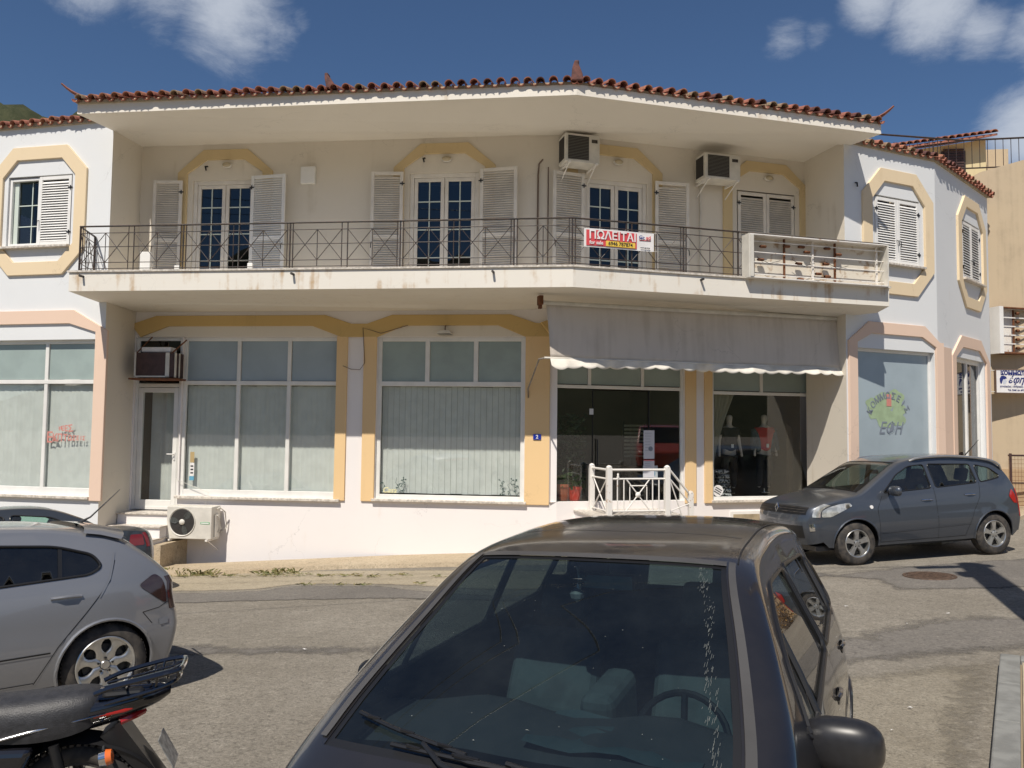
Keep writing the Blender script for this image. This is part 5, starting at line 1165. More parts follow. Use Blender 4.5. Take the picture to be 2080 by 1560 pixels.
# ------------------------------------------------------------------ white stair railing before the shop door
OS = 1.0; t = thing('stair_railing', 'white metal railing with crossed bars round the shop door landing', 'railing', Rr.mat(Rr.u(1237, 1040, OS), .5, OS))
def su(px): return Rr.u(px, 1000, OS)-Rr.u(1237, 1040, OS)
xa, xb, xc = su(1237), su(1355), su(1408); ht = Rr.z(1290, 950, OS)-.5; lo = .0
def tb(name, P, r, n=8): mb = MB(); mb.tube(P, r, n); return mb.build(name, M_whitemet, t, smooth=True, local=True, auto=50)
def post(x, y, z0, z1, s=.05):
    mb = MB(); mb.box(x-s, x+s, y-s, y+s, z0, z1); mb.lathe([(s*1.1, z1), (s*1.15, z1+.015), (s*.6, z1+.04), (.001, z1+.05)], 12, Matrix.Translation((x, y, 0))); return mb.build('post', M_whitemet, t, local=True, bevel=.006)
post(xa, 0, -.15, ht); post(xb, 0, -.15, ht); post(xa-.02, .85, -.1, ht); post(xc, .1, -1.1, ht-.50, .045)
def panel(A, B, z0, z1, cross=True):
    A = Vector(A); B = Vector(B)
    def w(s, v): p = A.lerp(B, s); return Vector((p.x, p.y, p.z+v))
    tb('rail', [w(0, z1), w(1, z1)], .022); tb('rail', [w(0, z1-.17), w(1, z1-.17)], .017); tb('rail', [w(0, z0), w(1, z0)], .015)
    zt2 = z1-.17
    if cross == 1:
        for s in (.11, .23, .77, .89): tb('baluster', [w(s, z0), w(s, zt2)], .013)
        tb('baluster', [w(.34, z0+.15), w(.34, zt2-.15)], .011); tb('baluster', [w(.66, z0+.15), w(.66, zt2-.15)], .011); tb('rail', [w(.34, zt2-.13), w(.66, zt2-.13)], .012)
        tb('diagonal_brace', [w(.27, z0), w(.72, zt2)], .013); tb('diagonal_brace', [w(.72, z0), w(.27, zt2)], .013)
        m_ = (z0+zt2)/2; mb = MB(); p = w(.495, m_); mb.lathe([(.001, -.025), (.045, -.02), (.055, 0), (.045, .02), (.001, .025)], 14, Matrix.Translation(p) @ Matrix.Rotation(math.pi/2, 4, 'X')); mb.build('rosette', M_whitemet, t, smooth=True, local=True)
    elif cross == 2:
        tb('diagonal_brace', [w(.05, z0), w(.95, zt2)], .012); tb('diagonal_brace', [w(.95, z0), w(.05, zt2)], .012)
    else:
        tb('diagonal_brace', [w(.03, zt2-.02), w(.9, z0-.05)], .012); tb('diagonal_brace', [w(.03, z0), w(.97, zt2)], .012)
panel((xa+.05, 0, 0), (xb-.05, 0, 0), .07, ht-.04, 1); panel((xa-.01, .05, 0), (xa-.02, .8, 0), .07, ht-.04, 2); panel((xb+.05, .0, 0), (xc, .1, -.50), .07, ht-.04, 3)
mb = MB(); mb.lathe([(.02, 0), (.03, .02), (.015, .05), (.02, .08), (.001, .1)], 10, Matrix.Translation((xa+.18, -.0, ht-.2))); mb.build('knob', M_whitemet, t, smooth=True, local=True)
# ------------------------------------------------------------------ tan building at the far right
M_tan = stucco('tan_render', (.56, .45, .31), dirt=(.34, .27, .19), amt=.7, lo=.45, hi=.75, scale=2.0, bump=.8)
M_tan2 = stucco('cream_render', (.66, .56, .34), dirt=(.4, .3, .2), amt=.4)
TB = Fr(H2_.x-.1, H2_.y+.5, -.05)
tb_ = thing('tan_building', 'rough tan rendered building with a terrace railing at the right edge', 'building', TB.w(4, gz(15, 19), 0))
zT0, zT1 = TB.z(1965, 368), TB.z(2078, 325)
mb = MB(); uA, uB = TB.u(1960, 380)-1, TB.u(2078, 330)
prof = [(uA-.5, -1), (14, -1), (14, zT1), (uB, zT1), (TB.u(1990, 350), TB.z(1990, 350)), (uA+.9, zT0-.05), (uA-.5, zT0-.3)]
mb.fpoly(TB, prof, -8, 0); mb.build('wall', M_tan, tb_)
mb = MB(); mb.fbox(TB, .0, 14, gz(13, 19)-.3, gz(13, 19)+1.0, 0, .06); mb.build('plinth', stucco('plinth', (.46, .33, .2), amt=.4), tb_)
mb = MB(); zr = TB.z(2040, 282, -.3)
mb.tube([TB.w(-4.5, TB.z(1830, 303, -.3)+.6, -.3), TB.w(0, TB.z(2010, 285, -.3), -.3), TB.w(9, TB.z(2075, 278, -.3)+.3, -.3)], .025, 6); mb.tube([TB.w(-4.5, TB.z(1830, 303, -.3)-.2, -.3), TB.w(0, TB.z(2010, 285, -.3)-.75, -.3), TB.w(9, TB.z(2075, 278, -.3)-.5, -.3)], .02, 6)
rl = mb.build('terrace_railing', M_blackmetal, tb_)
for k in range(60):
    u = -4.2+k*.2; zz_ = TB.z(2010, 285, -.3); mb = MB(); mb.tube([TB.w(u, zz_-.72, -.3), TB.w(u, zz_+.02+.03*u, -.3)], .009, 5); mb.build('baluster', M_blackmetal, rl)
# little tiled house behind
HB = Fr(*TB.w(-3.5, 0, -7).xy, -.12)
hs_ = thing('tiled_house', 'small cream house with a tiled roof and dark shutter rising behind the right wing', 'house', HB.w(2, 3, -2))
h0, h1 = HB.u(1800, 330), HB.u(2003, 330); zA, zB = HB.z(1830, 312), HB.z(2005, 283)
mb = MB(); mb.fpoly(HB, [(h0, 2), (h1, 2), (h1, zB), (h0, zA)], -5, 0); mb.build('wall', M_tan2, hs_)
mb = MB(); mb.fbox(HB, h1+.001, h1+1.0, 2, zB-.15, -4, -.6); mb.build('wall', M_tan, hs_)
wu0, wu1 = HB.u(1912, 330), HB.u(1960, 330); mb = MB(); mb.fbox(HB, wu0, wu1, HB.z(1930, 352), HB.z(1930, 308), .0, .06); mb.build('shutter', M_blackmetal, hs_)
mb = MB()
for k in range(9): z = HB.z(1930, 352)+.05+k*.09; mb.fbox(HB, wu0+.05, wu1-.05, z, z+.05, .062, .08)
mb.build('louvre_slat', M_brown, hs_)['kind'] = 'stuff'
mb = MB(); n = 10
a, b = HB.w(h0-.2, zA+.02, .5), HB.w(h1+.15, zB+.02, .5); c, d = HB.w(h1+.15, zB+1.0, -3), HB.w(h0-.2, zA+1.0, -3)
mb.prism([a, b, c, d], [p-Vector((0, 0, .07)) for p in (a, b, c, d)]); rf = mb.build('roof', M_terra, hs_)
n = 16; sl_ = math.atan2((zB-zA), (h1-h0))
for i in range(n):
    s = (i+.5)/n; o = bpy.data.objects.new('roof_tile', tile_me if i % 3 else tile_me_b); COL.objects.link(o); o.parent = rf
    u = h0-.2+(h1-h0+.35)*s; o.matrix_basis = HB.mat(u, zA+(zB-zA)*s+.05, .56) @ Matrix.Rotation(-sl_, 4, 'Y') @ Matrix.Rotation(R_(16), 4, 'X') @ Matrix.Diagonal((1.5, 1.4, 1.3, 1))
# rebars and aerials poking over roofs
for i, (px, py, fr, o_, lb) in enumerate(((1693, 262, Rr, -2.2, 'thin rebar stubs poking up behind the right end of the main roof'), (1878, 300, HB, 1.2, 'thin rebar stubs beside the small tiled house'))):
    u, z = fr.hit(px, py, o_); mb = MB()
    for k in range(4): mb.tube([fr.w(u+.13*k, z-.7, o_), fr.w(u+.13*k+.02, z+.25*(k % 2)+.1, o_)], .013, 5)
    tag(mb.build('rebar', M_blackmetal, None), lb, 'rebar', 'rebar stubs above the roofs')
# rusty sign box on the tan wall
SG = Fr(H2_.x+.05, H2_.y+.25, .25)
def sgpx(x, y): return SG.hit(x, y, .0)
u0, z1 = sgpx(2021, 628); z0 = sgpx(2021, 716)[1]
t = thing('sign_box', 'white sign box frame with bare lamp sockets mounted beyond the corner', 'sign box', SG.mat(u0, z0, 0)); H = z1-z0; Wd = 3.0
mb = MB(); mb.box(-.12, 0, -.25, .05, -.04, H+.04); mb.build('end_plate', M_shutw, t, local=True); mb = MB(); mb.box(0, Wd, .0, .05, 0, H); mb.build('back_panel', M_whitemet, t, local=True)
mb = MB(); 
for k in range(6): mb.box(0, Wd, -.14, -.12, H*k/5-.015, H*k/5+.015)
mb.build('tube_rail', M_whitemet, t, local=True)
mb = MB(); mb.box(0, Wd, -.25, .05, -.04, -.0); mb.box(0, Wd, -.25, .05, H+.001, H+.03); mb.build('box_edge', M_rust, t, local=True)
mb = MB()
for x in (.45, 1.15, 1.85):
    mb = MB(); mb.box(x-.02, x+.02, -.12, -.09, 0, H); mb.build('upright', M_rust, t, local=True)
    for k in range(5): mb = MB(); mb.lathe([(.03, -.05), (.045, 0), (.03, .05)], 8, Matrix.Translation((x+.05, -.18, H*(k+.5)/5)) @ Matrix.Rotation(math.pi/2, 4, 'Y')); mb.build('lamp_socket', M_rust, t, local=True)
# hairdresser sign
SH_ = Fr(H2_.x+.05, H2_.y+.1, .12)
u0, z1 = SH_.hit(2023, 751, .1); z0 = SH_.z(2023, 797, .1); H = z1-z0; Wd = H*2.35
t = thing('hairdresser_sign', 'white hairdresser sign with blue letters and two head profiles at the right edge', 'sign', SH_.mat(u0, z0, .1))
mb = MB(); mb.box(0, Wd, 0, .05, 0, H); mb.build('panel', M_bwhite, t, local=True); mb = MB(); mb.box(-.015, Wd+.015, -.01, .055, -.02, 0); mb.box(-.015, Wd+.015, -.01, .055, H, H+.02); mb.box(-.018, 0, -.012, .057, -.02, H+.02); mb.build('rim', M_pipe, t, local=True)
M_navy = mat('navy_print', (.02, .03, .16), .5)
def st(s, size, x, z, sx=1, shear=0, b=.003):
    o = text(s, size, M_navy, Matrix.Translation((x, -.004, z)), None, 'lettering', b, sx, shear=shear); o.parent = t
st('ΚΟΜΜΩΣΕΙΣ', H*.245, Wd*.42, H*.86, 1.02, 0, .007); st('έφη', H*.42, Wd*.40, H*.56, 1.0, .4, .005); st('γυναικείες - ανδρικές - παιδικές', H*.12, Wd*.42, H*.27, .9, 0, .001); st('Τηλ. 22460  κιν. 6977 221180', H*.10, Wd*.46, H*.11, .85, 0, .001)
for x, s in ((.14*Wd, 1), (.68*Wd, -1)):
    k = H*.3; mb = MB(); prof = [(-.5, -.2), (-.55, .3), (-.3, .7), (.1, .75), (.5, .6), (.62, .35), (.4, .3), (.2, .2), (.05, .25), (-.1, .0), (-.2, -.35), (-.35, -.5)]
    mb.add([(x+s*a*k, -.003, H*.52+b*k) for a, b in prof], [tuple(range(len(prof)))]); mb.build('hair_print', M_navy, t, local=True)
    mb = MB(); prof = [(.05, .24), (.42, .28), (.5, .05), (.62, -.08), (.5, -.15), (.5, -.35), (.3, -.5), (.0, -.5), (-.1, .0)]; mb.add([(x+s*a*k, -.0015, H*.52+b*k) for a, b in prof], [tuple(range(len(prof)))]); mb.build('face_print', mat('face_grey', (.55, .58, .65), .6), t, local=True)
mb = MB(); mb.tube([(-.3, .04, H*.97), (.02, .04, H*.97)], .012, 6); mb.tube([(-.3, .04, H*.03), (.02, .04, H*.03)], .012, 6); mb.build('bracket', M_plast, t, local=True)
# fence and junk beyond the crossover
FE = Fr(H2_.x+.2, H2_.y-.3, .05); zf = FE.z(2050, 925); zf0 = FE.z(2050, 985)
t = thing('wire_fence', 'low brown wire mesh fence behind the grey car by the tan wall', 'fence', FE.mat(0, zf0-.5, 0)); Hf = zf-zf0+.5
mb = MB(); mb.tube([(0, 0, Hf), (5, 0, Hf)], .025, 6); mb.tube([(0, 0, Hf*.45), (5, 0, Hf*.45)], .02, 6); mb.build('rail', M_brown, t, local=True)
for x in (.05, 1.8, 3.5): mb = MB(); mb.tube([(x, 0, -.8), (x, 0, Hf+.05)], .03, 8); mb.build('post', M_brown, t, local=True)
mb = MB()
for k in range(62): mb.tube([(.08*k, 0, .0), (.08*k, 0, Hf)], .0035, 4, False)
for k in range(12): mb.tube([(0, 0, Hf*k/12), (5, 0, Hf*k/12)], .0035, 4, False)
mb.build('wire_mesh', M_rust, t, local=True)['kind'] = 'stuff'
t = thing('dry_shrub', 'dry brown twiggy plant beside the wire fence', 'shrub', FE.mat(1.0, zf0-.9, .3)); rr = random.Random(3); mb = MB()
for k in range(60):
    a = rr.uniform(0, 6.28); mb.tube([(0, 0, 0), (.15*math.cos(a), .15*math.sin(a), rr.uniform(.3, .6)), (rr.uniform(.2, .5)*math.cos(a), .3*math.sin(a), rr.uniform(.5, 1.0))], .006, 4, False)
mb.build('twig', M_pipe, t, local=True); leafclump(Vector((0, 0, .3)), 150, .4, .5, mat('dry_leaf', (.35, .2, .06), .8), 'foliage', t, .05, 8)
# sloping pavement edge and wall base right
# ------------------------------------------------------------------ hills
def hill(name, cx, cy, r, h, seed, base=-3, m=None, n=70, fl=1.0):
    from mathutils import noise as NS
    rows = []
    for j in range(n+1):
        row = []
        for i in range(n+1):
            x = (i/n*2-1)*r; y = (j/n*2-1)*r*fl; q = math.hypot(x/r, y/(r*fl)); f = max(0, 1-q)**1.1*1.35
            z = base+h*min(1.1, f)*(.78+.45*NS.fractal(Vector((x/r*2.3+seed, y/r*2.3, seed)), 1.0, 2.1, 6))-1
            row.append(Vector((cx+x, cy+y, z+NS.fractal(Vector((x*.08, y*.08, seed)), .8, 2, 4)*h*.02)))
        rows.append(row)
    return tag(MB().grid(rows).build(name, m, smooth=True), kind='structure')
M_hill = ground_mat('scrub_hill', (.035, .045, .018), (.065, .07, .03), (.17, .15, .11), sc=.3, crack=False, bump=.8)
hill('hill', -335, 525, 280, 224, 3.1, m=M_hill)
hill('hill', -160, -420, 330, 105, 7.7, m=M_hill); hill('hill', 260, -380, 280, 85, 5.2, m=M_hill); hill('hill', 520, 60, 300, 70, 9.4, m=M_hill)
# ------------------------------------------------------------------ kerb and paved corner at the lower right
kl = [ghit(2027, 1352), ghit(2010, 1560)]
ka = Vector(ghit(2027, 1356)); kb = Vector(ghit(2008, 1560)); kd = (kb-ka).normalized(); kn = Vector((-kd.y, kd.x))   # right hand side away from road
if kn.x < 0: kn = -kn
kend = ka+kd*9
M_kerb = mat('kerb_stone', (.25, .25, .232), .8, nz=.25, ns=6, bump=.4, bs=50)
def kq(s, o, dz): p = ka+kd*s+kn*o; return Vector((p.x, p.y, gz(p.x, p.y)+dz))
for k in range(9):
    s0, s1 = k*1.0+(.0 if k else .0), k*1.0+.992; mb = MB()
    a = [kq(s0, 0, -.1), kq(s1, 0, -.1), kq(s1, .17, -.1), kq(s0, .17, -.1)]; b = [kq(s0, .02, .13), kq(s1, .02, .13), kq(s1, .17, .13), kq(s0, .17, .13)]
    mb.prism(b, a); tag(mb.build('kerb', M_kerb, bevel=.012), kind='structure')
sb = ka-kd*0.02
for k in range(4):      # kerb turning away to the right along the cross road
    p0 = ka+kn*(.17+k*1.0); p1 = p0+kn*.99; q = -kd*.17
    mb = MB(); f3 = lambda p, dz: Vector((p.x, p.y, gz(p.x, p.y)+dz)); mb.prism([f3(p0, .13), f3(p1, .13), f3(p1-q, .13), f3(p0-q, .13)], [f3(p0, -.1), f3(p1, -.1), f3(p1-q, -.1), f3(p0-q, -.1)]); tag(mb.build('kerb', M_kerb, bevel=.012), kind='structure')
M_pav = mat('paving_slab', (.50, .42, .30), .8, nz=.2, ns=4, bump=.3, bs=60)
pv = MB(); pv.grid([[Vector((*(ka+kd*s+kn*o).xy, gz(*(ka+kd*s+kn*o).xy)+.085)) for o in (.16, 1.2, 2.4, 3.6, 6)] for s in [.16+.98*i for i in range(10)]]); pb = tag(pv.build('sidewalk', mat('joint_sand', (.30, .24, .16), .9), smooth=True), kind='structure')
for i in range(17):
    for j in range(6):
        s0 = .19+i*.5; o0 = .185+j*.5; mb = MB()
        t4 = [kq(s0, o0, .112), kq(s0+.49, o0, .112), kq(s0+.49, o0+.49, .112), kq(s0, o0+.49, .112)]
        mb.prism(t4, [v-Vector((0, 0, .02)) for v in t4]); mb.build('paving_slab', M_pav, pb)
# manhole cover
cx, cy = ghit(1888, 1171); sl1 = (gz(cx+.3, cy)-gz(cx-.3, cy))/.6; sl2 = (gz(cx, cy+.3)-gz(cx, cy-.3))/.6
Mh = Matrix.Translation((cx, cy, gz(cx, cy)+.012)) @ Matrix.Rotation(-math.atan(sl1), 4, 'Y') @ Matrix.Rotation(math.atan(sl2), 4, 'X')
t = thing('manhole_cover', 'round rusty brown manhole cover in the dark asphalt by the grey car', 'manhole cover', Mh); M_mh = mat('cast_iron_rusty', (.12, .075, .05), .7, nz=.5, ns=15, bump=.4)
mb = MB(); mb.lathe([(.001, .004), (.30, .004), (.30, -.02)], 36); mb.build('cover', M_mh, t, local=True); mb = MB(); mb.lathe([(.315, -.02), (.315, .006), (.36, .006), (.37, -.02)], 36); mb.build('rim', M_mh, t, local=True)
mb = MB()
for i in range(-4, 5):
    for j in range(-4, 5):
        if math.hypot(i, j) < 4.4: mb.box(i*.06-.02, i*.06+.02, j*.06-.02, j*.06+.02, .004, .009)
mb.build('stud', M_mh, t, local=True)
# weeds at the pavement edge: one mass of tufts
mb = MB(); rr = random.Random(12)
spots = [(385, 1168, 1.2), (400, 1170, 1.4), (425, 1169, 1.2), (345, 1166, 1.3), (470, 1172, .5), (560, 1166, 1.2), (580, 1165, 1.1), (540, 1168, .9), (600, 1168, .6), (650, 1172, .5), (700, 1172, .5), (760, 1173, .5), (820, 1170, .4), (620, 1190, .5), (690, 1190, .5), (735, 1191, .5), (850, 1188, .4)]+[(rr.uniform(340, 900), 1171+rr.uniform(-3, 3), .3) for _ in range(40)]
for px, py, s in spots:
    x, y = ghit(px, py)
    for k in range(int(26*s)):
        a = rr.uniform(0, 6.28); q = rr.uniform(0, .16*s); p = Vector((x+q*math.cos(a)*1.6, y+q*math.sin(a)*.6, gz(x, y)+.02)); h = rr.uniform(.02, .07)*s; b = Vector((rr.uniform(-.05, .05), rr.uniform(-.05, .05), h)); e = Vector((.008, .003, 0))
        mb.add([p-e, p+e, p+b+e*.6, p+b*1.3+Vector((b.x, b.y, -.01))], [(0, 1, 2), (0, 2, 3)])
tag(mb.build('weeds', mat('weed_green', (.12, .14, .04), .7, ns=12, c2=(.25, .20, .08)), fixn=False), kind='stuff')
# small litter flecks on the road
mb = MB()
for px, py in ((1845, 1443), (1815, 1490), (1900, 1492), (1720, 1235), (1960, 1252), (1840, 1100+170), (1500, 1255), (560, 1330), (620, 1323), (1926, 1250)):
    x, y = ghit(px, py); p = Vector((x, y, gz(x, y)+.02)); mb.add([p+Vector((rr.uniform(-.03, .03), rr.uniform(-.02, .02), rr.uniform(0, .01))) for _ in range(4)], [(0, 1, 2, 3)])
tag(mb.build('road_flecks', M_bwhite, fixn=False), kind='stuff')
# ------------------------------------------------------------------ utility pole and lines standing out of frame, whose shadow crosses the road
tipx, tipy = ghit(1972, 1147); hh = 8.6; dgo = hh/math.tan(R_(SUN_EL)); px_, py_ = tipx-math.sin(R_(SUN_AZ))*dgo, tipy-math.cos(R_(SUN_AZ))*dgo
bz_ = gz(px_, py_); t = thing('utility_pole', 'wooden utility pole with a crossarm at the right kerb throwing its shadow on the road', 'utility pole', Vector((px_, py_, bz_)))
M_wood = mat('weathered_wood', (.14, .10, .07), .85, nz=.4, ns=12); top = gz(tipx, tipy)+hh-bz_
mb = MB(); mb.tube([(0, 0, -.3), (0, 0, top)], [.27, .20], 14); mb.build('pole', M_wood, t, smooth=True, local=True, auto=50)
mb = MB(); mb.box(-.9, .3, -.06, .06, top-.35, top-.22); mb.build('crossarm', M_wood, t, local=True)
for x in (-.85, -.6, -.35, .25): mb = MB(); mb.lathe([(.02, 0), (.05, .03), (.03, .07), (.045, .1), (.001, .13)], 12, Matrix.Translation((x, 0, top-.22))); mb.build('insulator', M_plast, t, smooth=True, local=True)
mb = MB(); mb.box(-.35, -.16, -.1, .12, top-1.5, top-1.1); mb.build('junction_box', M_plast, t, local=True, bevel=.01)
zt = bz_+top-.1
for i, (x, tx_, ty_, tz_, r, lb) in enumerate(((-.85, -30, 1.0, 7.3, .011, 'lowest'), (-.6, -30, 7.0, 11.3, .010, 'middle'), (-.35, -30, 8.4, 12.0, .012, 'highest'))):
    P0 = Vector((px_+x, py_, zt)); P1 = Vector((tx_, ty_, tz_)); pts = [P0.lerp(P1, k/24)-Vector((0, 0, 1.2*4*(k/24)*(1-k/24)*.35)) for k in range(25)]
    mb = MB(); mb.tube(pts, r, 6); tag(mb.build('overhead_cable', M_black, smooth=True), f'{lb} of three black overhead cables leaving the utility pole above the camera', 'cable', 'overhead cables')
# ------------------------------------------------------------------ cars
def cat_(P, sub):
    out_ = []; n = len(P)
    for i in range(n-1):
        p0, p1, p2, p3 = P[max(i-1, 0)], P[i], P[i+1], P[min(i+2, n-1)]
        for k in range(sub):
            t = k/sub; out_.append(tuple(.5*((2*b)+(-a+c)*t+(2*a-5*b+4*c-d)*t*t+(-a+3*b-3*c+d)*t**3)*1.0 for a, b, c, d in zip(p0, p1, p2, p3)))
    out_.append(tuple(P[-1])); return out_
def catp(P, sub): return [Vector(q) for q in cat_([tuple(p) for p in P], sub)]
def pip(pt, ring):
    c = False; j = len(ring)-1
    for i in range(len(ring)):
        a, b = ring[i], ring[j]
        if (a[1] > pt[1]) != (b[1] > pt[1]) and pt[0] < (b[0]-a[0])*(pt[1]-a[1])/(b[1]-a[1])+a[0]: c = not c
        j = i
    return c
def cdt_region(outer, holes, step):
    vs = []; es = []
    for ring in [outer]+holes:
        b = len(vs); n = len(ring); vs += [Vector(p) for p in ring]; es += [(b+i, b+(i+1) % n) for i in range(n)]
    x0 = min(p[0] for p in outer); x1 = max(p[0] for p in outer); y0 = min(p[1] for p in outer); y1 = max(p[1] for p in outer)
    bd = list(vs); y = y0+step*.5
    while y < y1:
        x = x0+step*.5
        while x < x1:
            if pip((x, y), outer) and not any(pip((x, y), h) for h in holes) and all((p.x-x)**2+(p.y-y)**2 > (step*.45)**2 for p in bd): vs.append(Vector((x, y)))
            x += step
        y += step
    v2, e2, f2, *_ = geometry.delaunay_2d_cdt(vs, es, [], 0, 1e-6)
    fs = []
    for f in f2:
        c = (v2[f[0]]+v2[f[1]]+v2[f[2]])/3
        if pip(c, outer) and not any(pip(c, h) for h in holes): fs.append(tuple(f))
    return v2, fs
def densify(P, d=.05, closed=True):
    o = []; n = len(P)
    for i in range(n if closed else n-1):
        a = Vector(P[i]); b = Vector(P[(i+1) % n]); k = max(1, int((b-a).length/d))
        o += [a+(b-a)*j/k for j in range(k)]
    if not closed: o.append(Vector(P[-1]))
    return o
def roundpoly(P, r=.05, seg=4):
    o = []; n = len(P)
    for i in range(n):
        a, b, c = Vector(P[i-1]), Vector(P[i]), Vector(P[(i+1) % n]); r1 = min(r, (a-b).length*.4, (c-b).length*.4)
        p = b+(a-b).normalized()*r1; q = b+(c-b).normalized()*r1
        for k in range(seg+1): t = k/seg; o.append(p*(1-t)**2+b*2*t*(1-t)+q*t*t)
    return o
class Car:
    SUB = 5
    def __init__(s, label, cat, X, Y, alpha, spec, ref='rear', group='parked cars'):
        s.sp = sp = spec; s.L, s.W = sp['L'], sp['W']
        s.rail = cat_([(a, b) for a, b, c, d in sp['st']], s.SUB); s.cen = cat_([(c, d) for a, b, c, d in sp['st']], s.SUB)
        # stand the car on the ground at its wheels: (X,Y) is the near wheel contact named by ref
        ca, sa = math.cos(alpha), math.sin(alpha); wf, wr = sp['wx']; wx = wr if ref == 'rear' else wf
        side = sp.get('near', 1); hw = s.W/2-.10
        ax = Vector((ca, sa, 0)); ay = Vector((-sa, ca, 0))
        O = Vector((X, Y, 0))-ax*wx+ay*(hw*side)
        if ref == 'free': O = Vector((X, Y, 0))
        zf = [gz(*(O+ax*wf+ay*q).xy) for q in (-hw, hw)]; zr = [gz(*(O+ax*wr+ay*q).xy) for q in (-hw, hw)]
        sx = (sum(zr)-sum(zf))/2/(wr-wf); sy = ((zf[1]+zr[1])-(zf[0]+zr[0]))/2/(2*hw); z0 = sum(zf)/2-sx*wf+sp.get('lift', 0)+.006
        axx = Vector((ca, sa, sx)).normalized(); azz = Vector((-sx*ca+sy*sa, -sx*sa-sy*ca, 1)).normalized(); ayy = azz.cross(axx).normalized(); azz = axx.cross(ayy)
        s.M = Matrix(((axx.x, ayy.x, azz.x, O.x), (axx.y, ayy.y, azz.y, O.y), (axx.z, ayy.z, azz.z, z0), (0, 0, 0, 1)))
        s.root = thing('parked_car', label, cat, s.M, group)
    def hw(s, x, z):
        sp = s.sp; L_ = s.L; xf, xr = sp.get('xf', 1.1), sp.get('xr', L_-1.0)
        p = 1.0
        if x < xf: p -= sp.get('fa', .18)*((xf-x)/xf)**2.2
        if x > xr: p -= sp.get('ra', .12)*((x-xr)/(L_-xr))**2.0
        w = s.W/2*p; zm, zs = sp.get('zm', .62), sp['sill']
        if z < zm: w -= sp.get('tuck', .06)*((zm-z)/(zm-zs))**2
        zb = sp['belt'](x); e = .035; q = (z-zb)/e
        w -= sp['tum']*(e*math.log1p(math.exp(q)) if q < 30 else z-zb)
        q = (z-zm)/max(.1, zb-zm)
        if 0 < q: w -= sp.get('sh', .03)*min(1, q)**2
        cl = sp.get('crease')
        if cl: w += .006*math.tanh((cl(x)-z)/.015)
        return w
    def side(s, x, z, sg, off=0):
        e = .004; y = s.hw(x, z)
        if off:
            dx = (s.hw(x+e, z)-s.hw(x-e, z))/(2*e); dz = (s.hw(x, z+e)-s.hw(x, z-e))/(2*e); n = Vector((-dx, 1, -dz)).normalized()
            return Vector((x+n.x*off, sg*(y+n.y*off), z+n.z*off))
        return Vector((x, sg*y, z))
    def top(s, i, v, off=0):
        """i: real station index, v in [-1,1] across"""
        def at(i, v):
            i = max(0, min(len(s.rail)-1.0001, i)); k = int(i); t = i-k
            r = Vector(s.rail[k]).lerp(Vector(s.rail[k+1]), t); c = Vector(s.cen[k]).lerp(Vector(s.cen[k+1]), t)
            ang = (1-abs(v))*math.pi/2; n = s.sp.get('n', 3); h = math.sin(ang)**(2/n); y = s.hw(r.x, r.y)*math.cos(ang)**(2/n) if abs(v) > 1e-6 else 0
            p = r.lerp(c, h); return Vector((p.x, math.copysign(y, v) if v else 0, p.y))
        p = at(i, v)
        if off:
            a = at(min(i+.3, len(s.rail)-1.001), v)-at(max(i-.3, 0), v); b = at(i, min(1, v+.02))-at(i, max(-1, v-.02)); n = b.cross(a) if True else a
            if n.length > 1e-9:
                n.normalize()
                ctr = Vector((s.L/2, 0, .6))
                if n.dot(p-ctr) < 0: n = -n
                p = p+n*off
        return p
    def part(s, name, m, mb, smooth=True, auto=40, parent=None, **k): return mb.build(name, m, parent or s.root, smooth=smooth, auto=auto, local=True, **k)
    def top_patch(s, i0, i1, v0, v1, off=0, ni=None, nv=14):
        ni = ni or max(2, int(abs(i1-i0)*1.0)); rows = []
        for a in range(ni+1): rows.append([s.top(i0+(i1-i0)*a/ni, v0+(v1-v0)*b/nv, off) for b in range(nv+1)])
        return rows
    def side_patch(s, poly, sg, off, step=.07):
        v, f = cdt_region(densify(poly, .05), [], step); return [s.side(p.x, p.y, sg, off) for p in v], f
    def line(s, pts, sg, w=.006, off=.002):
        P = densify([Vector(p) for p in pts], .05, False); L_, R2 = [], []
        for i, p in enumerate(P):
            d = (P[min(i+1, len(P)-1)]-P[max(i-1, 0)]).normalized(); n = Vector((-d.y, d.x))*w/2
            L_.append(s.side(*(p+n), sg, off)); R2.append(s.side(*(p-n), sg, off))
        return [L_, R2]
    def build(s, body, glassm, trim=None, win_trim=M_black):
        sp = s.sp; S = s.SUB; ws, rg = [k*S for k in sp['ws']], [k*S for k in sp['rg']]; vw = sp.get('vw', .64)
        nst = len(s.rail)-1; V = sorted({-1, 1, vw, -vw, 0, *[sgn*(vw+(1-vw)*k/7) for k in range(1, 7) for sgn in (1, -1)], *[vw*k/8 for k in range(-7, 8)]})
        mb = MB()
        g = {}
        for i in range(nst+1):
            for j, v in enumerate(V): g[i, j] = len(mb.v); mb.v.append(s.top(i, v))
        for i in range(nst):
            for j in range(len(V)-1):
                vm = (V[j]+V[j+1])/2
                if abs(vm) < vw and (ws[0] <= i < ws[1] or rg[0] <= i < rg[1]): continue
                mb.f.append((g[i, j], g[i, j+1], g[i+1, j+1], g[i+1, j]))
        # sides
        zs = sp['sill']; outer = [Vector(p) for p in s.rail]
        bot = []; wf, wr = sp['wx']; ra = sp['ra_']
        xe, xs_ = s.rail[-1][0], s.rail[0][0]
        for cx in (wr, wf):
            zc = sp['rw']; a0 = math.asin(max(-1, (zs-zc)/ra)); 
            for k in range(19): a = a0+(math.pi-2*a0)*k/18; bot.append(Vector((cx+ra*math.cos(a), zc+ra*math.sin(a))))
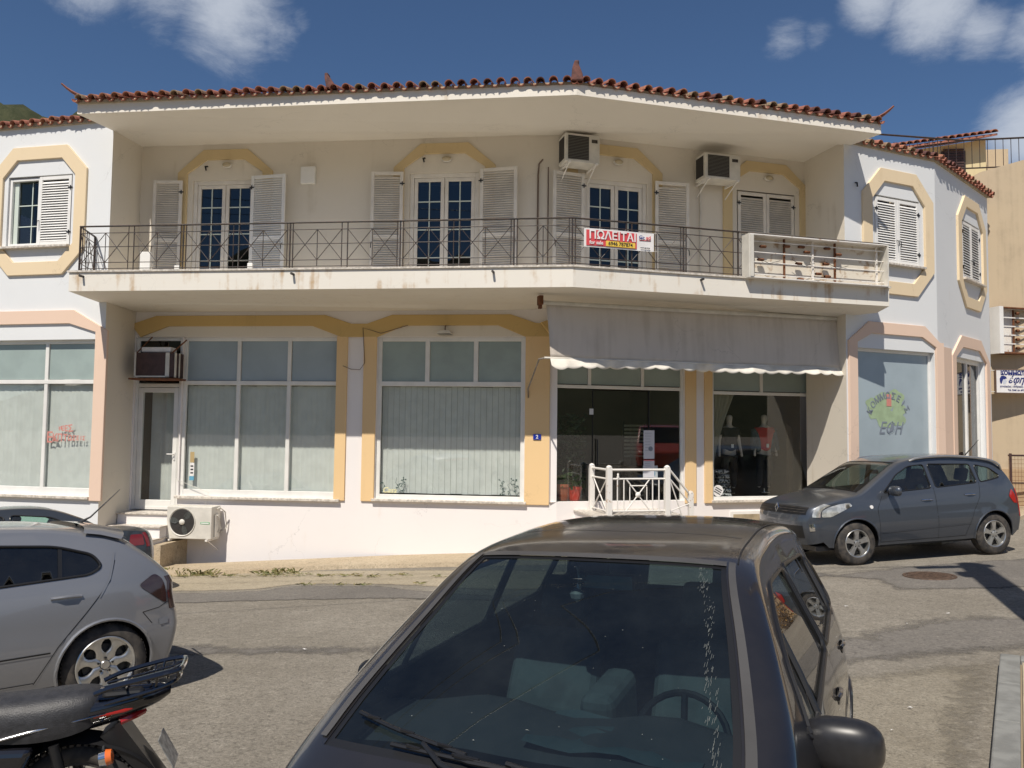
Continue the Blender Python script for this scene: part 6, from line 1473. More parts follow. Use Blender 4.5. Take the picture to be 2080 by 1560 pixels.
        outer = outer+densify([outer[-1], Vector((xe-.1, zs)), bot[0]], .06, False)[1:]+bot[1:19]+densify([bot[18], bot[19]], .06, False)[1:]+bot[20:]+densify([bot[-1], Vector((xs_+.1, zs)), outer[0]], .06, False)[1:-1]
        wins = [roundpoly(w, sp.get('wr_', .05)) for w in sp['win']]
        v, f = cdt_region(outer, wins, .085)
        for sg in (1, -1): mb.add([s.side(p.x, p.y, sg) for p in v], f)
        o = s.part('body', body, mb, auto=52)
        # glass
        for nm, (a, b) in (('windshield', ws), ('rear_window', rg)):
            m_ = MB(); m_.grid(s.top_patch(a, b, -vw, vw, -.006, (b-a)*2, 20)); s.part(nm, glassm, m_, fixn=False)
            m_ = MB()
            for v0, v1 in ((-vw, -vw+.035), (vw-.035, vw)): m_.grid(s.top_patch(a, b, v0, v1, -.003, b-a, 2))
            m_.grid(s.top_patch(a, a+.35, -vw, vw, -.003, 1, 20)); m_.grid(s.top_patch(b-.3, b, -vw, vw, -.003, 1, 20)); s.part('glass_border', M_black, m_, fixn=False)
        for sg in (1, -1):
            for w in wins:
                vs, fs = s.side_patch(w, sg, -.008); m_ = MB(); m_.add(vs, fs); s.part('side_window', glassm, m_, fixn=False)
                m_ = MB(); P = [s.side(p.x, p.y, sg, .0) for p in densify(w, .04)]; m_.tube(P+[P[0]], .011, 6, False); s.part('window_trim', win_trim, m_)
            for ln in sp.get('seams', []): m_ = MB(); m_.grid(s.line(ln, sg)); s.part('panel_seam', M_black, m_, fixn=False)
            for ln, w_, mm_, nm in sp.get('strips', []): m_ = MB(); m_.grid(s.line(ln, sg, w_, .006)); s.part(nm, mm_ or body, m_, fixn=False)
            for hx, hz in sp.get('handles', []):
                p = s.side(hx, hz, sg, .0); m_ = MB(); q = [s.side(hx+d, hz+.006*math.cos(d*9), sg, .022 if abs(d) < .085 else .004) for d in (-.11, -.085, -.04, 0, .04, .085, .11)]; m_.tube(q, .014, 8, flat=.9); s.part('door_handle', sp.get('hm', body), m_)
                vs, fs = s.side_patch([(hx-.07, hz-.035), (hx+.07, hz-.035), (hx+.07, hz+.035), (hx-.07, hz+.035)], sg, .0015); m_ = MB(); m_.add(vs, fs); s.part('handle_recess', M_black, m_, fixn=False) if sp.get('hrec') else None
            for cx in (wf, wr):     # arch lips and wells
                zc = sp['rw']; a0 = math.asin(max(-1, (zs-zc)/ra)); arc = [(cx+ra*math.cos(a0+(math.pi-2*a0)*k/24), zc+ra*math.sin(a0+(math.pi-2*a0)*k/24)) for k in range(25)]
                m_ = MB(); m_.tube([s.side(x, z, sg, .002) for x, z in arc], .014, 6); s.part('arch_lip', body, m_)
                m_ = MB(); m_.grid([[s.side(x, z, sg, -.004) for x, z in arc], [Vector((x, sg*(s.W/2-.42), z)) for x, z in arc]]); c0 = Vector((cx, sg*(s.W/2-.42), zc)); m_.add([c0]+[Vector((x, sg*(s.W/2-.42), z)) for x, z in arc], [(0, k, k+1) for k in range(1, 25)]); s.part('wheel_well', M_black, m_, fixn=False)
        # floor
        m_ = MB(); m_.box(.25, s.L-.25, -s.W/2+.18, s.W/2-.18, zs-.05, zs+.03); s.part('underbody', M_black, m_, smooth=False)
        return o
    def wheel(s, x, sg, style, rimm=M_rim):
        sp = s.sp; R = sp['rw']; rr = sp.get('rim', R*.66); y = sg*(s.W/2-.035); w = .21
        Mx = Matrix.Translation((x, y, R)) @ Matrix.Rotation(-sg*math.pi/2, 4, 'X')      # local +z points outward
        wh = bpy.data.objects.new('wheel', None); COL.objects.link(wh); wh.parent = s.root; wh.matrix_basis = Mx; wh.empty_display_size = .1
        def p(nm, m, mb, **k): return mb.build(nm, m, wh, smooth=k.pop('smooth', True), auto=k.pop('auto', 35), local=True, **k)
        mb = MB(); prof = [(rr, -.01), (rr+.012, .0), (rr+.03, .002), (R-.045, -.004), (R-.018, -.016), (R-.003, -.035), (R, -.06), (R, -w+.06), (R-.015, -w+.01), (rr, -w)]
        mb.lathe(prof, 48); p('tyre', M_rubber, mb, auto=30)
        mb = MB()
        for k in range(64):
            a = k*math.pi/32; 
            for zz in (-.05, -.10, -.15): mb.box(R-.002, R+.003, -.009, .009, zz-.016, zz+.016, Matrix.Rotation(a+zz*1.5, 4, 'Z'))
        tr = p('tread_block', M_rubber, mb, smooth=False); tr['kind'] = 'stuff'
        mb = MB(); mb.lathe([(rr+.004, -.004), (rr-.004, .002), (rr-.016, -.004), (rr-.024, -.03), (rr-.03, -w+.03)], 48)
        hubz = -.022
        if style[0] == 'five':
            n = 5; hub = .052
            for k in range(n):
                a = k*2*math.pi/n+style[1]; Mr = Matrix.Rotation(a, 4, 'Z'); w0, w1 = .034, .052; r0, r1 = .03, rr-.008
                T = [(r0, -w0, hubz), (r1, -w1, -.012), (r1, w1, -.012), (r0, w0, hubz)]; m0 = [( (r0+r1)/2, -w0*.92, hubz+.012), ((r0+r1)/2, w0*.92, hubz+.012)]
                T = [T[0], m0[0], T[1], T[2], m0[1], T[3]]
                mb.prism([Mr @ Vector(q) for q in T], [Mr @ Vector((q[0], q[1]*1.15, q[2]-.035)) for q in T])
            mb.lathe([(.001, hubz+.012), (.035, hubz+.012), (.04, hubz+.004), (.062, hubz+.0), (.066, hubz-.04)], 24)
        else:           # seven broad spokes that leave teardrop openings
            n = style[2]; r1 = rr-.012; NR, NA = 7, 8; r0 = .04
            for k in range(n):
                a0_ = k*2*math.pi/n+style[1]; rows_t = []; rows_b = []
                for i in range(NR+1):
                    t = i/NR; r = r0+(r1-r0)*t; full = math.pi/n
                    op = .0 if t < .30 else math.sin(math.pi*min(1, (t-.30)/.72)**.8)**.75*.60
                    h = full*(1-op)
                    rows_t.append([Vector((r*math.cos(a0_+h*q), r*math.sin(a0_+h*q), hubz+.012*t-.008*abs(q)**3)) for q in [-1+2*j/NA for j in range(NA+1)]])
                    rows_b.append([Vector((v.x, v.y, v.z-.035)) for v in rows_t[-1]])
                mb.grid(rows_t); mb.grid([[r[0] for r in rows_t], [r[0] for r in rows_b]]); mb.grid([[r[-1] for r in rows_t], [r[-1] for r in rows_b]])
            mb.lathe([(.001, hubz+.008), (.03, hubz+.008), (.036, hubz+.001)], 24)
        p('rim', rimm, mb, fixn=False)
        mb = MB(); mb.lathe([(.001, -.10), (rr-.03, -.10)], 32); mb.lathe([(.05, -.07), (rr*.72, -.07), (rr*.72, -.085)], 32)
        p('brake_disc', mat('wheel_dark', (.02, .02, .02), .6) if 'wheel_dark' not in bpy.data.materials else bpy.data.materials['wheel_dark'], mb)
        mb = MB()
        for k in range(5): a = k*2*math.pi/5+.3; mb.lathe([(.001, .003), (.009, .003), (.009, -.006)], 8, Matrix.Translation((.055*math.cos(a)*1.0, .055*math.sin(a), hubz+.006)))
        p('wheel_bolt', M_black, mb)
    def wheels(s, style, rimm=M_rim, sides=(1, -1)):
        for x in s.sp['wx']:
            for sg in sides: s.wheel(x, sg, style, rimm)
    def mirror(s, x, z, sg, m, size=(.10, .13, .085), out=.17, base=M_black):
        p = s.side(x, z, sg, 0); c = p+Vector((0.0, sg*out, .03)); a, b, h = size
        mb = MB(); n = 10
        # rounded shell: superellipsoid, open side to the rear
        def sp_(u, v):
            cu, su_, cv, sv = math.cos(u), math.sin(u), math.cos(v), math.sin(v); f = lambda q, e: math.copysign(abs(q)**e, q)
            return c+Vector((a*(-1.0 if True else 1)*f(cv, .7)*f(cu, .8)*.9, sg*b*f(cv, .7)*f(su_, .8)*1.0, h*f(sv, .75)))
        rows = [[sp_(-math.pi/2+math.pi*i/16, -math.pi/2+math.pi*j/12) for j in range(13)] for i in range(17)]
        mb.grid(rows); cl = s.part('mirror_shell', m, mb, auto=180)
        mb = MB(); back = [sp_(math.pi/2*(1 if k else -1), 0) for k in (0, 1)]
        ring = [c+Vector((.0, sg*b*.93*math.copysign(abs(math.cos(t))**.6, math.cos(t)), h*.92*math.copysign(abs(math.sin(t))**.6, math.sin(t)))) for t in [k*math.pi/10 for k in range(20)]]
        mb.add(ring, [tuple(range(20))]); s.part('mirror_glass', M_mirror, mb, fixn=False)
        mb = MB(); mb.tube([p+Vector((.02, -sg*.01, -.0)), p+Vector((.0, sg*out*.4, -.0)), c+Vector((-.03, -sg*b*.3, -h*.5))], [.05, .04, .03], 10, flat=.6); s.part('mirror_arm', base, mb)
    def interior(s, seatm, dashm, seats=((1.0, 0),), dash_x=1.0, dash_z=.9, floor=.35, head=True, w=.5, rec=16):
        sp = s.sp
        for (x, zt, rear) in seats:
            for sg in ((1, -1) if not rear else (0,)):
                ww = .24 if not rear else .58; y0 = sg*.36
                mb = MB(); mb.box(x-.05, x+.48, y0-ww, y0+ww, floor+.12, floor+.30); o = s.part('seat', seatm, mb, smooth=False, bevel=.05, seg=3)
                R2 = Matrix.Translation((x+.46, y0, floor+.25)) @ Matrix.Rotation(R_(rec), 4, 'Y')
                mb = MB(); mb.box(-.06, .08, -ww*.95, ww*.95, 0, zt-floor-.25, R2); s.part('seat_back', seatm, mb, smooth=False, bevel=.06, seg=3)
                if head:
                    for yy in ((0,) if not rear else (-.33, .33)):
                        mb = MB(); mb.box(-.05, .05, yy-.13, yy+.13, zt-floor-.20, zt-floor+.02, R2); s.part('headrest', seatm, mb, smooth=False, bevel=.04, seg=3)
        W2 = s.W/2-.14; mb = MB()
        rows = [[Vector((dash_x+dx+.05*math.cos(y/W2*1.5), y, dash_z+dz+hump(y, dx))) for y in [W2*(k/12*2-1) for k in range(13)]] for dx, dz in ((-.45, .02), (-.3, .06), (-.12, .07), (-.0, .04), (.06, -.02), (.07, -.16), (.0, -.35))]
        mb.grid(rows); s.part('dashboard', dashm, mb, auto=70, fixn=False)
        mb = MB(); Ms = Matrix.Translation((dash_x+.22, sp.get('drv', -1)*-.36, dash_z-.06)) @ Matrix.Rotation(R_(-62), 4, 'Y'); mb.lathe([(.185+.014*math.cos(a), .014*math.sin(a)) for a in [k*math.pi/4 for k in range(8)]], 28, Ms, close=True); mb.lathe([(.001, -.02), (.07, -.02), (.07, -.05)], 14, Ms)
        for a in (0, 2.2, 4.1): mb.tube([Ms @ Vector((.05*math.cos(a), .05*math.sin(a), -.03)), Ms @ Vector((.18*math.cos(a), .18*math.sin(a), 0))], .014, 6)
        s.part('steering_wheel', M_black, mb)
def hump(y, dx): return .05*math.exp(-((abs(y)-.36)/.2)**2)*(1 if dx > -.3 else .3)
M_mirror = mat('mirror_silver', (.8, .8, .8), .03, 1)
M_cabin = mat('cabin_trim', (.05, .05, .052), .8); M_seat = mat('seat_fabric', (.07, .08, .085), .9, nz=.3, ns=20)
# ---- black hatchback in front
bspec = dict(L=3.60, W=1.88, wx=(.70, 3.12), rw=.30, ra_=.345, rim=.19, sill=.24, zm=.60, tuck=.05, sh=.04, tum=.50, n=3.0, vw=.53, xf=1.2, xr=2.9, fa=.17, ra=.15, wr_=.05,
    belt=lambda x: .92+.027*x, ws=(5, 7), rg=(11, 12), near=1,
    st=[(.34, .28, .05, .25), (.30, .50, .0, .48), (.30, .68, .04, .70), (.36, .76, .12, .79), (.46, .82, .22, .86), (.58, .895, .36, .94), (1.06, 1.21, .92, 1.26), (1.46, 1.43, 1.34, 1.495), (1.95, 1.475, 1.9, 1.565), (2.45, 1.475, 2.45, 1.585), (2.95, 1.43, 3.02, 1.55), (3.22, 1.35, 3.34, 1.45), (3.42, 1.02, 3.53, 1.02), (3.46, .72, 3.59, .72), (3.45, .50, 3.62, .50), (3.40, .28, 3.56, .26)],
    win=[[(.92, .978), (2.04, 1.03), (2.02, 1.395), (1.55, 1.392), (1.31, 1.295), (1.09, 1.165)], [(2.10, 1.035), (2.81, 1.07), (2.85, 1.365), (2.08, 1.40)], [(2.87, 1.08), (3.22, 1.13), (3.10, 1.27), (2.92, 1.345)]],
    seams=[[(1.04, .32), (1.04, .98), (1.16, 1.07)], [(2.06, .30), (2.06, 1.42)], [(2.90, 1.10), (2.84, .8), (2.72, .66)], [(1.04, .30), (2.72, .31)]],
    strips=[([(.95, .62), (2.68, .66)], .075, None, 'side_moulding')], drv=1)
M_pblack = paint('black_paint', (.004, .005, .008), 0, .3, dust=.12, dc=(.22, .18, .14))
M_wsg = glass('windshield_glass', (.36, .46, .48), ior=1.5, dirt=.02, dc=(.40, .46, .46), gain=1.0)
M_side = glass('dusty_side_glass', (.28, .32, .33), ior=1.55, dirt=.03, gain=1.25)
aB = math.pi/2-R_(24)
# header centre sits at (.38,3.28)
hx = 1.34; OX, OY = .40-math.cos(aB)*hx, 3.36-math.sin(aB)*hx
BC = Car('dusty black hatchback filling the foreground with its windshield and roof', 'car', OX, OY, aB, bspec, 'free')
BC.build(M_pblack, M_wsg)
for o in list(BC.root.children):
    if o.name.startswith('side_window'): o.data.materials[0] = M_side
BC.wheels(('seven', 0, 7))
for sg in (1, -1): mb = MB(); mb.tube([BC.side(1.20, .985, sg, .0), BC.side(1.23, 1.12, sg, .0), BC.side(1.25, 1.25, sg, .0)], .013, 6); BC.part('window_divider', M_black, mb)
M_gtrim = mat('grey_satin_trim', (.075, .072, .07), .4, nz=.2, ns=3)
for sg in (1, -1):      # pale trim between glass and pillar, roof channel
    mb = MB(); S = Car.SUB; mb.grid(BC.top_patch(5*S+.3, 7*S+.3, sg*.545, sg*.60, .006, 20, 3)); BC.part('pillar_trim', M_gtrim, mb, fixn=False)
    mb = MB(); mb.grid(BC.top_patch(7*S+.3, 11*S, sg*.615, sg*.63, .003, 30, 2)); BC.part('roof_channel', M_black, mb, fixn=False)
mb = MB(); mb.grid(BC.top_patch(7*Car.SUB-.1, 7*Car.SUB+.35, -.53, .53, .004, 1, 24)); BC.part('header_trim', M_gtrim, mb, fixn=False)
mb = MB()
for k in (7.9, 8.9, 9.9): mb.grid(BC.top_patch(k*5, k*5+.12, -.54, .54, .001, 1, 24))
BC.part('roof_seam', M_gtrim, mb, fixn=False)
BC.mirror(1.0, .93, -1, mat('mirror_black', (.02, .02, .022), .38, nz=.2, ns=30), (.09, .13, .09), .07); BC.mirror(1.06, .95, 1, M_black, (.07, .075, .07), .045)
M_cover = mat('seat_cover_grey', (.11, .13, .13), .85, nz=.35, ns=7); M_dasht = mat('dash_teal', (.07, .10, .105), .7, nz=.25, ns=5)
BC.interior(M_cover, M_cabin, seats=((1.20, 1.13, False), (2.25, 1.12, True)), dash_x=1.06, dash_z=.86, floor=.42, rec=30, head=True)
mb = MB(); mb.box(1.28, 1.70, -.075, .075, .55, .86, Matrix.Translation((0, -.02, 0)) @ Matrix.Rotation(R_(-4), 4, 'Y')); BC.part('armrest', M_cover, mb, smooth=False, bevel=.05, seg=3)
for sg in (1, -1):
    for hx_, hz_ in ((1.92, .86), (2.72, .90)):
        el = [(hx_+.075*math.cos(k*math.pi/8), hz_+.03*math.sin(k*math.pi/8)) for k in range(16)]; vs, fs = BC.side_patch(el, sg, .002, .05); mb = MB(); mb.add(vs, fs); BC.part('handle_recess', M_black, mb, fixn=False)
        mb = MB(); mb.tube([BC.side(hx_-.08, hz_+.012, sg, .004), BC.side(hx_-.04, hz_+.016, sg, .014), BC.side(hx_+.04, hz_+.016, sg, .014), BC.side(hx_+.08, hz_+.012, sg, .004)], .010, 8); BC.part('door_handle', M_pblack, mb)
mb = MB(); rows = []    # loose cloth lying on the dashboard top
for i in range(9):
    x = .70+.36*i/8; rows.append([Vector((x, y, .925+.012*math.sin(y*19+i)+.012*math.sin(i*1.7)-.02*abs(y+.1))) for y in [-.55+.09*k for k in range(8)]])
mb.grid(rows); BC.part('dash_cloth', M_dasht, mb, auto=80, fixn=False)
mb = MB(); mb.box(-.02, .02, -.13, .13, -.035, .035, Matrix.Translation((1.50, 0, 1.37))); mb.tube([(1.50, 0, 1.40), (1.50, 0, 1.47)], .012, 6); BC.part('rear_view_mirror', M_black, mb, smooth=False, bevel=.015)
mb = MB(); mb.box(-.022, -.0205, -.12, .12, -.028, .028, Matrix.Translation((1.50, 0, 1.37))); BC.part('mirror_back', mat('teal_plastic', (.10, .20, .20), .5), mb, smooth=False)
mb = MB(); mb.tube([(1.455, .12, 1.44), (1.455, .115, 1.36), (1.45, .12, 1.33)], .012, 6); mb.lathe([(.001, -.03), (.03, -.01), (.035, .01), (.001, .04)], 8, Matrix.Translation((1.45, .125, 1.31))); BC.part('hanging_charm', mat('silver_charm', (.6, .6, .58), .35, .6), mb)
mb = MB(); 
for k in range(16): mb.lathe([(.001, -.006), (.006, 0), (.001, .006)], 6, Matrix.Translation((1.455+.0*k, .12+.035*math.cos(k*.4), 1.40+.045*math.sin(k*.4))))
BC.part('charm_beads', M_brown, mb)
# wipers
for y0, y1, i0 in ((-.60, .02, 5.02), (.0, .60, 5.0)):
    pass
def wsp(y, t, off): # point on the windshield: y lateral, t 0 bottom .. 1 top
    i = (5+2*t)*5; v = .5
    for _ in range(20):
        p = BC.top(i, v, 0); v += (abs(y)-p.y)*.8; v = max(.001, min(.99, v))
    return BC.top(i, v if y > 0 else -v, off)
for (pv_, a, b) in (((-.05, -.02), (-.62, .10), (-.03, .05)), ((.35, -.03), (.10, .14), (.62, .08))): pass
def wiper(pivot, mid, tip0, tip1):
    mb = MB(); mb.tube([wsp(pivot[0], pivot[1], .015), wsp((pivot[0]+mid[0])/2, (pivot[1]+mid[1])/2, .035), wsp(mid[0], mid[1], .028)], [.013, .010, .008], 6); mb.tube([wsp(tip0[0]+(tip1[0]-tip0[0])*k/8, tip0[1]+(tip1[1]-tip0[1])*k/8, .018) for k in range(9)], .008, 6)
    for k in range(1, 8, 2): q = (tip0[0]+(tip1[0]-tip0[0])*k/8, tip0[1]+(tip1[1]-tip0[1])*k/8); mb.tube([wsp(q[0]-.025, q[1], .022), wsp(q[0]+.025, q[1], .03)], .006, 5)
    BC.part('wiper', M_black, mb)
wiper((-.58, -.06), (-.02, .055), (-.32, .10), (.50, .035)) if False else None
wiper((.10, -.10), (-.25+.55, .055), (.62, .135), (-.02, .015)); wiper((-.55, -.12), (-.1, .03), (.42, .04), (-.32, .0))
# dried run of dirt on the glass
rr = random.Random(8); mb = MB()
for k in range(170):
    t = rr.uniform(.05, .95); y = -(.645-.20*t+.006*math.sin(t*11)+rr.gauss(0, .010)); d = rr.uniform(.004, .022)
    mb.add([wsp(y, t, .001), wsp(y-.001, t, .001), wsp(y-.0018, t+d, .001), wsp(y-.001, t+d, .001)], [(0, 1, 2, 3)])
for k in range(36):
    y, t = rr.uniform(-.5, .5), rr.uniform(.02, .95); d = rr.uniform(.001, .003); mb.add([wsp(y-d, t, .001), wsp(y+d, t, .001), wsp(y, t+d*1.3, .001)], [(0, 1, 2)])
BC.part('dirt_speck', mat('dirt_speck', (.15, .16, .15), .9), mb, smooth=False, fixn=False)['kind'] = 'stuff'
# ---- silver hatchback at the left
aspec = dict(L=4.15, W=1.75, wx=(.88, 3.49), rw=.318, ra_=.362, rim=.222, sill=.22, zm=.60, tuck=.06, sh=.035, tum=.42, n=2.8, vw=.62, xf=1.2, xr=3.4, fa=.22, ra=.16, wr_=.09,
    belt=lambda x: .88+.035*x, ws=(5, 7), rg=(11, 12), near=1, crease=lambda x: .50+.02*x,
    st=[(.34, .28, .05, .22), (.28, .5, 0, .48), (.32, .66, .06, .70), (.55, .77, .35, .85), (.95, .87, .85, .95), (1.16, .93, 1.12, 1.01), (1.6, 1.17, 1.5, 1.22), (2.05, 1.355, 1.9, 1.40), (2.5, 1.40, 2.42, 1.455), (3.0, 1.385, 3.0, 1.45), (3.3, 1.335, 3.36, 1.405), (3.56, 1.255, 3.66, 1.335), (3.93, .99, 4.04, 1.0), (3.97, .82, 4.09, .82), (4.00, .56, 4.14, .56), (3.95, .28, 4.08, .26)],
    win=[[(1.52, .99), (2.42, 1.0), (2.40, 1.32), (2.12, 1.305), (1.82, 1.19)], [(2.50, 1.0), (3.35, 1.045), (3.45, 1.10), (3.38, 1.20), (3.12, 1.28), (2.48, 1.325)]],
    seams=[[(1.32, .28), (1.30, .75), (1.42, .95)], [(2.45, .24), (2.45, 1.0)], [(3.545, 1.14), (3.50, .98), (3.33, .76), (3.13, .52), (2.98, .26)], [(1.32, .27), (2.98, .27)], [(3.76, .70), (3.9, .72), (3.98, .76)], [(3.76, .70), (3.84, .60)]],
    strips=[([(1.36, .46), (3.08, .485)], .012, M_black, 'side_moulding'), ([(3.90, .60), (3.98, .605)], .05, None, 'bumper_strip')], handles=[(2.28, .86), (3.18, .885)], drv=1)
M_psil = paint('silver_paint', (.27, .275, .29), .45, .36, dust=.10)
M_tint = glass('tinted_car_glass', (.12, .14, .14), ior=1.5, dirt=.02)
ghx, ghy = -3.28, 6.5
AC_ = Car('silver hatchback cut off by the left edge with alloy wheel and rear door', 'car', ghx, ghy, R_(42), aspec, 'rear')
AC_.build(M_psil, M_tint); AC_.wheels(('seven', .2, 7)); AC_.interior(M_cabin, M_cabin, seats=((1.9, 1.1, False), (2.95, 1.08, True)), dash_x=1.75, dash_z=.85)
for sg in (1, -1):
    mb = MB(); tl = roundpoly([(3.72, .92), (3.86, 1.005), (3.93, .95), (3.96, .84), (3.965, .74), (3.88, .80)], .04); vs, fs = AC_.side_patch(tl, sg, .006, .05); mb.add(vs, fs); mb.grid(AC_.top_patch(12*5+.5, 13*5+2.5, sg*1.0, sg*.80, .006, 5, 5)); AC_.part('tail_light', mat('smoked_red_lens', (.035, .014, .015), .08, coat=1) if 'smoked_red_lens' not in bpy.data.materials else bpy.data.materials['smoked_red_lens'], mb, fixn=False)
mb = MB(); m1_ = AC_.side(3.13, 1.285, 1, .003)
for sg in (1, -1):
    mb = MB(); mb.grid(AC_.line([(3.14, 1.03), (3.15, 1.30)], sg, .03, -.002)); AC_.part('window_divider', M_black, mb, fixn=False)
    mb = MB(); mb.grid(AC_.line([(3.545, 1.2), (3.53, 1.12), (3.50, 1.0), (3.42, .86)], sg, .012, .004)); AC_.part('door_edge', M_psil, mb, fixn=False)
mb = MB(); mb.grid([[AC_.top(i, v, .03)+Vector((.045*(i-50)/5, 0, .0)) for v in [-.9+1.8*k/16 for k in range(17)]] for i in (50, 52, 54.5)]); AC_.part('roof_spoiler', M_psil, mb, fixn=False)
mb = MB(); p = AC_.top(51, 0, .01); mb.tube([p+Vector((0, 0, 0)), p+Vector((.12, 0, .06)), p+Vector((.36, 0, .30))], [.016, .008, .003], 6); AC_.part('aerial', M_black, mb)
mb = MB(); mb.grid(AC_.top_patch(55, 56, -.3, .3, .015, 1, 6)); AC_.part('high_brake_light', M_red, mb, fixn=False)
mb = MB(); p = AC_.top(59, .0, .02); mb.tube([p+Vector((0, -.1, 0)), p+Vector((.03, .3, .02))], .01, 5); AC_.part('rear_wiper', M_black, mb)
AC_.mirror(1.62, .99, 1, M_psil); AC_.mirror(1.62, .99, -1, M_psil)
# ---- grey crossover at the right
kspec = dict(L=4.30, W=1.85, wx=(.93, 3.62), rw=.352, ra_=.405, rim=.225, sill=.30, zm=.72, tuck=.06, sh=.04, tum=.36, n=2.7, vw=.64, xf=1.25, xr=3.6, fa=.22, ra=.13, wr_=.05,
    belt=lambda x: 1.02+.045*x, ws=(6, 8), rg=(12, 13), near=1, crease=lambda x: .66+.02*x,
    st=[(.36, .40, .08, .34), (.32, .58, .01, .55), (.32, .74, .0, .74), (.34, .88, .06, .92), (.46, .97, .2, 1.02), (.80, 1.05, .66, 1.13), (1.12, 1.11, 1.02, 1.20), (1.6, 1.38, 1.48, 1.44), (2.02, 1.595, 1.9, 1.65), (2.5, 1.665, 2.42, 1.73), (3.1, 1.655, 3.1, 1.74), (3.7, 1.575, 3.74, 1.66), (3.92, 1.44, 4.02, 1.52), (4.12, 1.14, 4.22, 1.16), (4.18, .95, 4.28, .95), (4.20, .62, 4.30, .62), (4.16, .38, 4.27, .36)],
    win=[[(1.50, 1.145), (2.44, 1.185), (2.42, 1.58), (2.12, 1.56), (1.84, 1.43)], [(2.53, 1.19), (3.36, 1.235), (3.33, 1.55), (2.50, 1.585)], [(3.43, 1.24), (3.84, 1.30), (3.86, 1.345), (3.70, 1.47), (3.42, 1.54)]],
    seams=[[(1.36, .36), (1.34, .9), (1.46, 1.10)], [(2.48, .34), (2.48, 1.19)], [(3.40, 1.24), (3.36, 1.0), (3.22, .78), (3.08, .5), (3.02, .36)], [(1.36, .35), (3.02, .36)]],
    strips=[([(1.38, .50), (3.14, .56)], .012, None, 'side_moulding')], handles=[(2.30, .99), (3.16, 1.04)], drv=1, hm=M_chrome)
M_pgrey = paint('blue_grey_paint', (.072, .082, .100), .5, .35, dust=.22, dc=(.26, .24, .20))
M_kglass = glass('crossover_glass', (.35, .42, .40), ior=1.5, dirt=.02)
KC = Car('dusty blue grey crossover car parked under the right wing', 'car', 5.69, 13.06, R_(13), kspec, 'front')
KC.build(M_pgrey, M_kglass); KC.wheels(('five', .3)); KC.interior(M_cabin, M_cabin, seats=((1.95, 1.25, False), (2.9, 1.22, True)), dash_x=1.65, dash_z=1.02, floor=.5)
M_head = mat('headlight_lens', (.62, .62, .58), .12, .35, nz=.4, ns=14, coat=1)
for sg in (1, -1):
    mb = MB(); vs, fs = KC.side_patch(roundpoly([(.345, .80), (.50, .80), (.88, .965), (.84, 1.015), (.66, 1.0), (.47, .955), (.36, .90)], .03), sg, .008, .06); mb.add(vs, fs); mb.grid(KC.top_patch(2*5+2, 4*5+1, sg*1.0, sg*.80, .008, 8, 6)); KC.part('headlight', M_head, mb, auto=80, fixn=False)
    mb = MB(); mb.grid(KC.top_patch(1*5+.5, 2*5-1.2, sg*.86, sg*.72, .01, 3, 4)); KC.part('fog_light', M_chrome, mb, fixn=False)
    
    mb = MB(); mb.tube([KC.side(1.22, .93, sg, .0), KC.side(1.22, .93, sg, .012)], .03, 12); KC.part('side_repeater', M_bwhite, mb)
    mb = MB(); P = [KC.top(i, sg*.93, .045) for i in [x/1.0 for x in range(43, 60, 2)]]; P = [KC.top(42, sg*.93, .0)]+P+[KC.top(60.5, sg*.93, .0)]; mb.tube(P, .02, 8); KC.part('roof_rail', M_rim, mb)
    mb = MB(); vs, fs = KC.side_patch(roundpoly([(3.98, .98), (4.06, 1.10), (4.14, 1.0), (4.17, .84), (4.08, .86)], .03), sg, .006, .05); mb.add(vs, fs); mb.grid(KC.top_patch(13*5+1, 15*5, sg*1.0, sg*.85, .006, 4, 4)); KC.part('tail_light', M_red, mb, fixn=False)
mb = MB(); mb.grid(KC.top_patch(13, 17.5, -.62, .62, .006, 6, 20)); gr = KC.part('grille', M_black, mb, fixn=False)
mb = MB()
for k in (13.8, 15.2, 16.6): mb.grid(KC.top_patch(k, k+.25, -.60, .60, .012, 1, 20))
KC.part('grille_bar', M_rubber, mb, fixn=False)
p = KC.top(15, 0, .02); mb = MB(); Mb = Matrix.Translation(p) @ Matrix.Rotation(R_(12), 4, 'Y'); dm = [(-.0, 0, .085), (0, .06, 0), (0, 0, -.085), (0, -.06, 0)]; di = [(0, 0, .04), (0, .026, 0), (0, 0, -.04), (0, -.026, 0)]
mb.add([Mb @ Vector(q) for q in dm]+[Mb @ Vector(q) for q in di], [(0, 1, 5, 4), (1, 2, 6, 5), (2, 3, 7, 6), (3, 0, 4, 7)]); o = KC.part('badge', M_chrome, mb, smooth=False, fixn=False); solid(o, .015)
mb = MB(); mb.grid(KC.top_patch(3, 8, -.55, .55, .004, 4, 16)); KC.part('lower_grille', M_black, mb, fixn=False)

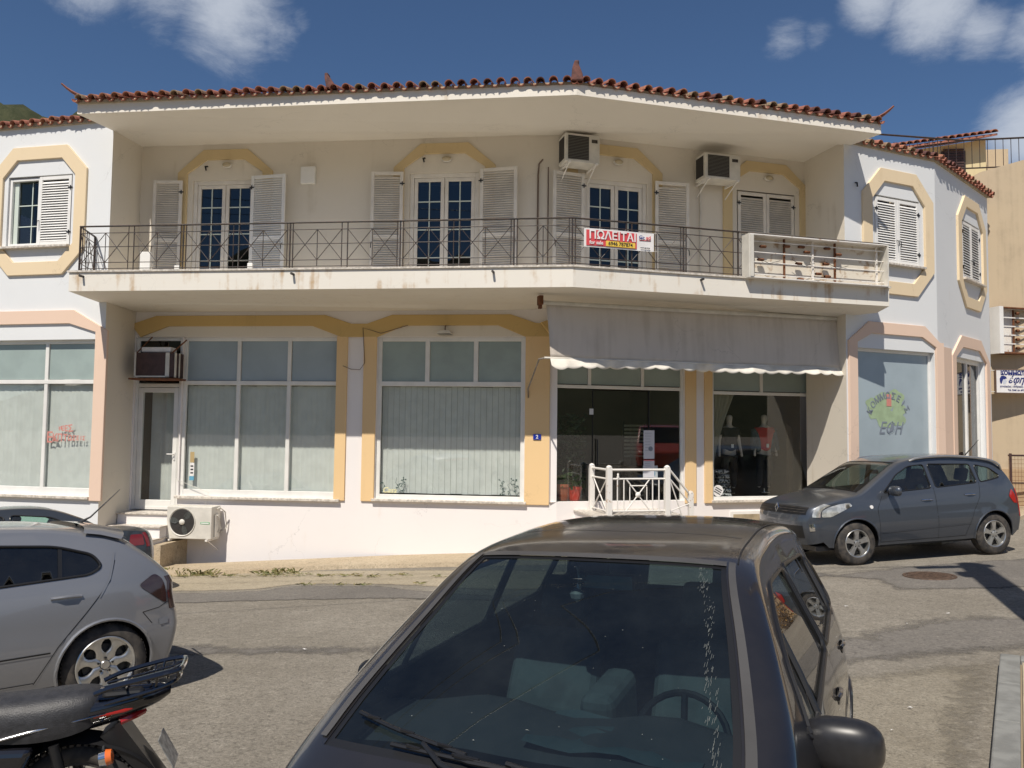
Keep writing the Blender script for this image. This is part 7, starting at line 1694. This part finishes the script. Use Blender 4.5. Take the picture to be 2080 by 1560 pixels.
KC.mirror(1.62, 1.15, 1, M_pgrey, (.09, .14, .085), .16); KC.mirror(1.62, 1.15, -1, M_pgrey, (.09, .14, .085), .16)
mb = MB(); p = KC.top(57, 0, .01); mb.tube([p, p+Vector((.05, 0, .03)), p+Vector((.40, 0, .32))][::1], [.02, .012, .004], 6); KC.part('aerial', M_black, mb)
mb = MB(); mb.grid([[KC.top(5*6+.2+t, v, .02) for v in [-.1+.5*k/8 for k in range(9)]] for t in (0, .12)]); mb.grid([[KC.top(5*6+.2+t, v, .02) for v in [-.6+.45*k/8 for k in range(9)]] for t in (0, .12)]); KC.part('wiper', M_black, mb, fixn=False)
vs, fs = KC.side_patch([(3.14, 1.27), (3.22, 1.275), (3.22, 1.35), (3.14, 1.345)], 1, -.003, .05)
mb = MB(); mb.box(-.02, .02, -.13, .13, -.035, .035, Matrix.Translation((1.98, 0, 1.46))); KC.part('rear_view_mirror', M_black, mb, smooth=False)
M_redd = mat('dull_red_lens', (.20, .012, .01), .2, coat=1)
# ---- dark saloon behind the silver hatchback
dspec = dict(L=4.45, W=1.74, wx=(.88, 3.45), rw=.31, ra_=.36, rim=.2, sill=.24, zm=.60, tuck=.06, sh=.03, tum=.42, n=2.8, vw=.62, xf=1.2, xr=3.5, fa=.22, ra=.16, wr_=.07,
    belt=lambda x: .90+.015*x, ws=(5, 7), rg=(9, 11), near=1,
    st=[(.34, .28, .05, .22), (.28, .5, 0, .48), (.32, .66, .06, .70), (.55, .77, .35, .85), (.95, .87, .85, .95), (1.16, .93, 1.12, 1.0), (1.65, 1.17, 1.55, 1.22), (2.1, 1.35, 1.95, 1.38), (2.5, 1.385, 2.45, 1.43), (2.95, 1.345, 2.92, 1.40), (3.35, 1.19, 3.36, 1.24), (3.68, 1.02, 3.72, 1.05), (4.1, .97, 4.2, 1.02), (4.22, .90, 4.38, .93), (4.28, .6, 4.45, .6), (4.22, .3, 4.4, .28)],
    win=[[(1.52, .985), (2.38, .99), (2.36, 1.30), (2.14, 1.29), (1.85, 1.18)], [(2.45, .99), (3.15, 1.0), (3.32, 1.07), (2.95, 1.26), (2.43, 1.315)]],
    seams=[[(2.41, .3), (2.41, .98)]], handles=[(2.25, .86), (3.1, .87)])
M_pdark = paint('charcoal_paint', (.045, .052, .06), .4, .35, dust=.3)
px_w, py_w = -7.7, 11.4
DC = Car('dark grey saloon parked beyond the silver hatchback by the left shop window', 'car', -6.35, 12.0, R_(36), dspec, 'rear')
DC.build(M_pdark, glass('green_car_glass', (.60, .78, .70), ior=1.5, dirt=.05)); DC.wheels(('five', .1)); DC.interior(M_cabin, M_cabin, seats=((1.9, 1.05, False), (2.45, .95, True)), dash_x=1.7, dash_z=.85)
for sg in (1, -1):
    mb = MB(); vs, fs = DC.side_patch(roundpoly([(4.0, .76), (4.02, .93), (4.2, .93), (4.235, .76)], .03), sg, .006, .05); mb.add(vs, fs); mb.grid(DC.top_patch(12*5+3, 14*5-2, sg*1.0, sg*.88, .006, 5, 5)); DC.part('tail_light', M_redd, mb, fixn=False)

# ---- red van on the cross street beyond the right edge, mirrored in the shop door
vspec = dict(L=4.9, W=1.95, wx=(.9, 4.0), rw=.33, ra_=.39, rim=.2, sill=.28, zm=.8, tuck=.05, sh=.03, tum=.12, n=3.5, vw=.66, xf=1.1, xr=4.4, fa=.2, ra=.06, wr_=.05,
    belt=lambda x: 1.15, ws=(5, 7), rg=(10, 11), near=1,
    st=[(.34, .34, .05, .3), (.3, .6, 0, .58), (.32, .8, .05, .85), (.5, .95, .3, 1.0), (.8, 1.08, .7, 1.14), (1.0, 1.16, .92, 1.22), (1.4, 1.5, 1.3, 1.55), (1.8, 1.82, 1.7, 1.88), (2.6, 1.88, 2.6, 1.97), (3.8, 1.88, 3.8, 1.97), (4.7, 1.84, 4.8, 1.92), (4.78, 1.2, 4.88, 1.2), (4.8, .6, 4.9, .6), (4.76, .34, 4.86, .34)],
    win=[[(1.45, 1.2), (2.4, 1.2), (2.4, 1.7), (1.85, 1.7)], [(2.6, 1.2), (3.5, 1.2), (3.5, 1.7), (2.6, 1.7)]], seams=[[(2.5, .4), (2.5, 1.8)], [(3.6, .4), (3.6, 1.8)]], handles=[(2.35, 1.0)])
_d = ray(1345, 900); _u = Rr.u(1345, 900); _p = Rr.w(_u, 0).xy; _v = Vector(_d[:2]).normalized(); _r = _v-2*_v.dot(Rr.n)*Rr.n; _c = _p+_r*15.5
VC = Car('red van parked on the side street at the right', 'van', _c.x, _c.y, math.atan2(_r.y, _r.x), vspec, 'free', group='parked vans')
VC.build(paint('red_paint', (.55, .06, .02), 0, .4, dust=.1), M_tint); VC.wheels(('five', .1))
# ------------------------------------------------------------------ motorcycle
mang = R_(16); mX, mY = -2.08, 3.86
Mm = Matrix.Translation((mX, mY, gz(mX, mY))) @ Matrix.Rotation(mang, 4, 'Z') @ Matrix.Scale(1.06, 4)     # local x: towards the rear, z up; origin below the seat end
MT = thing('motorcycle', 'black underbone motorcycle with a long seat and rear carrier parked at the lower left', 'motorcycle', Mm)
def mp(name, m, mb, smooth=True, auto=40, **k): return mb.build(name, m, MT, smooth=smooth, auto=auto, local=True, **k)
M_seatm = mat('seat_vinyl', (.035, .035, .038), .48, nz=.3, ns=30, bump=.25, bs=180); M_mblk = mat('gloss_black', (.008, .008, .011), .12, coat=1)
st_ = [(-.95, .67, .06, .05), (-.86, .70, .105, .07), (-.70, .735, .125, .09), (-.52, .775, .135, .10), (-.40, .80, .135, .11), (-.30, .795, .135, .11), (-.15, .80, .14, .12), (-.02, .81, .135, .12), (.08, .805, .11, .10), (.13, .785, .06, .06)]
rows = []
for x, z, w, h in cat_(st_, 3):
    row = []
    for k in range(17):
        a = math.pi*(-.12+1.24*k/16); row.append(Vector((x, w*math.copysign(abs(math.cos(a))**.75, math.cos(a)), z-h+h*math.copysign(abs(math.sin(a))**.7, math.sin(a)))))
    rows.append(row)
mb = MB(); mb.grid(rows); mb.add([rows[0][k] for k in range(17)], [tuple(range(17))]); mb.add([rows[-1][k] for k in range(17)], [tuple(range(17))]); seat = mp('seat', M_seatm, mb, auto=60)
mb = MB(); q = cat_(st_, 3)[13]; mb.tube([Vector((q[0]+.02-.10*abs(math.cos(a))**2, q[2]*math.copysign(abs(math.cos(a))**.75, math.cos(a)), q[1]-q[3]+q[3]*abs(math.sin(a))**.7+.001)) for a in [math.pi*k/16 for k in range(17)]], .003, 5); mb.build('seat_seam', M_rubber, seat, local=True)
# side panels / tail cowl
rows = []
for x, z, w, h in cat_([(-.95, .56, .10, .16), (-.7, .60, .135, .15), (-.4, .655, .14, .13), (-.1, .69, .125, .10), (.15, .72, .10, .08), (.33, .755, .06, .05), (.40, .77, .02, .02)], 4):
    rows.append([Vector((x, w*math.cos(a), z+h*math.sin(a))) for a in [2*math.pi*k/18 for k in range(19)]])
mb = MB(); mb.grid(rows); cowl = mp('tail_cowl', M_mblk, mb, auto=60)
for sg in (1, -1):
    mb = MB(); mb.tube([(-.85, sg*.125, .52), (-.5, sg*.148, .60), (-.15, sg*.135, .67), (.15, sg*.11, .715)], [.006, .012, .012, .004], 8, flat=.6); mb.build('chrome_strip', M_chrome, cowl, smooth=True, local=True)
    mb = MB(); mb.tube([(.10, sg*.105, .70), (.22, sg*.080, .715), (.33, sg*.045, .735)], [.004, .008, .004], 8, flat=1.3); mp('tail_lens', M_red, mb)
mb = MB(); mb.tube([(.20, -.06, .66), (.26, -.03, .675), (.285, 0, .68), (.26, .03, .675), (.20, .06, .66)], .018, 8); mp('tail_light', M_red, mb)
# carrier rack
mb = MB(); r = .011
loop = [(.10, .10, .80), (.18, .115, .83), (.34, .125, .865), (.43, .11, .88), (.455, .07, .885), (.455, -.07, .885), (.43, -.11, .88), (.34, -.125, .865), (.18, -.115, .83), (.10, -.10, .80)]
mb.tube(catp([Vector(p) for p in loop], 4), r, 8)
for y in (-.06, 0, .06): mb.tube([(.12, y, .80), (.40, y, .858), (.45, y, .88)], .005, 6)
for x in (.22, .32, .40): mb.tube([(x, -.12, .80+(x-.1)*.23), (x, -.10, .79+(x-.1)*.2), (x, .10, .79+(x-.1)*.2), (x, .12, .80+(x-.1)*.23)], .006, 6)
loop2 = [(.14, .09, .75), (.34, .10, .80), (.43, .07, .83), (.43, -.07, .83), (.34, -.10, .80), (.14, -.09, .75)]
mb.tube(catp([Vector(p) for p in loop2], 4), .009, 8)
for x, y in ((.36, .115), (.36, -.115), (.44, .07), (.44, -.07)): mb.tube([(x, y, .87), (x-.01, y*.85, .815)], .006, 6)
mp('carrier', M_mblk, mb)
mb = MB(); mb.box(.12, .30, -.075, .075, .745, .80, Matrix()); mp('carrier_box', M_black, mb, smooth=False, bevel=.02)
# rear fender, plate, wheel
mb = MB(); rows = []
wc = Vector((.02, 0, .285))
for k in range(17):
    a = R_(150-135*k/16); rad = .335+(.06 if k > 10 else 0)*(k-10)/6; rows.append([wc+Vector((rad*math.cos(a), y, rad*math.sin(a)-abs(y)*.5)) for y in (-.075, -.05, 0, .05, .075)])
mb.grid(rows); mp('rear_fender', M_black, mb, fixn=False)
mb = MB(); mb.add([(.20, -.07, .66), (.20, .07, .66), (.42, .06, .34), (.42, -.06, .34), (.12, -.06, .60), (.12, .06, .60), (.38, .05, .32), (.38, -.05, .32)], [(0, 1, 2, 3), (7, 6, 5, 4), (0, 4, 5, 1), (2, 6, 7, 3), (1, 5, 6, 2), (0, 3, 7, 4)]); mp('mud_flap', M_black, mb, smooth=False)
Mp_ = Matrix.Translation((.40, 0, .50)) @ Matrix.Rotation(R_(-28), 4, 'Y'); mb = MB(); mb.box(-.003, .003, -.08, .08, -.075, .075, Mp_); pl = mp('number_plate', mat('worn_plate', (.45, .45, .43), .5, nz=.5, ns=30, metal=.3), mb, smooth=False, bevel=.004)
o = text('ΖΚΡ 418', .06, M_ink, Mp_ @ Matrix.Translation((.005, 0, .02)) @ Matrix.Rotation(math.pi/2, 4, 'Z'), None, 'plate_lettering', .001)
bpy.data.objects.remove(o)
def mwheel(c, R, name):
    Mx = Matrix.Translation(c) @ Matrix.Rotation(math.pi/2, 4, 'X')
    mb = MB(); mb.lathe([(R-.055+.045*math.cos(a)*1.0, .042*math.sin(a)) for a in [k*math.pi/6 for k in range(12)]], 48, Mx, close=True); w_ = mp(name, M_rubber, mb)
    mb = MB()
    for k in range(60):
        a = k*math.pi/30
        for yy in (-.022, .022): mb.box(R-.014, R-.004, -.008, .008, yy-.014, yy+.014, Mx @ Matrix.Rotation(a+yy*3, 4, 'Z'))
    mb.build('tread_block', M_rubber, w_, local=True)['kind'] = 'stuff'
    mb = MB(); mb.lathe([(R-.10, -.025), (R-.085, -.028), (R-.085, .028), (R-.10, .025)], 40, Mx, close=True); mb.lathe([(.001, -.05), (.05, -.05), (.05, .05), (.001, .05)], 20, Mx)
    for k in range(18):
        a = k*math.pi/9; b = a+(.35 if k % 2 else -.35); mb.tube([Mx @ Vector((.045*math.cos(a), .045*math.sin(a), .03*(-1)**k)), Mx @ Vector(((R-.095)*math.cos(b), (R-.095)*math.sin(b), 0))], .0022, 4)
    mb.build('spoked_rim', M_rubber, w_, smooth=True, auto=40, local=True)
mwheel(wc, .285, 'rear_wheel'); mwheel(Vector((-1.20, 0, .285)), .285, 'front_wheel')
for sg in (1, -1):
    mb = MB(); Mi = Matrix.Translation((.16, sg*.17, .545)) @ Matrix.Rotation(R_(80), 4, 'Y'); mb.lathe([(.001, -.02), (.032, -.015), (.035, .012)], 14, Mi); mb.tube([(.14, sg*.08, .56), (.15, sg*.15, .55)], .009, 6); mp('indicator_shell', M_chrome, mb)
    mb = MB(); mb.lathe([(.035, .012), (.03, .035), (.001, .042)], 14, Mi); mp('indicator', M_orange, mb)
    mb = MB(); mb.tube([(-.45, sg*.10, .30), (.02, sg*.11, .285)], .018, 8); mb.tube([(.03, sg*.12, .29), (-.05, sg*.12, .60)], .022, 10); mp('swing_arm', M_black, mb)
mb = MB(); mb.tube([(-.55, -.10, .22), (-.2, -.13, .24), (.05, -.14, .30), (.22, -.14, .34)], [.02, .03, .045, .042], 12); mp('exhaust', M_chrome, mb)
mb = MB(); mb.tube([(-.95, 0, .5), (-1.05, 0, .45), (-1.12, 0, .75), (-1.14, 0, .95)], [.10, .12, .10, .05], 10); mp('leg_shield', M_mblk, mb)
mb = MB(); mb.box(-.85, -.5, -.11, .11, .18, .48); mp('engine', mat('engine_grey', (.15, .15, .15), .5), mb, smooth=False, bevel=.05)
for sg in (1, -1): mb = MB(); pr = [(-1.05, .30), (-.75, .16), (-.42, .20), (-.22, .36), (-.12, .60), (-.5, .62), (-1.0, .60)]; mb.prism([(x, sg*.15, z) for x, z in pr], [(x, sg*.08, z) for x, z in pr]); mp('side_cover', M_mblk, mb, smooth=False, bevel=.03, seg=3)
mb = MB(); mb.tube([(-1.05, -.30, 1.0), (-1.1, -.15, 1.0), (-1.14, 0, .97), (-1.1, .15, 1.0), (-1.05, .30, 1.0)], .014, 8); mb.tube([(-1.14, 0, .95), (-1.20, 0, .29)], .03, 8); mb.box(-1.22, -1.10, -.08, .08, .88, 1.02); mp('handlebar', M_black, mb)
